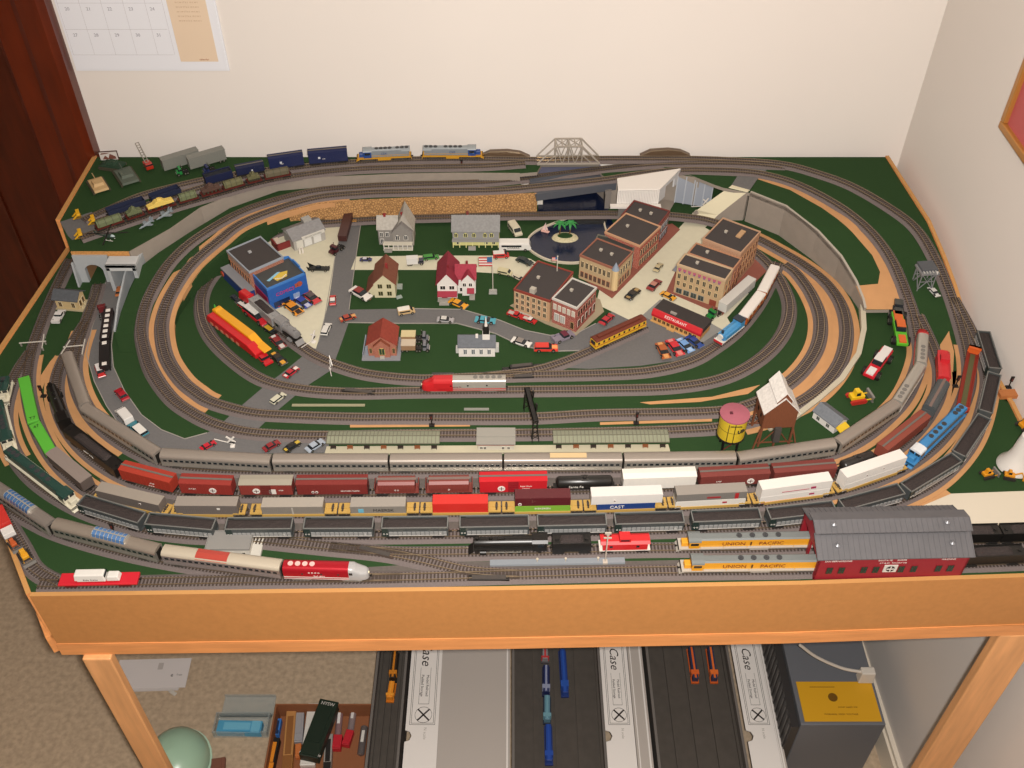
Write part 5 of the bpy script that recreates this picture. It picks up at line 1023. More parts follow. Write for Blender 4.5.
# 5 brick school
t, w_, _ = frame('brick_schoolhouse', 'small red brick building with a rust red gable roof on a grey slab', 'building', (369, 357), (397, 357)); BR = mbrick('#96503c', '#b08a74', 260)
MB().b(-10, w_+6, -10, 44, 0, 2).build('slab', m('#8c8c90', .8), t); gable(t, 0, w_, 0, 40, 26, 42, 'y', '#8e3c2e', wall=BR, over=2.4, z0=2)
gable(t, w_*.22, w_*.78, -4, 8, 24, 36, 'y', '#8a4a34', wall=BR, over=1, z0=2); wins(t, 'f', -4, [(w_*.5, 8)], 8, 12, '#c9b46a', '#3a4a38', arch=True); wins(t, 'f', 0, [(4, 8), (w_-4, 8)], 3, 9, '#a98a5a', '#2a2a28')
wins(t, 'l', 0, [(10, 8), (20, 8), (30, 8)], 5, 10, '#a98a5a', '#2a2a28'); wins(t, 'r', w_, [(10, 8), (20, 8), (30, 8)], 5, 10, '#a98a5a', '#2a2a28'); MB().b(-5, -1, 2, 38, 2, 14).b(-9.6, -8, 0, 44, 2, 7).build('side_wall', m('#8d929c', .7), t); MB().b(w_*.42, w_*.58, -8, -4, 2, 5).build('steps', m('#b5b0a4', .7), t)
# 6 church
t, w_, _ = frame('white_church', 'white church with a dark grey roof and a black and white steeple', 'church', (459, 357), (495, 357)); 
gable(t, 0, w_, 0, 28, 20, 31, 'x', '#63666b', wall=WW, over=1.6); wins(t, 'f', 0, [(w_*(.18+.22*i), 6) for i in range(4)], 5, 9, '#eee9e0', '#6b7074', arch=True)
MB().b(w_*.66, w_*.86, 8, 18, 24, 38).build('tower', WHITE, t); MB().b(w_*.67, w_*.85, 9, 17, 38, 52, tx=1, ty=1).build('belfry', BLACK, t); MB().c((w_*.76, 13, 52), (w_*.76, 13, 70), 2.6, .3, 8).build('spire', WHITE, t)
MB().b(w_*.47, w_*.54, 10, 14, 28, 35).build('chimney', WHITE, t); MB().b(w_, w_+6, 10, 20, 0, 12).b(-5, 0, 8, 18, 0, 8).build('porch', m('#c4c2bc', .7), t)
# 7 service station
t, w_, _ = frame('service_station', 'grey service station with white garage doors and a maroon side wall', 'building', (295, 251.5), (326, 240)); 
MB().b(0, w_, 0, 42, 0, 22).build('wall', wm('#aeaaa2'), t); gable(t, 0, w_, 0, 42, 22, 32, 'x', '#8b8988', over=2)
rep('garage_door', MB().b(-7, 7, -1, 0, 2, 17).b(-6, 6, -1.4, -1, 4, 5).b(-6, 6, -1.4, -1, 8, 9).b(-6, 6, -1.4, -1, 12, 13), m('#dcdad4', .5), t, [(w_*.44, 0, 0), (w_*.74, 0, 0)]); MB().b(w_*.08, w_*.28, -1, 0, 2, 18).build('office_window', m('#d8d4c8', .3), t)
MB().b(w_*.25, w_-2, -5, -2, 20, 25).build('sign_board', m('#d6d2c8', .5), t); text('SERVICE STATION', 4, m('#8a8680', .5), t, (w_*.6, -5.3, 22.5)); MB().b(w_*.55, w_*.8, 22, 34, 26, 38).build('roof_box', m('#a9a69e', .7), t)
MB().b(-26, 0, 16, 18.4, 0, 13).b(-26, -23, 16, 40, 0, 13).build('side_fence_wall', m('#7e2e2c', .7), t); MB().b(-24, -14, 24, 34, 0, 16, tx=1).build('pump_house', m('#d2bfae', .6), t)
rep('fuel_pump', MB().b(-1.6, 1.6, -1.2, 1.2, 0, 9).c((0, 0, 9), (0, 0, 12), 1.4, n=10), m('#e0d8cc', .5), t, [(4, -12, 0), (9, -13, 0)])
# generic flat roofed block
def block(name, label, A, B, C, h, wallc, roofc='#453f3d', par='#c9b08a', ph=2.5, brick=True, group=None, cat='building', chim=0):
    t, w_, d_ = frame(name, label, cat, A, B, C, h, group); wmat = mbrick(wallc, '#b59a84', 230) if brick else wm(wallc)
    MB().b(0, w_, 0, d_, 0, h-ph).build('wall', wmat, t); MB().b(1.5, w_-1.5, 1.5, d_-1.5, h-ph, h-ph+.8).build('roof', m(roofc, .85), t)
    MB().b(-.8, w_+.8, -.8, 1.4, h-ph-1.4, h).b(-.8, w_+.8, d_-1.4, d_+.8, h-ph-1.4, h).b(-.8, 1.4, 1.4, d_-1.4, h-ph-1.4, h).b(w_-1.4, w_+.8, 1.4, d_-1.4, h-ph-1.4, h).build('parapet', m(par, .7), t)
    for i in range(chim): MB().b(0, 4, 0, 4, 0, 4).b(-.5, 4.5, -.5, 4.5, 3.6, 4.6).build('roof_vent', m('#b8b0a2', .7), t).location = ((w_*(.3+.3*i))*.001, d_*.5*.001, (h-ph)*.001)
    return t, w_, d_
# 8 brick hall and blue shop
t, w_, d_ = block('brick_hall', 'brick building with a wide dark flat roof behind the blue shop', (249, 272), (283, 257), (258, 237.5), 54, '#8e4a34', par='#9aa0a8')
wins(t, 'l', 0, [(8+i*9, 26) for i in range(int(d_/9))], 4.6, 11, '#c98a5a', '#3c2420'); MB().b(w_*.4, w_*.4+5, d_*.6, d_*.6+5, 51, 55).build('roof_hatch', m('#a9a9a9', .6), t)
MB().b(-15, 0, -6, d_+4, 0, 21).build('annex_wall', m('#27407c', .6), t); MB().b(-16, 0, -7, d_+5, 21, 23).build('annex_roof', m('#8f8f92', .6), t); MB().b(-12, -3, -7.4, -6, 2, 15).build('annex_window', m('#a02c3c', .5), t); MB().c((-15.6, d_+2, 12), (-17, d_+2, 12), 5, n=14).build('round_sign', m('#c4502c', .5), t)
t, w_, d_ = frame('blue_shop', 'bright blue shop with a stepped parapet and pink wall lettering', 'shop', (266.5, 289), (305.5, 272.5), (285, 257), 47); BLU = m('#1f5aa8', .5)
MB().b(0, w_, 0, d_, 0, 42).build('wall', BLU, t); MB().b(2, w_-2, 2, d_-2, 42, 43).build('roof', m('#4a4a48', .85), t); MB().b(0, w_, 0, 2, 42, 46).b(0, 2, 2, d_-2, 42, 46).build('parapet', m('#3f7cc4', .5), t)
MB().ex([(0, 42), (0, 46), (d_*.3, 46), (d_*.3, 50), (d_*.7, 50), (d_*.7, 46), (d_, 46), (d_, 42)], w_-2, w_, 'x').ex([(0, 42), (0, 46), (w_*.35, 52), (w_*.7, 52), (w_, 46), (w_, 42)], d_-2, d_).build('stepped_parapet', m('#3f7cc4', .5), t)
mb = MB(); random.seed(3)
MB().ex([(w_*.35, 12), (w_*.62, 14), (w_*.72, 26), (w_*.5, 30), (w_*.32, 22)], 43, 43.6, 'z').build('roof_painting', m('#d8b84a', .6), t); MB().ex([(w_*.16, 22), (w_*.5, 32), (w_*.56, 30), (w_*.2, 18)], 43.6, 44, 'z').build('roof_painting', m('#8fc4dc', .6), t)
for i in range(7): MB().c((w_*.36+i*3, 13+abs(i-3)*1.4, 43.8), (w_*.36+i*3, 13+abs(i-3)*1.4, 44.4), 1.2, n=10).build('roof_bulb', WHITE, t)
text('COMICS', 9, m('#c02c6c', .5), t, (w_*.42, -.6, 27), ext=.3); MB().c((w_*.8, -.2, 30), (w_*.8, -1, 30), 5, n=16).b(w_*.68, w_*.76, -1, 0, 26, 33).build('wall_mural', m('#a8503a', .5), t); MB().b(w_*.1, w_*.5, -1, 0, 3, 14).build('shop_window', m('#1a2c50', .2), t); MB().b(w_*.6, w_*.76, -1, 0, 1, 15).build('shop_door', m('#8fa0c0', .4), t)
MB().b(-1, 0, 4, d_-4, 4, 26).build('side_mural', m('#a02c4c', .5), t)
# 9 tan and red brick pair
t, w_, d_ = block('tan_brick_building', 'tan stone building with a dark roof, left of the red brick corner building', (514, 289), (550, 301), (574, 272.5), 45, '#b08a64', par='#8c3c30', chim=1)
wins(t, 'f', 0, [(6+i*10, z) for z in (7, 19, 31) for i in range(int(w_/10))], 4.6, 7.6, '#dcc9a4', '#4a3f36'); wins(t, 'l', 0, [(8+i*12, z) for z in (19, 31) for i in range(int(d_/12))], 4.6, 7.6, '#dcc9a4', '#4a3f36'); MB().b(w_*.4, w_*.4+9, 4, 12, 42, 52).build('chimney', m('#b5aea0', .7), t); MB().b(2, w_*.5, -7, 0, 0, 2).build('steps', m('#b5aea0', .7), t)
t2, w2, d2 = block('red_brick_building', 'deep red brick corner building with a pale edged black roof', (552.5, 298), (577, 308), (600, 289), 51, '#8c2f2a', par='#cfcac0', chim=1)
wins(t2, 'f', 0, [(5+i*8.5, 30) for i in range(int(w2/8.5))], 4.6, 10, '#e4dccc', '#c9bfae'); wins(t2, 'f', 0, [(9, 8), (20, 8)], 8, 14, '#ece6da', '#b8b4ac'); wins(t2, 'f', 0, [(w2-7, 5)], 5, 12, '#b59a6a', '#3a2a24')
wins(t2, 'r', w2, [(6+i*8, 30) for i in range(int(d2/8))], 4, 10, '#c9a088', '#2c1c1c'); wins(t2, 'r', w2, [(8+i*12, 8) for i in range(int(d2/12))], 5, 12, '#e4dccc', '#4a2a26')
slab('sidewalk', P_([(510, 306), (545, 324), (576, 336), (604, 312), (600, 300), (560, 280)]), m('#a09278', .8), top=1.2, thick=1)
# 10 street row
RED = m('#8f5547', .8)
slab('sidewalk', P_([(578, 276), (612, 299), (680, 230), (672, 224), (620, 240)]), RED, top=1.4, thick=1.2)
t, w_, d_ = block('corner_bank', 'cream stone corner building with a small grey corner turret', (580, 255), (616, 269), (632, 251.5), 49, '#c0a680', par='#9a6450', chim=2, brick=False)
wins(t, 'f', 0, [(6+i*8.4, 26) for i in range(int(w_/8.4))], 4.6, 11, '#e8d4a8', '#4a4038', arch=True); wins(t, 'f', 0, [(6+i*8.4, 6) for i in range(int(w_/8.4))], 4.8, 10, '#a8674a', '#5a5048'); wins(t, 'r', w_, [(10+i*9, 26) for i in range(int(d_/9)-1)], 4.6, 11, '#e8d4a8', '#4a4038', arch=True); wins(t, 'r', w_, [(10+i*9, 5) for i in range(int(d_/9)-1)], 5, 11, '#b87858', '#5a5048')
MB().c((w_-1, 1, 6), (w_-1, 1, 46), 6, n=12).build('corner_turret', m('#d8bc8c', .7), t); MB().c((w_-1, 1, 46), (w_-1, 1, 60), 6.6, .4, 12).build('turret_roof', m('#8d98a6', .6), t)
t, w_, d_ = block('green_shop', 'narrow grey green fronted shop between the corner building and the red one', (593, 245.5), (632, 253), (641, 243), 42, '#7d8a7c', par='#6a6a5e', roofc='#3c3e3a', brick=False)
wins(t, 'r', w_, [(d_*.3, 22), (d_*.7, 22), (d_*.3, 6), (d_*.7, 6)], 5, 10, '#a9b4a6', '#3a4440')
t, w_, d_ = block('red_cornice_building', 'red brick shop with an orange cornice in the middle of the street row', (605, 232), (640, 246), (658, 225.5), 50, '#9a3c2c', par='#c99b78', chim=1)
wins(t, 'r', w_, [(6+i*8, 26) for i in range(int(d_/8))], 4.6, 12, '#e0b890', '#3a201c', arch=True); wins(t, 'r', w_, [(6+i*8, 6) for i in range(int(d_/8))], 5, 11, '#c9b08a', '#4a3c34'); wins(t, 'f', 0, [(8+i*12, 30) for i in range(int(w_/12))], 4.6, 9, '#e0b890', '#3a201c')
t, w_, d_ = block('dark_roofed_building', 'dark roofed brick building at the far end of the street row', (622, 215), (658, 226), (673, 212), 48, '#7c3a34', par='#7a3a34', chim=2)
wins(t, 'r', w_, [(6+i*8, 24) for i in range(int(d_/8))], 4.6, 11, '#b4b8bc', '#4a4c50'); wins(t, 'r', w_, [(6+i*8, 6) for i in range(int(d_/8))], 5, 11, '#b4b8bc', '#4a4c50')
# 11 east side block
slab('sidewalk', P_([(666, 292), (722, 316), (770, 268), (762, 262), (718, 250), (680, 262)]), RED, top=1.4, thick=1.2)
CR = '#bfa27c'
t, w_, d_ = block('cream_hotel', 'cream three storey hotel with pink and blue bunting along its cornice', (677.5, 264), (725.5, 280), (733.5, 269.5), 60, CR, par='#c8ac8a', chim=1, brick=False)
wins(t, 'f', 0, [(6+i*11, 33) for i in range(int(w_/11))], 4.6, 9, '#d8c090', '#4a4640'); wins(t, 'f', 0, [(6+i*11, 19) for i in range(int(w_/11))], 4.6, 8, '#d8c090', '#4a4640'); wins(t, 'f', 0, [(9+i*13, 3) for i in range(4)], 9, 9, '#8d9088', '#3c4440'); MB().b(w_*.76, w_*.9, -1, 0, 1, 12).build('shop_door', m('#8a4030', .5), t)
mb = MB(); mb2 = MB()
for i in range(9): x_ = 3+i*(w_-6)/9; mb.ex([(x_, 54), (x_+6, 54), (x_+5, 49), (x_+3, 47.4), (x_+1, 49)], -2.2, -1.4); mb2.ex([(x_+1.6, 50), (x_+4.4, 50), (x_+3, 47)], -2.6, -2)
mb.build('bunting', m('#b8607a', .6), t); mb2.build('bunting_stripe', m('#5a5a8a', .6), t); MB().b(-8, 0, 4, d_, 40, 42).build('side_awning', m('#7d8088', .6), t)
wins(t, 'r', w_, [(d_*.3, 33), (d_*.75, 33), (d_*.3, 18), (d_*.75, 18)], 4, 9, '#d8a070', '#5a2c20')
t, w_, d_ = block('middle_brick_shop', 'brick shop with orange parapets directly behind the cream hotel', (688, 253), (733.5, 269), (741, 258.5), 60, '#925440', par='#bb8868', chim=1)
wins(t, 'r', w_, [(d_*.3, 34), (d_*.75, 34), (d_*.3, 14), (d_*.75, 14)], 3.4, 12, '#d8a070', '#5a2c20')
t, w_, d_ = block('tall_tan_store', 'tall tan brick store with a big black roof behind the orange parapet shop', (703, 238.5), (741, 253), (761, 232), 67, '#a87c5c', par='#bf987a', chim=1)
wins(t, 'r', w_, [(8+i*11, z) for z in (12, 28, 44) for i in range(int(d_/11))], 3.6, 9, '#d8a878', '#6a3c2c'); wins(t, 'l', 0, [(8+i*11, 40) for i in range(int(d_/11))], 3.6, 9, '#b8b4b0', '#4a4648'); MB().b(w_*.6, w_*.72, d_*.5, d_*.8, 64.8, 68).build('roof_skylight', m('#c09a72', .6), t)
# 12 diner
slab('sidewalk', P_([(642, 316), (700, 345), (722, 330), (690, 312), (660, 300)]), m('#8f8d88', .8), top=1.2, thick=1)
t, w_, d_ = frame('red_diner', 'long bright red diner car restaurant with a black roof and white sign', 'diner', (653, 310), (701, 331), (707, 318), 22)
MB().b(0, w_, 0, d_, 1, 12).build('wall', m('#cc9a5c', .6), t); MB().ex([(-1, 10), (-1.6, 15), (2, 22), (5, 22), (5, 10)], -1, w_+1, 'x').build('red_band', m('#c8242c', .45), t); MB().b(-1, w_+1, 5, d_+1, 12, 21.4).build('roof', m('#3a3432', .7), t)
wins(t, 'f', 0, [(6+i*8, 3) for i in range(int(w_/8))], 5, 5.6, '#d9a868', '#4a3424'); text('RESTAURANT', 6.4, WHITE, t, (w_*.48, -.2, 18.6), rot=(math.radians(62), 0, 0)); MB().b(w_*.35, w_*.5, -6, 0, 0, 3).b(-1, w_+1, -3, -1, 0, 2).build('steps', m('#d6a464', .6), t); MB().b(w_*.3, w_*.42, 9, 13, 21, 24).build('roof_vent', m('#9a948c', .6), t)
MB().b(-1, 0, 2, d_, 2, 11).build('end_window', GLASS, t)
# 13 coal tipple
a = W(757, 447, 0); t = thing('coal_tipple', 'brown timber coal tipple with white roofs standing on wooden legs', 'building', Vector((a.x, a.y, TZ)), .06); BRN = m('#76452c', .75, noise=.12, ns=120, stretch=(6, 6, 1))
w_ = 46; d_ = 40
gable(t, 0, w_, 0, d_, 70, 96, 'y', '#e2dcd4', wall=BRN, over=2.6, z0=38); gable(t, w_*.28, w_*.72, -1, d_+1, 92, 106, 'y', '#ebe6de', wall=BRN, over=1.6, name='monitor_roof', z0=80)
for x_ in (1, w_*.5, w_-1): rep('timber_leg', MB().b(-1.3, 1.3, -1.3, 1.3, 0, 39), BRN, t, [(x_, y_, 0) for y_ in (1, d_-1)])
mb = MB()
for y_ in (1, d_-1): mb.bar((0, y_, 2), (w_*.5, y_, 36), 1.3).bar((w_, y_, 2), (w_*.5, y_, 36), 1.3).bar((-4, y_, 8), (w_+4, y_, 8), 1.5)
mb.build('cross_brace', BRN, t); MB().bar((w_, 2, 34), (w_+9, -3, 0), 2).bar((0, 2, 34), (-7, -3, 0), 2).build('raking_prop', BRN, t); MB().b(w_*.4, w_*.6, -6, 4, 14, 40, ty=2).build('coal_chute', m('#4a4440', .6), t)
wins(t, 'l', 0, [(12, 50), (26, 50)], 5, 7, '#6a4028', '#241c18')
# 14 water tower
a = W(729, 453, 0); t = thing('water_tower', 'yellow water tower with a pink roof on black legs', 'water tower', Vector((a.x, a.y+.012, TZ)), 0)
MB().c((0, 0, 27), (0, 0, 67), 19, n=28).build('tank', m('#d2b42e', .5), t, smooth=True); MB().lathe([(20.6, 66), (20.6, 68), (10, 71), (.5, 72)], n=28).build('roof', m('#a55c68', .6), t, smooth=True); MB().c((0, 0, 26), (0, 0, 28.5), 20, n=28).c((0, 0, 46), (0, 0, 46.6), 19.2, n=28).build('hoop', m('#201c1a', .5), t)
rep('leg', MB().c((0, 0, 0), (0, 0, 27), 1.8, n=8), BLACK, t, [(14*math.cos(q), 14*math.sin(q), 0) for q in (.7, 2.3, 3.9, 5.5)]); mb = MB()
for q in (.7, 2.3, 3.9, 5.5): mb.bar((14*math.cos(q), 14*math.sin(q), 3), (14*math.cos(q+1.6), 14*math.sin(q+1.6), 24), 1)
mb.build('cross_brace', m('#6a2424', .6), t); MB().b(-8, 8, -19.6, -18.6, 60, 61).bar((-10, -19.4, 28), (-10, -19.4, 64), .8).bar((-1, -19.6, 28), (-1, -19.6, 64), .8).build('ladder', BLACK, t)
MB().b(-8, -4, -5, -1, 70, 72.6).b(6, 9, 2, 5, 69, 71).build('roof_hatch', m('#5a2430', .6), t)
lt = MB(); 
for q in range(6): an = -1.3+q*.12; lt.b(0, 0.1, 0, .1, 0, .1)
text('UP', 9, m('#3a3424', .5), t, (8, -18.2, 50), (PI/2, 0, .42), ext=.8)
# 15 shed with yellow awning
t, w_, d_ = frame('grey_roofed_shed', 'small white shed with a grey roof and a yellow awning', 'shed', (812, 418), (833, 434)); gable(t, 0, w_, 0, 26, 14, 22, 'x', '#6f7378', wall=WW, over=1.8); wins(t, 'f', 0, [(w_*.25, 4), (w_*.7, 4)], 5, 6, '#d8d4cc', '#4a4a48')
MB().ex([(0, 12), (16, 7), (16, 5.6), (0, 10)], 2, 22).build('awning', m('#e8c02c', .5), t).location = (w_*.001, 0, 0); rep('awning_post', MB().c((0, 0, 0), (0, 0, 6.5), .7, n=6), m('#c8a020', .5), t, [(w_+15, 3, 0), (w_+15, 21, 0)])
# 16 depot at the rear left
t, w_, d_ = frame('small_depot', 'small beige depot with a dark grey roof beside the rear left tracks', 'building', (58, 309), (80, 311)); gable(t, 0, w_, 0, 24, 22, 30, 'x', '#55585c', wall=wm('#cdb384'), over=3.4); wins(t, 'f', 0, [(8, 6), (w_-8, 6)], 5, 9, '#e6d9b8', '#5a4426'); wins(t, 'r', w_, [(8, 5), (17, 5)], 5, 10, '#e6d9b8', '#5a4426'); MB().b(-2, w_+7, -3, 27, 0, 1.6).build('platform', m('#b5a888', .8), t)
MB().b(w_+3, w_+5, 4, 8, 1.6, 5).b(w_+2, w_+4, 14, 16, 1.6, 7).build('crate', m('#d9c9a4', .6), t)
# 17 engine house
t, w_, d_ = frame('engine_house', 'large red engine house with a grey ribbed roof spanning two tracks', 'engine house', (812.5, 580), (960, 577)); RW = m('#98202c', .55); d_ = 76; RG = m('#646264', .6, noise=.05, ns=80)
mb = MB().b(0, w_, 0, 2.4, 0, 45).b(0, w_, d_-2.4, d_, 0, 45); mb.build('long_wall', RW, t)
prof = [(0, 45), (0, 34), (6, 34), (6, 44), (34, 50), (38, 50), (38, 44), (42, 50), (d_-6, 44), (d_-6, 34), (d_, 34), (d_, 45), (d_*.64, 58), (d_*.36, 58)]
for x0_, x1_ in ((0, 2.4), (w_-2.4, w_)):
    MB().ex([(0, 34), (0, 45), (d_*.34, 58), (d_*.66, 58), (d_, 45), (d_, 34)], x0_, x1_, 'x').b(x0_, x1_, 0, 5, 0, 34).b(x0_, x1_, d_/2-3, d_/2+3, 0, 34).b(x0_, x1_, d_-5, d_, 0, 34).build('end_wall', RW, t)
rf = MB(); rf.ex([(-3, 43.6), (-3, 45), (d_*.36, 60), (d_*.36, 58)], -4, w_+4, 'x').ex([(d_+3, 43.6), (d_+3, 45), (d_*.64, 60), (d_*.64, 58)], -4, w_+4, 'x'); n = 30
for i in range(n): xx = -3+(w_+6)*i/(n-1); rf.ex([(-3, 45), (-3, 45.6), (d_*.36, 60.6), (d_*.36, 60)], xx-.4, xx+.4, 'x').ex([(d_+3, 45), (d_+3, 45.6), (d_*.64, 60.6), (d_*.64, 60)], xx-.4, xx+.4, 'x')
rf.build('main_roof', RG, t)
MB().b(2, w_-2, d_*.33, d_*.35+1, 56, 65).b(2, w_-2, d_*.66, d_*.68, 56, 65).build('monitor_wall', m('#3c3e40', .6), t)
rf = MB().ex([(d_*.28, 64.6), (d_*.28, 66), (d_*.5, 72), (d_*.72, 66), (d_*.72, 64.6), (d_*.5, 70.4)], -5, w_+3, 'x')
for i in range(n): xx = -4+(w_+6)*i/(n-1); rf.ex([(d_*.28, 66), (d_*.28, 66.5), (d_*.5, 72.5), (d_*.5, 72)], xx-.4, xx+.4, 'x')
rf.build('monitor_roof', RG, t)
rep('roof_vent', MB().c((0, 0, 0), (0, 0, 5), 2, 2, 12).c((0, 0, 5), (0, 0, 7), 3.4, 1, 12), m('#8c8c90', .4, .4), t, [(w_*.1, d_*.4, 68), (w_*.85, d_*.4, 68), (w_*.12, 12, 50), (w_*.88, 12, 50)]); MB().b(w_*.46, w_*.52, -.5, 2, 58, 59).build('roof_plate', WHITE, t).location = (0, .026, .001)
wins(t, 'f', 0, [(w_*f_, 13) for f_ in (.09, .17, .32, .4, .57, .655, .82, .9)], 7, 12, '#7a1a22', '#1e3a2c')
MB().b(w_*.45, w_*.54, -.8, 0, 14, 28).build('emblem_board', m('#d9d6cc', .5), t); MB().c((w_*.495, -.8, 21), (w_*.495, -1.2, 21), 5.4, n=20).build('emblem_disc', m('#3a3432', .5), t); MB().b(w_*.495-5, w_*.495+5, -1.6, -1.2, 20.4, 21.6).b(w_*.495-.6, w_*.495+.6, -1.6, -1.2, 16, 26).build('emblem_cross', WHITE, t)
text('SAN BERNARDINO', 4, WHITE, t, (w_*.13, -.5, 38)); text('SANTA FE', 4, WHITE, t, (w_*.44, -.5, 38)); text('SHOPS', 4, WHITE, t, (w_*.55, -.5, 38)); text('MACHINE', 4, WHITE, t, (w_*.86, -.5, 38)); text('A.T. & S.F.   RAILWAY CO.', 3, WHITE, t, (w_*.5, -.5, 32.5))
slab('painted_ground', P_([(800, 581), (813, 546), (975, 543), (978, 578)]), GRASS, top=.5, thick=.2)
# 18 signal house at the front
t, w_, d_ = frame('signal_house', 'white walled signal house with a flat grey roof beside the dome cars', 'building', (212, 557), (251, 557)); MB().b(0, w_, 0, 24, 0, 17).build('wall', m('#d6cfc2', .6), t); MB().b(-5, w_+2, -3, 27, 17, 18.4).b(-5, w_+2, -3, -2, 18.4, 19.6).b(-5, w_+2, 26, 27, 18.4, 19.6).b(-5, -4, -2, 26, 18.4, 19.6).b(w_+1, w_+2, -2, 26, 18.4, 19.6).build('roof', m('#8c8984', .7), t)
wins(t, 'f', 0, [(w_*.4, 5), (w_*.55, 5), (w_*.85, 5)], 3, 4, '#cfc8ba', '#2c2a28'); MB().b(w_, w_+13, -4, 28, 0, 4).build('ramp', m('#c9c4b8', .7), t)
# 19 station and platforms
plz = slab('station_platform', P_([(325, 455), (670, 453), (668, 446), (327, 448)]), m('#c2b99e', .8), top=3.6, thick=3.4)
t, w_, d_ = frame('station_building', 'small cream station building with a grey roof between two platform canopies', 'station', (478, 452), (514, 452)); MB().b(0, w_, 0, 24, 3.6, 18).build('wall', m('#d0c7b4', .6), t); MB().b(-2, w_+2, -4, 27, 18, 19.6).b(-2, w_+2, 10, 27, 19.6, 21).build('roof', m('#9a968c', .7), t); MB().b(0, w_, -1.4, 0, 14, 17).build('fascia', m('#a04a40', .6), t)
wins(t, 'f', 0, [(5, 6), (10, 6), (w_*.7, 6), (w_*.85, 6)], 3, 4, '#ddd6c6', '#3a3632'); text('STATION', 3, m('#4a3a34', .6), t, (w_*.5, -1.6, 15.4))
for (A, B, l) in (((328, 452), (440, 452), 'long ribbed translucent canopy over the left part of the station platform'), ((553, 451.5), (668, 450.5), 'long ribbed translucent canopy over the right part of the station platform')):
    t, w_, d_ = frame('platform_canopy', l, 'canopy', A, B, None, 0, 'station platform canopies')
    MB().ex([(-1, 17), (11, 20), (23, 17), (23, 17.8), (11, 20.8), (-1, 17.8)], 0, w_, 'x').build('glazing', m('#9a9c84', .35, alpha=.8), t); mb = MB(); n = 30
    for i in range(n): xx = w_*i/(n-1); mb.ex([(-1.4, 17.4), (11, 20.4), (23.4, 17.4), (23.4, 18.4), (11, 21.4), (-1.4, 18.4)], xx-.4, xx+.4, 'x')
    mb.b(0, w_, -1.6, -1, 17, 18.6).b(0, w_, 23, 23.6, 17, 18.6).b(0, w_, 10.6, 11.4, 20.8, 21.6).build('canopy_frame', m('#6c6a58', .5), t)
    rep('post', MB().c((0, 0, 3.6), (0, 0, 18), .7, n=8), m('#6a665a', .5), t, [(6+i*(w_-12)/5, 11, 0) for i in range(6)])
    for i in range(7):
        bx_ = thing('platform_bench', 'small brown bench under the %s canopy, number %s from the left' % ('left' if 'left' in l else 'right', ['one', 'two', 'three', 'four', 'five', 'six', 'seven'][i]), 'bench', t.matrix_basis @ Vector(((8+i*(w_-16)/6)*.001, .002, .0036)), t.rotation_euler.z, 'benches on the station platform')
        MB().b(-4, 4, -1.5, 1.5, 2, 3).b(-4, 4, 1, 1.6, 3, 6).b(-3.6, -3, -1.4, 1.4, 0, 2).b(3, 3.6, -1.4, 1.4, 0, 2).build('seat', m('#8a5434' if i % 2 else '#3a302a', .6), bx_)
# 20 signal gantry
near = W(535, 441, 0); far = W(527, 410, 0); t = thing('signal_gantry', 'black lattice signal gantry spanning the tracks behind the station', 'signal', Vector((near.x, near.y, TZ)), math.atan2(far.y-near.y, far.x-near.x)); Lg = (far-near).length*1000; mb = MB(); hg = 44
for x_ in (0, Lg):
    m_ = MB()
    for sy in (-5, 5): m_.bar((x_-3, sy, 0), (x_, sy*.5, hg), 1.1).bar((x_+3, sy, 0), (x_, sy*.5, hg), 1.1)
    for k in range(4): z_ = 4+k*10; m_.bar((x_, -5+k*.6, z_), (x_, 5-k*.6, z_+8), .7).bar((x_, 5-k*.6, z_), (x_, -5+k*.6, z_+8), .7)
    m_.build('tower', BLACK, t)
mb = MB().b(-3, Lg+3, -4, -2.8, hg-5, hg).b(-3, Lg+3, 2.8, 4, hg-5, hg).b(-3, Lg+3, -4, 4, hg-1, hg); mb.build('beam', BLACK, t)
for x_ in (Lg*.3, Lg*.7): MB().b(x_-2, x_+2, -6, -4, hg, hg+12).c((x_, -6, hg+9), (x_, -6.6, hg+9), 1.3, n=8).build('signal_head', BLACK, t)
for (x_, y_, l) in ((432, 427, 'black colour light signal beside the inner tracks left of the station'), (636, 425, 'black colour light signal beside the inner tracks right of the station'), (462, 172, 'small dark signal post in front of the rear grey wall'), (955, 387, 'small black signal standing on bare board beside the maroon flatcar'), (1008, 388, 'small black signal post on the grass near the right wall'), (44, 397, 'small dark signal lying between the tracks at the left bend'), (116, 536, 'small dark signal post on the front left grass triangle')):
    q = W(x_, y_, H2 if y_ < 200 else 0); t = thing('signal_post', l, 'signal', Vector((q.x, q.y, q.z+(.003 if y_ < 200 or y_ > 410 else .001)))); MB().b(-4, 4, -3, 3, 0, 2).c((0, 0, 2), (0, 0, 18), .9, n=8).b(-1.8, 1.8, -1.4, 1.4, 13, 22).b(-2.4, 2.4, -1, 1, 21, 22.4).build('mast', m('#241f1d', .6), t); MB().c((0, -1.4, 19), (0, -2, 19), 1, n=10).c((0, -1.4, 16), (0, -2, 16), 1, n=10).build('lens', m('#6a2a24', .3), t)
for (x_, y_, l) in ((612, 562, 'tall pale crossing signal mast in front of the red caboose'), ):
    q = W(605, 563, 0); t = thing('signal_mast', l, 'signal', Vector((q.x, q.y, TZ+.001))); MB().b(-3, 3, -3, 3, 0, 3).bar((0, 0, 3), (0, 0, 60), 1.5).b(-5, 5, -.6, .6, 50, 52).b(-4, 4, -.8, .8, 56, 62).build('mast', m('#c2b6a8', .5), t); MB().c((-3, -.8, 58), (-3, -1.6, 58), 1.4, n=10).c((3, -.8, 58), (3, -1.6, 58), 1.4, n=10).build('lamp', m('#6a2a28', .3), t)
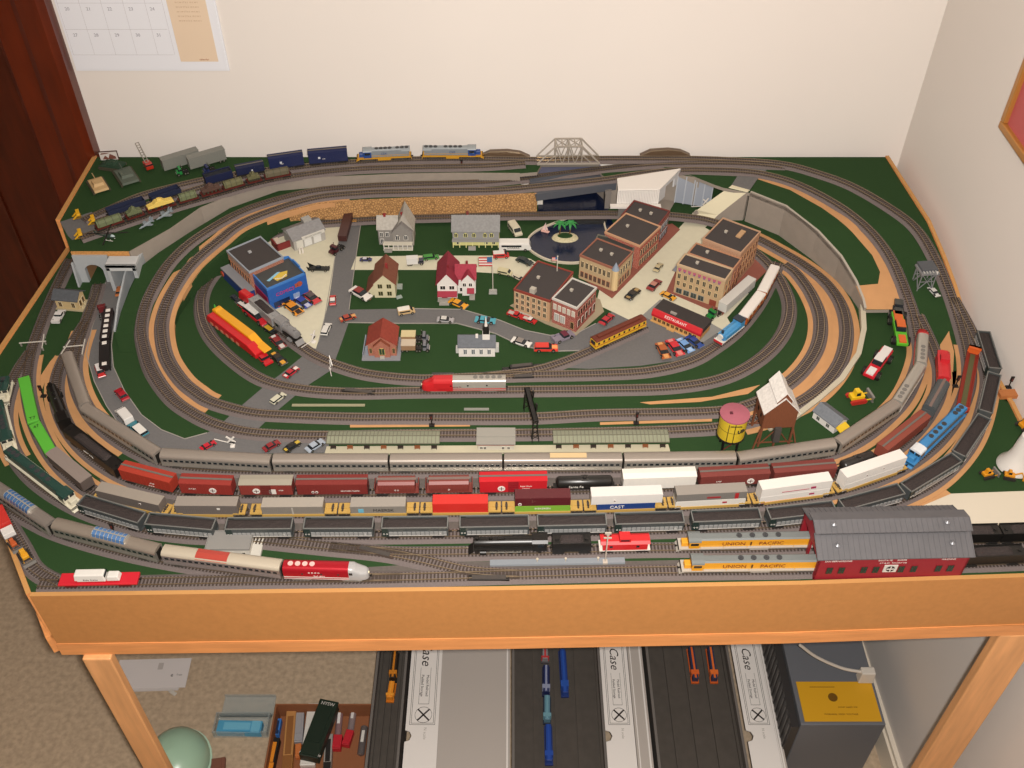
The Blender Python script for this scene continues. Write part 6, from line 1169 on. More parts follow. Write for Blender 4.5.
# 21 lattice interlocking tower on the right slope
q = W(924, 290, HR); t = thing('lattice_tower', 'grey lattice legged tower with a flat dark roof on the right slope', 'tower', q, .1); LG = m('#8f8f90', .5, .2); mb = MB()
for x_ in (-12, 12):
    for y_ in (0, 22): mb.bar((x_, y_, -8), (x_, y_, 34), 1.5)
for y_ in (0, 22): mb.bar((-12, y_, 2), (12, y_, 32), 1.1).bar((12, y_, 2), (-12, y_, 32), 1.1).bar((-12, y_, 17), (12, y_, 17), 1.1)
for x_ in (-12, 12): mb.bar((x_, 0, 2), (x_, 22, 32), 1.1).bar((x_, 22, 2), (x_, 0, 32), 1.1)
mb.build('lattice', LG, t); MB().b(-15, 15, -3, 25, 32, 35).build('deck', LG, t); MB().b(-12, 14, 3, 27, 35, 39).build('roof', m('#5c5e62', .6), t); rep('roof_rib', MB().b(-.8, .8, -2, 3, 0, 1.4), m('#c4c2bc', .5), t, [(-10+i*5, 0, 35.4) for i in range(5)]); MB().c((11, -2, 33), (11, -2, 38), 1.2, n=8).build('lamp', WHITE, t)
# 22 grey strip platform at front
t, w_, d_ = frame('low_platform', 'long low blue grey platform beside the steam locomotive siding', 'platform', (490, 567), (625, 564.5)); MB().b(0, w_, 0, 9, 0, 3, ty=.4).build('slab', m('#8b9095', .7), t); rep('lamp_post', MB().c((0, 0, 3), (0, 0, 8), .6, n=6).c((0, 0, 8), (0, 0, 9.4), 1.6, n=10), m('#c8bca8', .5), t, [(w_*.35, 4, 0), (w_*.56, 4, 0), (w_*.8, 4, 0)])
# 23 flagpoles
def flagpole(px_, py_, z, h, label, base=True):
    q = W(px_, py_, z); t = thing('flagpole', label, 'flagpole', Vector((q.x, q.y, q.z+.001)))
    if base: MB().b(-7, 7, -5, 5, 0, 4, tx=.6, ty=.6).b(-4, 4, -3, 3, 4, 5.4).build('base', m('#a5a39c', .7), t)
    MB().c((0, 0, 0), (0, 0, h), .7, n=8).c((0, 0, h), (0, 0, h+1.6), 1.2, n=8).build('pole', m('#d8d0c0', .4), t)
    fl = h*.24; s_ = MB(); wh = MB()
    for i in range(7): (s_ if i % 2 == 0 else wh).b(-fl*1.25, 0, -.3, .3, h-1-fl*(i+1)/7, h-1-fl*i/7)
    s_.build('red_stripes', m('#c2403c', .6), t); wh.build('white_stripes', WHITE, t); MB().b(-fl*.5, .05, -.5, .5, h-1-fl*.55, h-1).build('canton', m('#3c6a96', .6), t)
flagpole(493, 293, 0, 74, 'tall flagpole with a striped flag on the lawn beside the red roofed house')
flagpole(557, 272, 42, 30, 'short flagpole with a striped flag on the tan building roof', False)
# 24 billboard
q = W(111, 163, H1); t = thing('billboard', 'small brown framed billboard with a white picture panel at the rear left corner', 'billboard', q, .12); fr_ = m('#4c2a22', .6)
MB().b(-17, 17, -.8, .8, 6, 25).build('frame', fr_, t); MB().b(-15.5, 15.5, -1.2, -.8, 7.5, 23.5).build('poster', m('#d8d0c8', .6), t); MB().ex([(-12, 9), (-6, 17), (-1, 11), (3, 20), (12, 14), (13, 9)], -1.5, -1.2).ex([(-14, 19), (-4, 20), (4, 22), (-12, 22)], -1.5, -1.2).build('poster_picture', m('#7a4a3c', .6), t); rep('leg', MB().b(-.8, .8, -.8, .8, 0, 8), fr_, t, [(-12, 0, 0), (0, 0, 0), (12, 0, 0)])
# 25 level crossing boards and crossbucks
for (a_, b_, l) in (((19, 343), (46, 341), 'white level crossing board on the outer left tracks'), ((61, 354), (70, 340), 'slanting white crossing board left of the second left crossing'), ((63, 347), (83, 345), 'white crossing boards across the second left crossing'), ((82, 354), (85, 339), 'slanting white crossing board right of the second left crossing'), ((42, 348), (44, 334), 'short slanting white board at the right end of the outer left crossing')):
    p0_, p1_ = W(*a_, 7), W(*b_, 7); t = thing('crossing_board', l, 'board', (p0_+p1_)/2-Vector((0, 0, .0068)), math.atan2(p1_.y-p0_.y, p1_.x-p0_.x)); x = (p1_-p0_).length*500; MB().b(-x, x, -.6, .6, 6, 7.2).build('board', m('#d6d0c4', .6), t); rep('foot', MB().b(-1, 1, -1, 1, 0, 6), m('#8c867c', .7), t, [(-x+2, 0, 0), (x-2, 0, 0)])
def xbuck(px_, py_, z, label, rz=0):
    q = W(px_, py_, z); t = thing('crossing_signal', label, 'signal', q+Vector((0, 0, .001)), rz); MB().b(-3, 3, -3, 3, 0, 2).c((0, 0, 2), (0, 0, 17), .8, n=8).build('post', WHITE, t)
    o = MB().b(-8, 8, -.6, .6, -1.2, 1.2).build('crossbuck', WHITE, t); o.location = (0, -.001, .016); o.rotation_euler = (0, .8, 0); o = copyo(o, t, (0, -1.6, 16), (0, -.8, 0)); MB().b(-5, 5, -1.6, -.8, 9, 11.6).build('lamp_bar', BLACK, t); MB().bar((0, 2, 4), (-26, 6, 9), 1).build('gate_arm', WHITE, t)
xbuck(233, 447, 0, 'white crossing signal with a raised arm at the lower level crossing'); xbuck(314, 343, 0, 'small black and white crossing signal beside the silver steam engine', 1.2); xbuck(704, 209, 8, 'white crossing signal where the street climbs behind the town', .5); xbuck(331, 369, 0, 'small white crossing signal right of the inner level crossing', 2)
# ================================================================ ROAD VEHICLES
_v = {}
def wheels(t, xs, hw, r, w_=2.0):
    for x_ in xs:
        for s in (-1, 1):
            k = ('w', round(r, 1), w_)
            if k not in _v: o = MB().c((0, -w_/2, 0), (0, w_/2, 0), r, n=14).build('wheel', RUB, t); h = MB().c((0, -w_/2-.15, 0), (0, w_/2+.15, 0), r*.5, n=10).build('hubcap', STEEL, o); _v[k] = (o, h)
            else: o = copyo(_v[k][0], t); copyo(_v[k][1], o)
            o.location = (x_*.001, s*(hw-w_*.35)*.001, r*.001)
def car(label, a, b_, col, style='sedan', roof=None, group=None, z=1, cat='car', wf=.40, accent=None):
    """a = rear pixel, b_ = front pixel on the ground"""
    p0, p1 = W(*a, z), W(*b_, z); L = (p1-p0).length*1000; L = max(20, min(L, 60 if style != 'van' else 40)); c_ = (p0+p1)/2; zz = (TZ*1000+z) if not callable(z) else c_.z*1000
    name = {'sedan': 'toy_car', 'sport': 'toy_sports_car', 'van': 'toy_van', 'pickup': 'toy_pickup', 'wagon': 'toy_wagon', 'bus': 'toy_bus', 'truck': 'toy_truck'}[style]
    t = thing(name, label, cat, Vector((c_.x, c_.y, zz*.001+.0008)), math.atan2(p1.y-p0.y, p1.x-p0.x), group)
    x = L/2; hw = L*wf/2 if style not in ('bus', 'truck') else L*.15; hw = min(hw, 9); r = max(2, L*.085) if style not in ('bus', 'truck') else 2.8; H = L*.27; B = m(col, .3); R_ = m(roof or col, .35)
    def q(u): return -x+2*x*u
    if style in ('sedan', 'wagon', 'sport'):
        k = .8 if style == 'sport' else 1
        MB().ex([(q(0), r*.7), (q(.0), H*.5), (q(.03), H*.62*k), (q(.25), H*.66*k), (q(.7), H*.62*k), (q(.97), H*.5*k), (q(1), H*.36), (q(1), r*.7)], -hw, hw).build('body', B, t, bevel=.7)
        a0, a1, a2, a3 = (.16, .27, .56, .72) if style != 'wagon' else (.02, .06, .6, .74)
        MB().quadbox([(q(a0), -hw*.9, H*.62*k), (q(a3), -hw*.9, H*.62*k), (q(a3), hw*.9, H*.62*k), (q(a0), hw*.9, H*.62*k), (q(a1), -hw*.72, H*.97*k), (q(a2), -hw*.72, H*.97*k), (q(a2), hw*.72, H*.97*k), (q(a1), hw*.72, H*.97*k)]).build('glasshouse', GLASS, t)
        MB().b(q(a1)-.4, q(a2)+.4, -hw*.76, hw*.76, H*.94*k, H*1.03*k).build('roof', R_, t, bevel=.3)
        if accent: MB().b(q(.02), q(.16), -hw*.5, hw*.5, H*.62*k, H*.68*k).b(q(.74), q(.97), -hw*.5, hw*.5, H*.5*k, H*.64*k).build('stripe', m(accent, .4), t)
        MB().b(q(1)-.3, q(1)+.5, -hw*.9, hw*.9, r*.8, r*1.3).b(q(0)-.5, q(0)+.3, -hw*.9, hw*.9, r*.8, r*1.3).build('bumper', m('#9c9890', .3, .6), t); wheels(t, (q(.2), q(.8)), hw, r)
    elif style in ('van', 'bus'):
        H = L*.38 if style == 'van' else 16
        MB().ex([(q(0), r*.8), (q(0), H), (q(.72 if style == 'van' else .94), H), (q(.86 if style == 'van' else .98), H*.62), (q(1), H*.5), (q(1), r*.8)], -hw, hw).build('body', B, t, bevel=.9)
        n = 3 if style == 'van' else 7
        MB().b(q(.08), q(.7), -hw-.2, hw+.2, H*.58, H*.82).build('window_band', GLASS, t); MB().b(q(.02), q(.7 if style == 'van' else .92), -hw*.9, hw*.9, H-.2, H+.7).build('roof', R_, t, bevel=.3)
        o = MB().quadbox([(q(.73), -hw*.85, H*.97), (q(.86), -hw*.85, H*.64), (q(.86), hw*.85, H*.64), (q(.73), hw*.85, H*.97), (q(.745), -hw*.85, H), (q(.88), -hw*.85, H*.67), (q(.88), hw*.85, H*.67), (q(.745), hw*.85, H)]).build('windscreen', GLASS, t) if style == 'van' else MB().b(q(.985), q(1)+.1, -hw*.85, hw*.85, H*.5, H*.8).build('windscreen', GLASS, t)
        if accent: MB().b(q(.02), q(.98), -hw-.15, hw+.15, H*.3, H*.42).build('stripe', m(accent, .4), t)
        wheels(t, (q(.18), q(.82)), hw, r)
    elif style == 'pickup':
        MB().ex([(q(0), r*.7), (q(0), H*.55), (q(.42), H*.55), (q(.42), H*.6), (q(.74), H*.6), (q(.98), H*.54), (q(1), r*.7)], -hw, hw).build('body', B, t, bevel=.5); MB().b(q(.02), q(.42), -hw, -hw+1, H*.5, H*.78).b(q(.02), q(.42), hw-1, hw, H*.5, H*.78).b(q(0), q(.03), -hw, hw, H*.5, H*.78).build('bed_side', B, t)
        MB().b(q(.42), q(.72), -hw*.92, hw*.92, H*.6, H, tx=1, ty=.8).build('cab_glass', GLASS, t); MB().b(q(.44), q(.68), -hw*.84, hw*.84, H*.97, H*1.06).build('cab_roof', R_, t, bevel=.2); wheels(t, (q(.2), q(.8)), hw, r)
        if accent: MB().b(q(.05), q(.4), -hw*.7, hw*.7, H*.56, H*.7).build('load', m(accent, .5), t)
    else:                                                  # box truck: cab front, box rear
        H = 15; MB().b(q(.7), q(1), -hw, hw, 3, 10.4, tx=.5).build('cab', B, t, bevel=.6); MB().b(q(.74), q(.98), -hw-.2, hw+.2, 7, 9.6).build('cab_window', GLASS, t); MB().b(q(0), q(.98), -hw*.6, hw*.6, 2.4, 3.6).build('chassis', BLACK, t)
        MB().b(q(0), q(.66), -hw-.6, hw+.6, 3.6, H).build('box_body', m(roof or '#d8d4cc', .45), t); MB().b(q(0)-.3, q(.66)+.3, -hw-.9, hw+.9, H-.6, H+.5).build('box_roof', m(roof or '#d8d4cc', .45), t); wheels(t, (q(.12), q(.24), q(.86)), hw, r)
    return t
V = car
V('orange yellow car at the top of the grey town road', (350, 223.5), (361, 223.5), '#e09a20', 'wagon')
V('small dark blue and white car on the lane right of the grey road', (360, 261), (372, 261), '#3a3a6a', 'sedan', roof='#c8c4cc')
V('white police style car on the lawn beside the brown roofed house', (352, 291), (370, 301), '#e4ddd4', 'sedan', roof='#8a2c24')
V('small red and white car on the grey road beside the shop forecourt', (333, 307), (333, 297), '#c8302c', 'sedan', roof='#e8e0d8')
V('red race car parked leftmost in front of the blue shop', (277, 307), (291, 301), '#b8302c', 'sport', accent='#e8c0a0')
V('orange race car parked in front of the blue shop', (286, 304), (301, 316), '#e89420', 'sport', accent='#3a2c1c')
V('blue race car parked in front of the blue shop', (296, 299), (310, 309), '#3a4a9c', 'sport', accent='#c8c8d8')
V('red and grey race car parked rightmost in front of the blue shop', (305, 294), (319, 305), '#c8383c', 'sport', roof='#5a4a4a')
V('rust red car turning off the grey road into the middle road', (340, 322), (356, 317), '#a8402c', 'sedan', accent='#d8a060')
V('white car on the grey road above the level crossing', (324, 337), (329, 325), '#dcd8d0', 'wagon')
V('tan and white van on the middle road above the brick schoolhouse', (398, 315), (415, 312), '#c8a878', 'van', roof='#e6e0d4')
V('red hatchback on the level crossing between the inner tracks', (285, 379), (298, 369), '#b82430', 'sedan', accent='#e8d8d0')
V('cream car on the level crossing below the red hatchback', (272, 405), (285, 395), '#d0ccb4', 'wagon')
V('bright red car on the lower road left of the crossing signal', (201, 451), (216, 443), '#c41c30', 'sport')
V('maroon car parked right of the crossing signal on the lower road', (264, 452), (280, 443), '#8c2428', 'sedan')
V('black and yellow car parked between the maroon and silver cars', (285, 453), (300, 443), '#26221c', 'sedan', accent='#c8a83c')
V('silver blue car parked rightmost on the lower road', (307, 453), (324, 442), '#a4adb8', 'sedan')
V('white round bodied car ahead of the teal one on the left road', (131, 425), (120, 412), '#dedad4', 'van')
V('teal and white car behind the round white one on the left road', (146, 438), (132, 425), '#2f7886', 'wagon', roof='#e4e0d8')
V('small dark red car alone on the left road bend', (127, 402), (118, 391), '#a8202c', 'sedan')
V('red and white car beside the black trucks on the left road', (99, 367), (103, 379), '#c43030', 'wagon', roof='#e8e0dc')
V('copper coloured car inside the road tunnel mouth', (119, 298), (121, 288), '#b86a34', 'sedan')
V('white pickup on the grass beside the beige depot', (56, 325), (63, 312), '#dedad6', 'pickup')
V('green car on the lane behind the red roofed house', (423, 260), (439, 258), '#3f8c34', 'wagon')
V('white and dark truck on the lane behind the red roofed house', (407, 265), (424, 264), '#4a4654', 'truck', roof='#e0dcd6')
V('cream camper van parked beside the pond', (511, 227), (519, 238), '#cfc6ac', 'van')
t = V('long white bus with black lettering beside the pond', (499, 249), (531, 249), '#e6e2da', 'bus'); text('SHARKS', 6, m('#4a4038', .5), t, (-3, -9.3, 8))
V('red fire truck with a white roof on the lane beside the white bus', (493, 258), (509, 257), '#c42c28', 'van', roof='#dcd8d0')
V('black car on the lane below the pond', (517, 260), (532, 266), '#26302e', 'sedan')
V('small white car at the end of the lane beside the tan building', (534, 268), (540, 263), '#dcd6cc', 'sedan')
V('cream van on the lawn right of the flagpole', (498, 273), (512, 276), '#cfc49c', 'van')
V('small cream car beside the left wall of the tan building', (514, 277), (524, 282), '#cfc4ac', 'wagon')
V('orange yellow sports car in front of the red roofed house', (450, 302), (467, 309), '#e8a028', 'sport')
V('silver car on the middle road left of the white church', (437, 321), (454, 322), '#a8a4a4', 'sedan', roof='#d0ccc4')
V('teal car passing behind the church steeple', (475, 321), (496, 323), '#4aa0b0', 'sport')
V('white convertible on the road right of the church', (512, 341), (531, 347), '#e2ded6', 'sport', roof='#8a8078')
V('bright orange red wagon on the road behind the white convertible', (534, 350), (558, 350), '#d8382c', 'wagon', accent='#f0a060')
V('grey pickup in front of the red brick building', (553, 343), (573, 335), '#8a808c', 'pickup', roof='#6a2c3c')
V('red and grey fire truck left of the tan building entrance', (508, 314), (523, 319), '#c02c2c', 'pickup', accent='#b8b0a8')
V('red and white fire truck nearest the tan building corner', (523, 319), (536, 324), '#c42c2c', 'pickup', roof='#e8dcd4', accent='#c8c0b4')
V('red car on the road right of the red brick building', (601, 326), (612, 316), '#b8202c', 'sport')
V('black and tan car in the middle of the main street', (627, 301), (638, 291), '#2c2620', 'sedan', accent='#a88c5c')
V('maroon car on the main street beside the cream hotel', (649, 292), (659, 282), '#8c2c28', 'sedan', roof='#b87a6a')
V('tan car furthest up the main street', (655, 273), (661, 265), '#c4b48c', 'sedan')
V('yellow orange car between the hotel and the red diner', (661, 294), (675, 301), '#e4a02c', 'sport')
V('orange brown car leftmost of the four in the parking lot', (659, 345), (667, 361), '#a85420', 'sport', accent='#d89858')
V('red car in the parking lot between the orange and pale blue ones', (669, 342), (681, 358), '#c8202c', 'sport', accent='#d88078')
V('pale blue car in the parking lot', (678, 341), (692, 354), '#6f9cd0', 'sport', accent='#a8c4e4')
V('dark blue car rightmost of the four in the parking lot', (687, 338), (702, 349), '#28488c', 'sport')
V('white car with black windows on the right slope below the lattice tower', (930, 287), (937, 300), '#dcdad4', 'sport', z=HR)
V('red pickup at the front end of the long red and yellow trailer', (258, 354), (270, 366), '#c41c24', 'pickup')
V('black and yellow car beside the trailer nose', (273, 355), (285, 366), '#2a2418', 'sport', accent='#e0a030')
V('red car with a big white roof between trailer and silver train', (247, 311), (268, 327), '#c4202c', 'wagon', roof='#dcdad4')
V('small red and white van between the trailer and the silver train, rear one', (240, 305), (250, 312), '#c83c38', 'wagon', roof='#e0dcd4')
V('black car with a yellow roof plate between trailer and silver train', (266, 329), (276, 336), '#1c1a18', 'wagon', roof='#c8a02c')
V('red and black race car below the silver steam engine', (273, 338), (284, 350), '#8c2c2c', 'sport', accent='#d8d0c8')
V('small black car next to the trailer tail', (232, 297), (240, 303), '#1e2430', 'sedan')
V('white and red truck parked on the stub track at the left table corner', (0, 515), (12, 539), '#dedad4', 'truck', roof='#c8342c', z=7)
# winged black car
p0, p1 = W(309, 271, 1), W(330, 270, 1); t = thing('winged_black_car', 'long black finned car on the cream forecourt', 'car', (p0+p1)/2+Vector((0, 0, .0008)), 0); KB = m('#191a16', .35)
MB().ex([(-18, 2), (-18, 5), (-8, 6.4), (6, 5.6), (18, 4), (18, 2)], -5, 5).build('body', KB, t, bevel=.8); MB().b(-6, 4, -3, 3, 6, 9, tx=2, ty=.8).build('canopy', GLASS, t); rep('fin', MB().ex([(-18, 4), (-20, 12), (-14, 8), (-8, 5)], -.5, .5), KB, t, [(0, -6, 0), (0, 6, 0)]); MB().ex([(-18, -9), (-12, -4), (-12, 4), (-18, 9), (-16, 3), (-16, -3)], 5, 5.8, 'z').ex([(18, -7), (12, -4), (12, 4), (18, 7), (16, 2), (16, -2)], 4, 4.8, 'z').build('wing', KB, t); wheels(t, (-11, 11), 5.6, 2.4)
# articulated lorries
def semi(label, cab0, cab1, tr0, tr1, cabcol, trcol, z=1, trroof=None, h=22, w_=15, hatches=0, tank=False, trlab=None):
    def put(nm, lb, cat, a, b_):
        p, q = (W(*a, z), W(*b_, z)); c_ = (p+q)/2; return thing(nm, lb, cat, Vector((c_.x, c_.y, c_.z+.0008)), math.atan2(q.y-p.y, q.x-p.x)), (q-p).length*500
    if cab0:
        t, x = put('toy_truck_tractor', label, 'truck', cab0, cab1); x = max(11, x); C_ = m(cabcol, .35)
        MB().b(x*.1, x*.62, -6.5, 6.5, 3, 15, tx=.6).build('cab', C_, t, bevel=.6); MB().b(x*.6, x, -4.6, 4.6, 3, 9, tx=.5).build('bonnet', C_, t, bevel=.6); MB().b(x*.14, x*.6, -6.7, 6.7, 10, 13.4).b(x*.5, x*.63, -5.6, 5.6, 10, 13.6).build('window', GLASS, t)
        MB().b(-x, x*.9, -3.6, 3.6, 2.6, 4).build('chassis', BLACK, t); MB().c((0, -5.6, 4), (0, -5.6, 17), .6, n=6).c((0, 5.6, 4), (0, 5.6, 17), .6, n=6).build('exhaust', CHROME, t); wheels(t, (-x*.75, -x*.35, x*.75), 6.6, 2.9); MB().b(x, x+.8, -5.4, 5.4, 2.6, 4.6).build('bumper', CHROME, t)
    if tr0:
        t, x = put('toy_trailer', trlab or label.replace('tractor', 'trailer'), 'trailer', tr0, tr1); C_ = m(trcol, .4); hw = w_/2
        if tank: MB().lathe([(3, -x), (hw, -x+2), (hw, x-2), (3, x)], 0, 12, 18, axis='x').build('tank', C_, t, smooth=True); MB().b(-x+2, x-2, -1.6, 1.6, 19, 20).build('walkway', m('#8a8a8a', .5), t)
        else:
            mb = MB().b(-x, x, -hw, hw, 5, h); n = int(x/2.5)
            for i in range(n): xx = -x+1+(2*x-2)*i/(n-1); mb.b(xx-.3, xx+.3, -hw-.25, hw+.25, 5.4, h-.4)
            mb.build('body', C_, t); MB().b(-x-.3, x+.3, -hw-.4, hw+.4, h-.5, h+.3).build('roof', m(trroof or trcol, .45), t)
        if hatches: rep('roof_hatch', MB().b(-3.2, 3.2, -3.6, 3.6, 0, 1, tx=.4, ty=.4), WHITE, t, [(-x+5+(2*x-10)*i/(hatches-1), 0, h+.3) for i in range(hatches)])
        MB().b(-x, x*.9, -3, 3, 3.4, 5).b(x*.5, x*.54, -4, 4, 0, 4).build('underframe', BLACK, t); wheels(t, (-x*.85, -x*.85+7), hw-1, 2.8)
semi('dark red and white truck tractor on the cream forecourt', (343, 247), (331, 256), (350, 219), (343, 244), '#4a1c20', '#4a2c28', h=16, trlab='brown flat topped trailer standing along the grey town road')
semi('green truck tractor behind the blue tank engine', (719, 313), (708, 320), (750, 288), (721, 314), '#1f7a34', '#cfccc4', h=22, trlab='long white trailer parked along the cream hotel')
semi('green truck tractor in the rear left yard', (188, 173), (178, 175.5), (200, 161), (164, 172), '#2c8a44', '#84847c', z=H1, h=26, trlab='grey green trailer at the rear left, the one further left')
semi('dark blue truck tractor in the rear left yard', (214, 171), (206, 173.5), (226, 160), (190, 170.5), '#26305c', '#84847c', z=H1, h=26, trlab='grey green trailer at the rear left, the one further right')
semi('maroon truck tractor on the left road near the tunnel', (105, 321), (103, 309), (107, 346), (111, 316), '#6a2426', '#241c1c', h=15, w_=14, hatches=6, trlab='black trailer with six white roof hatches on the left road')
semi(None, None, None, (107, 373), (107, 348), None, '#1e1c1c', h=14, w_=15, hatches=2, trlab='black trailer with two white roof hatches, nearest the red and white car')
semi('grey truck tractor beside the brick schoolhouse', (417, 350), (428, 350), (402, 350), (416, 350), '#76767a', '#9a7a5c', h=15, trlab='tan open topped trailer beside the brick schoolhouse, nearer one', trroof='#c4b49c')
semi('grey truck tractor behind the other one beside the schoolhouse', (417, 341), (427, 341), (402, 341), (416, 341), '#6c6c70', '#a07c58', h=15, trlab='tan open topped trailer beside the brick schoolhouse, farther one', trroof='#d0bf90')
# silver train beside the forecourt
S_ = m('#9a9a9c', .3, .6)
TT = T['q']; 
# long red and yellow car hauler
p0, p1 = W(214, 323, 1), W(262, 360, 1); t = thing('car_hauler', 'long bright red trailer with a yellow upper deck left of the silver train', 'trailer', (p0+p1)/2+Vector((0, .004, .001)), math.atan2(p1.y-p0.y, p1.x-p0.x)); x = (p1-p0).length*500
RD = m('#cc1c22', .35); YW = m('#eaa41c', .4)
MB().ex([(-x, 4), (-x-4, 10), (-x+2, 20), (x*.7, 20), (x, 13), (x, 4)], -11, 4).build('red_body', RD, t, bevel=1); MB().ex([(-x-2, 14), (-x, 24), (x*.5, 24), (x*.78, 17), (x+8, 15), (x+8, 13), (x*.7, 15), (x*.5, 19)], 1, 15).build('yellow_deck', YW, t, bevel=.8)
MB().ex([(-x, 22), (-x+6, 26), (-x+12, 24)], 2, 14).build('tail_fairing', YW, t); MB().c((-x-2, 8, 22), (-x-2, 8, 28), 2, 1, 8).build('green_lamp', m('#3c9a3c', .4), t); mb = MB()
for i in range(6): mb.b(-x+8+i*14, -x+15+i*14, -11.6, -11, 5, 10)
mb.build('side_panels', m('#d88a6a', .4), t); wheels(t, (-x+10, -x+18, x-14), 10, 3)
# monster trucks
def monster(label, a, b_, col, col2, z=1, r=6):
    p, q = W(*a, z), W(*b_, z); c_ = (p+q)/2; t = thing('monster_truck', label, 'truck', c_+Vector((0, 0, .0008)), math.atan2(q.y-p.y, q.x-p.x)); x = max(15, (q-p).length*500); B = m(col, .4)
    MB().ex([(-x, r+1), (-x, r+7), (-x*.1, r+7), (x*.2, r+7), (x, r+5.5), (x, r+1)], -6.5, 6.5).build('body', B, t, bevel=.7); MB().b(-x*.35, x*.3, -5.6, 5.6, r+6.6, r+12, tx=2, ty=.8).build('cab_glass', GLASS, t); MB().b(-x*.3, x*.18, -5, 5, r+11.6, r+12.8).build('roof', m(col2, .4), t); MB().b(-x, -x*.4, -5, 5, r+6.8, r+9).b(x*.5, x*.96, -4, 4, r+5.4, r+7.6).build('trim_panel', m(col2, .4), t)
    MB().bar((-x*.6, 0, r), (x*.6, 0, r), 2.4).bar((-x*.6, -7, r), (-x*.6, 7, r), 1.6).bar((x*.6, -7, r), (x*.6, 7, r), 1.6).build('axle', m('#4a4644', .5), t); wheels(t, (-x*.62, x*.62), 9.4, r, 4); t.scale = (1.2, 1.35, 1.2)
monster('black and grey monster truck on the right lawn, topmost', (896, 321), (895, 303), '#2a2824', '#4a4a46', 1); monster('bright green and orange monster truck on the right lawn', (895, 322), (900, 348), '#5cb52c', '#d8682c', 1)
monster('red and white monster truck on the right lawn', (884, 358), (868, 380), '#c81c2c', '#e2dcd8', 1)
# bulldozers, diggers
def dozer(label, a, b_, col, z=1, red=None, blade='#8a8680', arm=False, s=1.0):
    p, q = W(*a, z), W(*b_, z); c_ = (p+q)/2; t = thing('toy_digger' if arm else 'toy_bulldozer', label, 'construction toy', c_+Vector((0, 0, .0008)), math.atan2(q.y-p.y, q.x-p.x)); x = (q-p).length*500; B = m(col, .4); w_ = x*.42
    MB().b(-x*.7, x*.35, -w_*.7, w_*.7, x*.25, x*.6).build('body', B, t, bevel=.9); MB().b(-x*.45, x*.0, -w_*.6, w_*.6, x*.6, x*1.05, tx=1, ty=.6).build('cab', B, t, bevel=.5); MB().b(-x*.38, -x*.06, -w_*.64, w_*.64, x*.66, x*.92).build('cab_window', GLASS, t)
    for s_ in (-1, 1):
        n = MB(); pr = [(-x*.8, x*.2), (-x*.7, 0), (x*.4, 0), (x*.5, x*.2), (x*.4, x*.36), (-x*.7, x*.36)]; n.ex(pr, s_*w_-x*.1, s_*w_+x*.1).build('track_belt', m('#2c2824', .7) if not red else m(red, .5), t)
    if arm: MB().bar((x*.2, 0, x*.5), (x*.9, 0, x*1.0), x*.12).bar((x*.9, 0, x*1.0), (x*1.35, 0, x*.2), x*.1).build('boom', B, t); MB().ex([(x*1.2, x*.3), (x*1.5, x*.3), (x*1.45, 0), (x*1.2, 0)], -w_*.4, w_*.4).build('bucket', B, t)
    else: MB().ex([(x*.85, 0), (x*1.0, 0), (x*.9, x*.28), (x*1.0, x*.55), (x*.86, x*.5)], -w_*1.3, w_*1.3).build('blade', m(blade, .4, .3), t); MB().bar((x*.2, -w_*.8, x*.2), (x*.9, -w_*.8, x*.2), x*.07).bar((x*.2, w_*.8, x*.2), (x*.9, w_*.8, x*.2), x*.07).build('push_arm', B, t)
    return t
dozer('yellow bulldozer with red trim on the right lawn', (845, 402), (870, 398), '#e8bc20', red='#b82c24')
dozer('orange yellow loader on the grass near the white cone', (979, 478), (996, 474), '#d8901c', arm=False); dozer('orange digger with a bent arm cut by the picture edge', (1000, 476), (1020, 480), '#d8901c', arm=True)
dozer('small orange bulldozer at the right edge above the white cone', (1016, 430), (1034, 424), '#d8901c')
dozer('small rust orange loader on the stub track at the left corner', (11, 541), (19, 552), '#b8582c', z=7); dozer('small yellow and black loader on the stub track at the left corner', (22, 552), (31, 566), '#d89c24', z=7)
q = W(1014, 466, 1); t = thing('white_cone', 'white flared plastic cone standing on the grass at the right edge', 'plastic cone', q+Vector((0, 0, .001))); MB().lathe([(24, 0), (23, 4), (17, 12), (12.5, 28), (11, 48), (9.5, 60), (3, 64)], n=32).build('shell', m('#dad4cc', .4), t, smooth=True); MB().c((0, 0, 63), (0, 0, 67), 3, n=12).build('tip', m('#c2bcb4', .5), t)
# rear left yard toys
def tank(label, a, b_, col, z=H1, rot=0):
    p, q = W(*a, z), W(*b_, z); c_ = (p+q)/2; t = thing('toy_tank', label, 'toy tank', c_+Vector((0, 0, .0008)), math.atan2(q.y-p.y, q.x-p.x)); x = (q-p).length*500; C_ = m(col, .7); w_ = x*.5
    MB().ex([(-x, 4), (-x*.95, 8), (x*.7, 8), (x, 5), (x*.95, 3)], -w_, w_).build('hull', C_, t, bevel=.5); MB().ex([(-x*.95, 1), (-x*.85, 0), (x*.8, 0), (x, 3), (x*.9, 5), (-x*.95, 5)], -w_-3, -w_).build('track_belt', m('#4a4536', .8), t); MB().ex([(-x*.95, 1), (-x*.85, 0), (x*.8, 0), (x, 3), (x*.9, 5), (-x*.95, 5)], w_, w_+3).build('track_belt', m('#4a4536', .8), t)
    MB().b(-x*.5, x*.35, -w_*.75, w_*.75, 8, 13, tx=2.4, ty=1.4).build('turret', C_, t, bevel=.5); MB().c((x*.2, 0, 10.5), (x*1.3, 0, 11.5), .8, n=8).build('gun_barrel', C_, t); MB().c((-x*.1, 2, 13), (-x*.1, 2, 14), 2, n=10).build('hatch', C_, t)
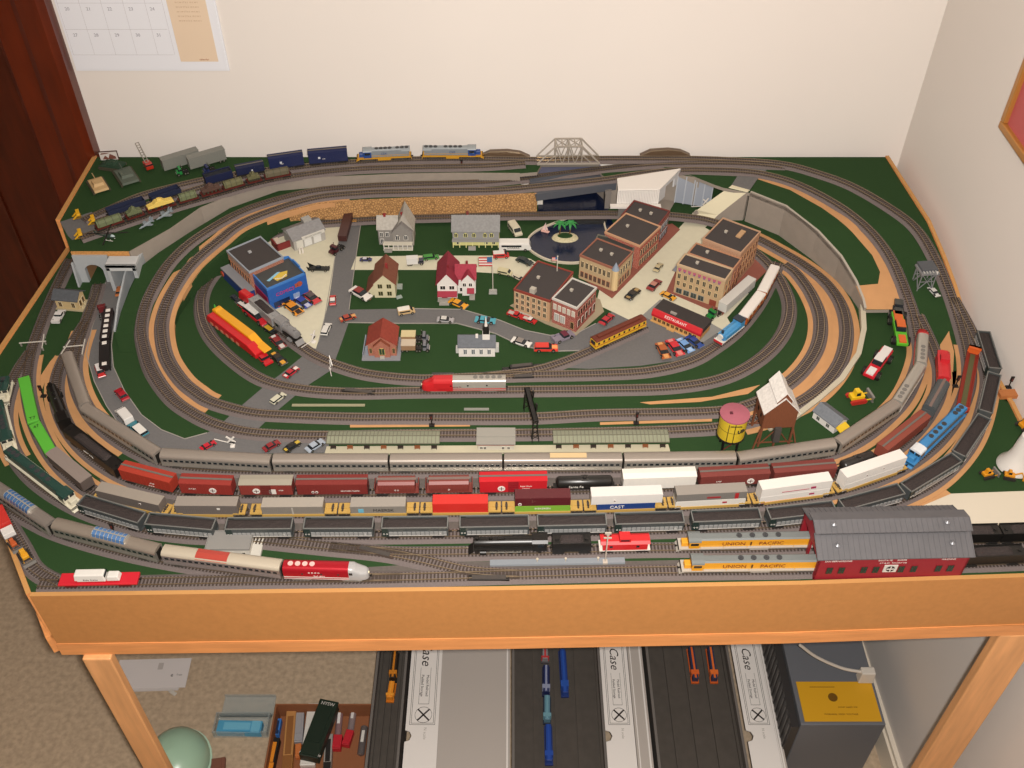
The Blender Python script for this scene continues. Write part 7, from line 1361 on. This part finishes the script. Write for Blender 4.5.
tank('sand coloured toy tank at the rear left corner', (103, 194), (95, 181), '#c9a878'); tank('grey green toy tank right of the sand coloured one', (132, 186), (122, 171), '#5c6458'); tank('dark green toy tank camouflaged against the grass behind the others', (124, 169), (102, 166), '#2c4432')
p, q = W(153, 174, H1), W(143, 160, H1); t = thing('ladder_truck', 'red fire truck with a raised grey ladder at the rear left', 'truck', (p+q)/2+Vector((0, 0, .0008)), math.atan2(q.y-p.y, q.x-p.x)); x = 18
MB().b(-x, x*.3, -6.5, 6.5, 3, 10).b(-x, -x*.45, -6.5, 6.5, 9, 14, tx=.8, ty=.5).build('body', m('#b8301c', .35), t, bevel=.6); MB().b(-x-.2, -x*.5, -6.7, 6.7, 10.4, 13).build('cab_window', GLASS, t); wheels(t, (-x*.7, x*.1), 6.4, 2.8); mb = MB().bar((-x*.2, -3, 11), (x*2.2, -3, 30), 1.2).bar((-x*.2, 3, 11), (x*2.2, 3, 30), 1.2)
for i in range(9): u = i/8; mb.bar((-x*.2+u*x*2.4, -3, 11+19*u), (-x*.2+u*x*2.4, 3, 11+19*u), .8)
mb.build('ladder', m('#9a9488', .5), t)
q = W(110, 240, H1); t = thing('toy_helicopter', 'small dark helicopter with long black rotor blades at the plateau front', 'helicopter', q+Vector((0, 0, .001)), 2.9); MB().lathe([(.6, -12), (3, -9), (4, -3), (3.6, 4), (1.4, 10), (.8, 24)], 0, 7, 14, axis='x').build('fuselage', m('#33433a', .5), t, smooth=True); MB().ex([(20, 7), (25, 14), (27, 14), (24, 7)], -.5, .5).build('tail_fin', m('#33433a', .5), t); MB().c((0, 0, 10), (0, 0, 13), .8, n=8).build('mast', BLACK, t)
rep('rotor_blade', MB().b(0, 34, -1.1, 1.1, 13, 13.6), BLACK, t, [(0, 0, 0)]*4, [(0, 0, q_*PI/2+.3) for q_ in range(4)]); rep('skid', MB().bar((-8, 0, 0.8), (8, 0, 0.8), .8).bar((-4, 0, 1), (-4, 0, 4), .6).bar((4, 0, 1), (4, 0, 4), .6), WHITE, t, [(0, -4, 0), (0, 4, 0)]); MB().lathe([(.5, -11.6), (2.6, -9), (3.2, -6)], 0, 8, 12, axis='x').build('canopy', m('#b8c8c8', .2), t)
for (a, b_, l) in (((172, 213), (157, 223), 'pale grey toy jet on the plateau grass, right one'), ((153, 223), (140, 232), 'pale grey toy jet on the plateau grass, left one')):
    p, q = W(*a, H1), W(*b_, H1); t = thing('toy_jet', l, 'aeroplane', (p+q)/2+Vector((0, 0, .001)), math.atan2(q.y-p.y, q.x-p.x), 'toy jets'); x = (q-p).length*500; J = m('#8a949a', .5)
    MB().lathe([(1.4, -x), (2.4, -x*.6), (2.8, 0), (1.8, x*.6), (.3, x)], 0, 5, 12, axis='x').build('fuselage', J, t, smooth=True); MB().ex([(-x*.5, -x*.7), (-x*.2, -x*.7), (x*.25, -1), (x*.25, 1), (-x*.2, x*.7), (-x*.5, x*.7), (-x*.4, 0)], 4.6, 5.2, 'z').ex([(-x, -x*.35), (-x*.8, -x*.35), (-x*.65, 0), (-x*.8, x*.35), (-x, x*.35)], 5, 5.6, 'z').build('wing', J, t); rep('tail_fin', MB().ex([(-x, 5), (-x*1.05, 12), (-x*.85, 12), (-x*.6, 5)], -.4, .4), J, t, [(0, -2.4, 0), (0, 2.4, 0)]); MB().b(x*.25, x*.5, -1.2, 1.2, 7, 8.4, tx=1).build('canopy', GLASS, t); MB().c((-x*.3, 0, 0), (-x*.3, 0, 3), .8, n=6).c((x*.5, 0, 0), (x*.5, 0, 3.6), .8, n=6).build('landing_gear', BLACK, t)
# silver train on the spur
steam('silver steam locomotive on the spur beside the forecourt', T['q'], (281, 330), (303, 346.5), 0, col='#8f8d8c')
t = tender('smooth silver tank tender behind the silver steam locomotive', T['q'], (256, 308), (280, 329), col='#9a9896')
t, L = rstart('tail_car', 'bright red round ended car at the tail of the silver train', 'train car', T['q'], (245, 300), (255, 307), 0, None); x = max(8, L/2)
MB().b(-x, x, -7.6, 7.6, 4, 18, tx=1.4, ty=1.2).build('body', m('#c41c26', .35), t, bevel=1.6); MB().b(-x*.7, x*.7, -5, 5, 18, 19.6).build('roof', m('#d03030', .4), t, bevel=.5); trucks(t, 2*x, inset=.3, wb=7)
# ================================================================ UNDER THE TABLE
ALB[0] = 1.0
def ffr(name, label, cat, A, B, z=0, group=None):
    a, b_ = onF(*A, z), onF(*B, z); return thing(name, label, cat, Vector((a.x, a.y, z)), math.atan2(b_.y-a.y, b_.x-a.x), group), (b_-a).length*1000
DK = m('#4e4842', .9, noise=.08, ns=60); CW = m('#e2dcd6', .6); CG = m('#8a817a', .7)
def foamcase(n, xl, xr, xf0, xf1, label, inner, y=700, zt=.10):
    """long open storage case on the floor: foam rows at left between xl..xr, white flap xf0..xf1 at its right; pixels on row y"""
    a, b_, c_ = onF(xl, y, zt), onF(xf0, y, zt), onF(xf1, y, zt); Y0, Y1 = 0.55, 1.30
    t = thing('train_storage_case', label, 'storage case', (a.x, Y0, 0.001)); w_ = (b_.x-a.x)*1000; D = (Y1-Y0)*1000; h = zt*1000
    MB().b(0, w_, 0, D, 0, 6).b(0, 5, 0, D, 6, h).b(w_-5, w_, 0, D, 6, h).b(5, w_-5, 0, 5, 6, h).b(5, w_-5, D-5, D, 6, h).build('tray', m('#6e6863', .7), t)
    k = 4; fw = (w_-10)/k; mb = MB().b(5, w_-5, 5, D-5, 6, h-30)
    for i in range(k+1): mb.b(max(5, 5+i*fw-5), min(w_-5, 5+i*fw+5), 5, D-5, h-30, h-25)
    mb.build('foam_insert', DK, t)
    return t, w_, D, fw, a
def flap(xf0, xf1, y, case, zt=.10):
    a, b_ = onF(xf0, y, zt), onF(xf1, y, zt); Y0, Y1 = .60, 1.30; w_ = (b_.x-a.x)*1000; D = 700
    t = bpy.data.objects.new('lid_flap', None); t.empty_display_size = .01; COL.objects.link(t); t.parent = case; t.location = (a.x-case.location.x, Y0-case.location.y, zt+.001); nY = (onF(xf0, 737, zt).y-Y0)*1000
    MB().ex([(0, 60), (0, nY-12), (9, nY-9), (13, nY), (9, nY+9), (0, nY+12), (0, D), (w_, D), (w_, 0), (18, 0)], 0, 2.4, 'z').build('flap', CW, t)
    pk = m('#55504c', .6); z_ = 2.6; e0 = nY+16; e1 = D-20
    mb = MB()
    for ins in (7, 10): mb.b(ins, ins+.8, e0+ins, e1, 2.2, z_).b(w_-ins-.8, w_-ins, e0+ins, e1, 2.2, z_).b(ins, w_-ins, e0+ins, e0+ins+.8, 2.2, z_)
    mb.build('printed_border', pk, t)
    cx_, cy_ = w_*.52, e0+28; r = w_*.26
    mb = MB()
    for i in range(28): a0, a1 = 2*PI*i/28, 2*PI*(i+1)/28; mb.bar((cx_+r*math.cos(a0), cy_+r*math.sin(a0), 2.5), (cx_+r*math.cos(a1), cy_+r*math.sin(a1), 2.5), .7)
    mb.build('printed_circle', pk, t); o = MB().b(-r, r, -1.5, 1.5, 0, .4).build('printed_cross', m('#2c2422', .6), t); o.location = (cx_*.001, cy_*.001, z_*.001); o.rotation_euler = (0, 0, .8); copyo(o, t, (cx_, cy_, z_), (0, 0, -.8))
    f2 = m('#2c2422', .6); y0_ = cy_+r+7
    text('Padded Storage', w_*.12, f2, t, (w_*.42, y0_+w_*.62, z_), (0, 0, -PI/2)); text('Model Railroad', w_*.12, f2, t, (w_*.58, y0_+w_*.62, z_), (0, 0, -PI/2))
    mb = MB().b(w_*.34, w_*.35, y0_, y0_+w_*1.25, 2.2, z_).b(w_*.66, w_*.67, y0_, y0_+w_*1.25, 2.2, z_).b(w_*.34, w_*.67, y0_-.8, y0_, 2.2, z_); mb.build('printed_pill', pk, t)
    text('Case', w_*.46, f2, t, (w_*.5, y0_+w_*1.25+34, z_), (0, 0, -PI/2), shear=.3); text('N scale', w_*.13, m('#a8a29a', .6), t, (w_*.6, nY+5, z_), (0, 0, -PI/2))
    return t
YC = 700
t1, w1, D1, fw1, a1 = foamcase(0, 372, 412, 404, 436, 'storage case with an orange train in black foam, left of the first white lid', 0)
t2, w2, D2, fw2, a2 = foamcase(1, 512, 605, 603, 634, 'storage case with blue trains in black foam between two white lids', 0)
t3, w3, D3, fw3, a3 = foamcase(2, 651, 745, 737, 764, 'storage case with orange and blue cars in black foam left of the right white lid', 0)
flap(408, 440, YC, t1, .105); flap(603, 631, YC, t2, .105); flap(740, 768, YC, t3, .105)
for (xa, xb, l) in ((436, 510, 'wide plain grey cardboard case lid between the left lid flap and the blue trains'), (632, 647, 'narrow grey cardboard strip right of the middle lid flap'), (767, 774, 'grey cardboard strip between the right lid flap and the power supply')):
    a, b_ = onF(xa, YC, .095), onF(xb, YC, .095); t = thing('case_cover', l, 'box lid', (a.x, .56, 0.001)); w_ = (b_.x-a.x)*1000; MB().b(0, w_, 0, 730, 86, 92).b(0, 3, 0, 730, 0, 86).b(w_-3, w_, 0, 730, 0, 90).b(3, w_-3, 0, 3, 0, 86).build('shell', m('#b2a9a1', .65), t); MB().b(w_-7, w_-4, 2, 728, 92, 94).b(4, 6, 2, 728, 92, 93).build('rim', CW, t)
def foamtrain(A, B, label, cols, z=.078, loco=False):
    p, q = onF(*A, z), onF(*B, z); L = (q-p).length*1000; t = thing('stored_train_car', label, 'train car', (p+q)/2, math.atan2(q.y-p.y, q.x-p.x), 'trains stored in foam'); x = L/2
    MB().b(-x, x, -8, 8, 0, 4).build('sill', m(cols[1], .5), t); MB().b(-x+3, x-3, -6.4, 6.4, 4, 18, ty=1).build('body', m(cols[0], .45), t, bevel=.6); MB().b(-x+4, x-4, -2, 2, 18, 19.4).b(x*.45, x*.7, -8, 8, 4, 20).build('roof_detail', m(cols[2], .45), t); rep('wheelset', MB().c((0, -7, 0), (0, 7, 0), 3, n=10), m('#3a3634', .5), t, [(-x*.7, 0, 0), (-x*.5, 0, 0), (x*.5, 0, 0), (x*.7, 0, 0)])
foamtrain((396, 654), (393, 683), 'orange and black stored locomotive in the left case, farther one', ('#3a2c20', '#1c1a18', '#c87c24')); foamtrain((393, 684), (390, 703), 'bright orange stored car in the left case, nearer one', ('#e08a24', '#c87018', '#e89a34'))
foamtrain((545, 652), (545, 664), 'small grey and red stored piece at the top of the blue row', ('#8a8688', '#4a4648', '#b83a3c')); foamtrain((546, 668), (546, 697), 'dark blue stored car, upper one of the long row', ('#232c58', '#1c2240', '#8a90a8')); foamtrain((547, 698), (547, 725), 'pale blue green stored car in the long blue row', ('#5a8090', '#232a3a', '#6a94a0')); foamtrain((548, 727), (549, 766), 'bright blue stored car, lowest in the long row', ('#1f3f8c', '#1c2f68', '#24489c'))
foamtrain((562, 652), (565, 698), 'blue stored car standing alone right of the long blue row', ('#22408a', '#1c3068', '#2850a0')); foamtrain((690, 650), (695, 684), 'orange and dark blue stored car, left of the pair', ('#2c3450', '#c85a20', '#d8642c')); foamtrain((709, 650), (714, 684), 'orange and dark blue stored car, right of the pair', ('#2c3450', '#c85a20', '#e07030'))
# cardboard tray and its contents
a, b_ = onF(264, 768, .05), onF(368, 768, .05); c_ = onF(272, 704, .05); t = thing('cardboard_tray', 'shallow brown cardboard tray on the floor holding small trains', 'tray', (a.x, a.y-.10, 0.001)); w_ = (b_.x-a.x)*1000; D = (c_.y-a.y)*1000+100; CB = m('#8e5a3a', .8)
MB().b(0, w_, 0, D, 0, 3).build('bottom', CB, t)
for q_ in ((0, 3, 0, D), (w_-3, w_, 0, D), (3, w_-3, 0, 3), (3, w_-3, D-3, D)): MB().b(*q_, 3, 50).build('side', CB, t)
def small(A, B, w_, h, col, label, cat='train car', z=.006, name='small_train_car', col2=None, group='things in the cardboard tray', cyl=False):
    p, q = onF(*A, z), onF(*B, z); L = (q-p).length*1000; t = thing(name, label, cat, (p+q)/2, math.atan2(q.y-p.y, q.x-p.x), group); x = L/2
    if cyl: MB().lathe([(w_*.3, -x), (w_/2, -x+2), (w_/2, x-2), (w_*.3, x)], 0, w_/2, 14, axis='x').build('body', m(col, .3, .4), t, smooth=True); MB().b(-x*.6, x*.2, -w_*.2, w_*.2, w_*.9, w_*1.02).build('label_patch', m(col2 or '#d8d4cc', .5), t)
    else: MB().b(-x, x, -w_/2, w_/2, 0, h).build('body', m(col, .5), t, bevel=1); MB().b(-x*.7, x*.5, -w_*.3, w_*.3, h, h+1.4).b(x*.55, x*.95, -w_*.45, w_*.45, h-.5, h+2.4).build('top_detail', m(col2 or col, .5), t)
    return t
small((279, 722), (276, 738), 16, 16, '#3a78c4', 'small bright blue car in the tray', col2='#1c3050'); small((277, 742), (270, 775), 18, 20, '#22201e', 'black and orange car in the tray below the blue one', col2='#e08a24'); small((293, 712), (288, 775), 20, 20, '#b8844c', 'tan coloured long car in the tray', col2='#8c5c30'); small((300, 712), (298, 745), 22, 14, '#9c9a9c', 'plain silver grey box in the tray', 'box', name='small_box'); small((299, 746), (299, 760), 12, 12, '#c8743c', 'small orange piece below the silver grey box', name='small_piece')
t = small((331, 706), (310, 762), 40, 24, '#1c2a1e', 'dark green long carton with white print lying slanted in the tray', 'carton', z=.03, name='carton'); L = 110; text('NYSW', 10, WHITE, t, (-52, 0, 25.6), (0, 0, PI/2)); text('Atlas  N scale', 8, WHITE, t, (56, 2, 25.6), (0, 0, PI/2)); 
for c in t.children:
    if c.name.startswith('lettering'): c.location.z = .0258
small((316, 706), (308, 768), 30, 12, '#d8d4cc', 'white sheet box under the dark green carton', 'box', z=.012, name='small_box'); small((330, 738), (328, 775), 16, 18, '#9a948c', 'grey and black car in the tray right of the carton', col2='#26221f')
small((341, 707), (338, 740), 14, 14, '#a8888a', 'silver and red tube in the tray, left one', 'tube', cyl=True, name='tube', col2='#e4e0dc'); small((339, 738), (337, 752), 18, 16, '#c02430', 'red end piece of the left tube', name='end_piece'); small((355, 706), (351, 732), 14, 14, '#a89898', 'silver and red tube in the tray, right one', 'tube', cyl=True, name='tube', col2='#d8d4d0'); small((351, 733), (346, 748), 16, 15, '#c02430', 'red end piece of the right tube', name='end_piece'); small((365, 728), (361, 757), 15, 15, '#77706e', 'grey metal cylinder at the right side of the tray', 'cylinder', cyl=True, name='metal_tube')
# clear box with a blue engine
p, q = onF(214, 738, 0), onF(268, 740, 0); t = thing('clear_plastic_box', 'clear plastic hinged box lying open on the carpet', 'plastic box', (p.x, p.y, .002)); w_ = (q-p).length*1000; CL = m('#c8d0cc', .1, alpha=.32)
MB().b(0, w_, 0, 3, 0, 22).b(0, w_, 42, 45, 0, 22).b(0, 3, 3, 42, 0, 22).b(w_-3, w_, 3, 42, 0, 22).b(3, w_-3, 3, 42, 0, 2).build('base', CL, t); MB().b(6, w_+2, 47, 90, 2, 4).b(6, w_+2, 47, 49, 4, 12).b(6, w_+2, 88, 90, 4, 12).build('lid', CL, t); MB().b(2, w_, 45, 48, 0, 6).build('hinge', m('#5a6468', .4), t)
small((219, 730), (263, 731), 26, 18, '#4f9cc0', 'sky blue engine inside the clear plastic box', group=None, z=.006, name='blue_engine', col2='#6fb4d0')
# papers
p = onF(112, 690, 0); t = thing('paper_sheets', 'white paper sheets lying on the carpet behind the left leg', 'paper', (p.x, p.y, .002), .03); q = onF(185, 690, 0); w_ = (q-p).length*1000; MB().b(0, w_, 0, 70, 0, 1.2).build('top_sheet', m('#d6cfcc', .7), t); o = MB().b(-6, w_-14, -6, 64, 0, .8).build('under_sheet', m('#c9c2be', .7), t); o.location.z = -.001
text('e', 13, m('#5a5654', .6), t, (w_*.78, 30, 1.4), (0, 0, 0)); text('Train', 6, m('#77726e', .6), t, (w_*.88, 30, 1.4), (0, 0, 0)); MB().b(w_*.56, w_*.63, 44, 60, 1.2, 1.5).build('printed_stamp', m('#b8b0ac', .7), t)
t = small((176, 695), (170, 691), 8, 3, '#c8c2b8', 'small shiny silver clip beside the paper sheets', 'clip', z=.001, name='metal_clip', group=None)
# pale green bowl
q = onF(178, 765, 0); t = thing('pale_green_bowl', 'pale mint green translucent dome behind the left table leg', 'bowl', (q.x, q.y+.0, .001)); t.scale = (1.15, 1.3, 1.15); MB().lathe([(56, 0), (56, 10), (50, 30), (38, 46), (20, 55), (.5, 58)], n=28).build('shell', m('#a9c9ae', .3), t, smooth=True); MB().lathe([(59, 0), (59, 3)], n=28).build('rim', m('#b9d4bc', .3), t)
t = small((212, 768), (226, 766), 30, 10, '#7c5040', 'small brown cardboard piece right of the mint green dome', 'carton', z=.001, name='cardboard_piece', group=None)
# power supply cabinet
p, q = onF(801, 725, .19), onF(886, 725, .19); t = thing('power_supply', 'grey metal power supply box with a yellow label plate under the table', 'power supply', (p.x, p.y, .001), 0); w_ = (q.x-p.x)*1000; D = 230; h = 190; GM = m('#696b70', .5, .1)
MB().b(0, w_, 0, D, 0, h).build('case', GM, t, bevel=2); MB().b(8, w_-6, 6, 88, h, h+1.6).build('yellow_label', m('#cf9a1c', .5), t); MB().c((w_*.45, 55, h+1.6), (w_*.45, 55, h+2), 9, n=18).b(w_*.2, w_*.5, 76, 77, h+1.6, h+2).build('label_print', m('#6a4a12', .6), t); MB().b(-16, -1, 0, D, 0, h-10).build('side_fins', m('#33302f', .5), t)
mb = MB()
for i in range(12): mb.b(-18, -16, 5+i*18, 10+i*18, 6, h-14)
mb.build('fin', m('#4a4644', .4, .3), t)
text('WARNING  HIGH  VOLTAGE', 5, m('#6a4a12', .6), t, (w_*.5, 20, h+1.9), (0, 0, 0)); text('power supply unit', 5, m('#6a4a12', .6), t, (w_*.6, 35, h+1.9), (0, 0, 0))
q0 = Vector(onF(862, 672, .22)); q1 = Vector(onF(800, 645, .30)); t = thing('white_power_cord', 'white plug and power cord reaching the grey power supply', 'cord', (q0.x, q0.y, q0.z)); r1 = (q1-q0)*1000
mb = MB(); pts = [Vector((0, 0, 0)), Vector((r1.x*.3, r1.y*.4, r1.z*.1)), Vector((r1.x*.7, r1.y*.8, r1.z*.5)), r1]; pp = catmull(pts, 6)
for u, v in zip(pp, pp[1:]): mb.c(u, v, 3, n=8)
mb.build('cable', m('#cfc6ba', .5), t); MB().b(-4, 26, -10, 10, -26, 6, tx=2, ty=2).build('plug', m('#d2cabe', .5), t, bevel=2)
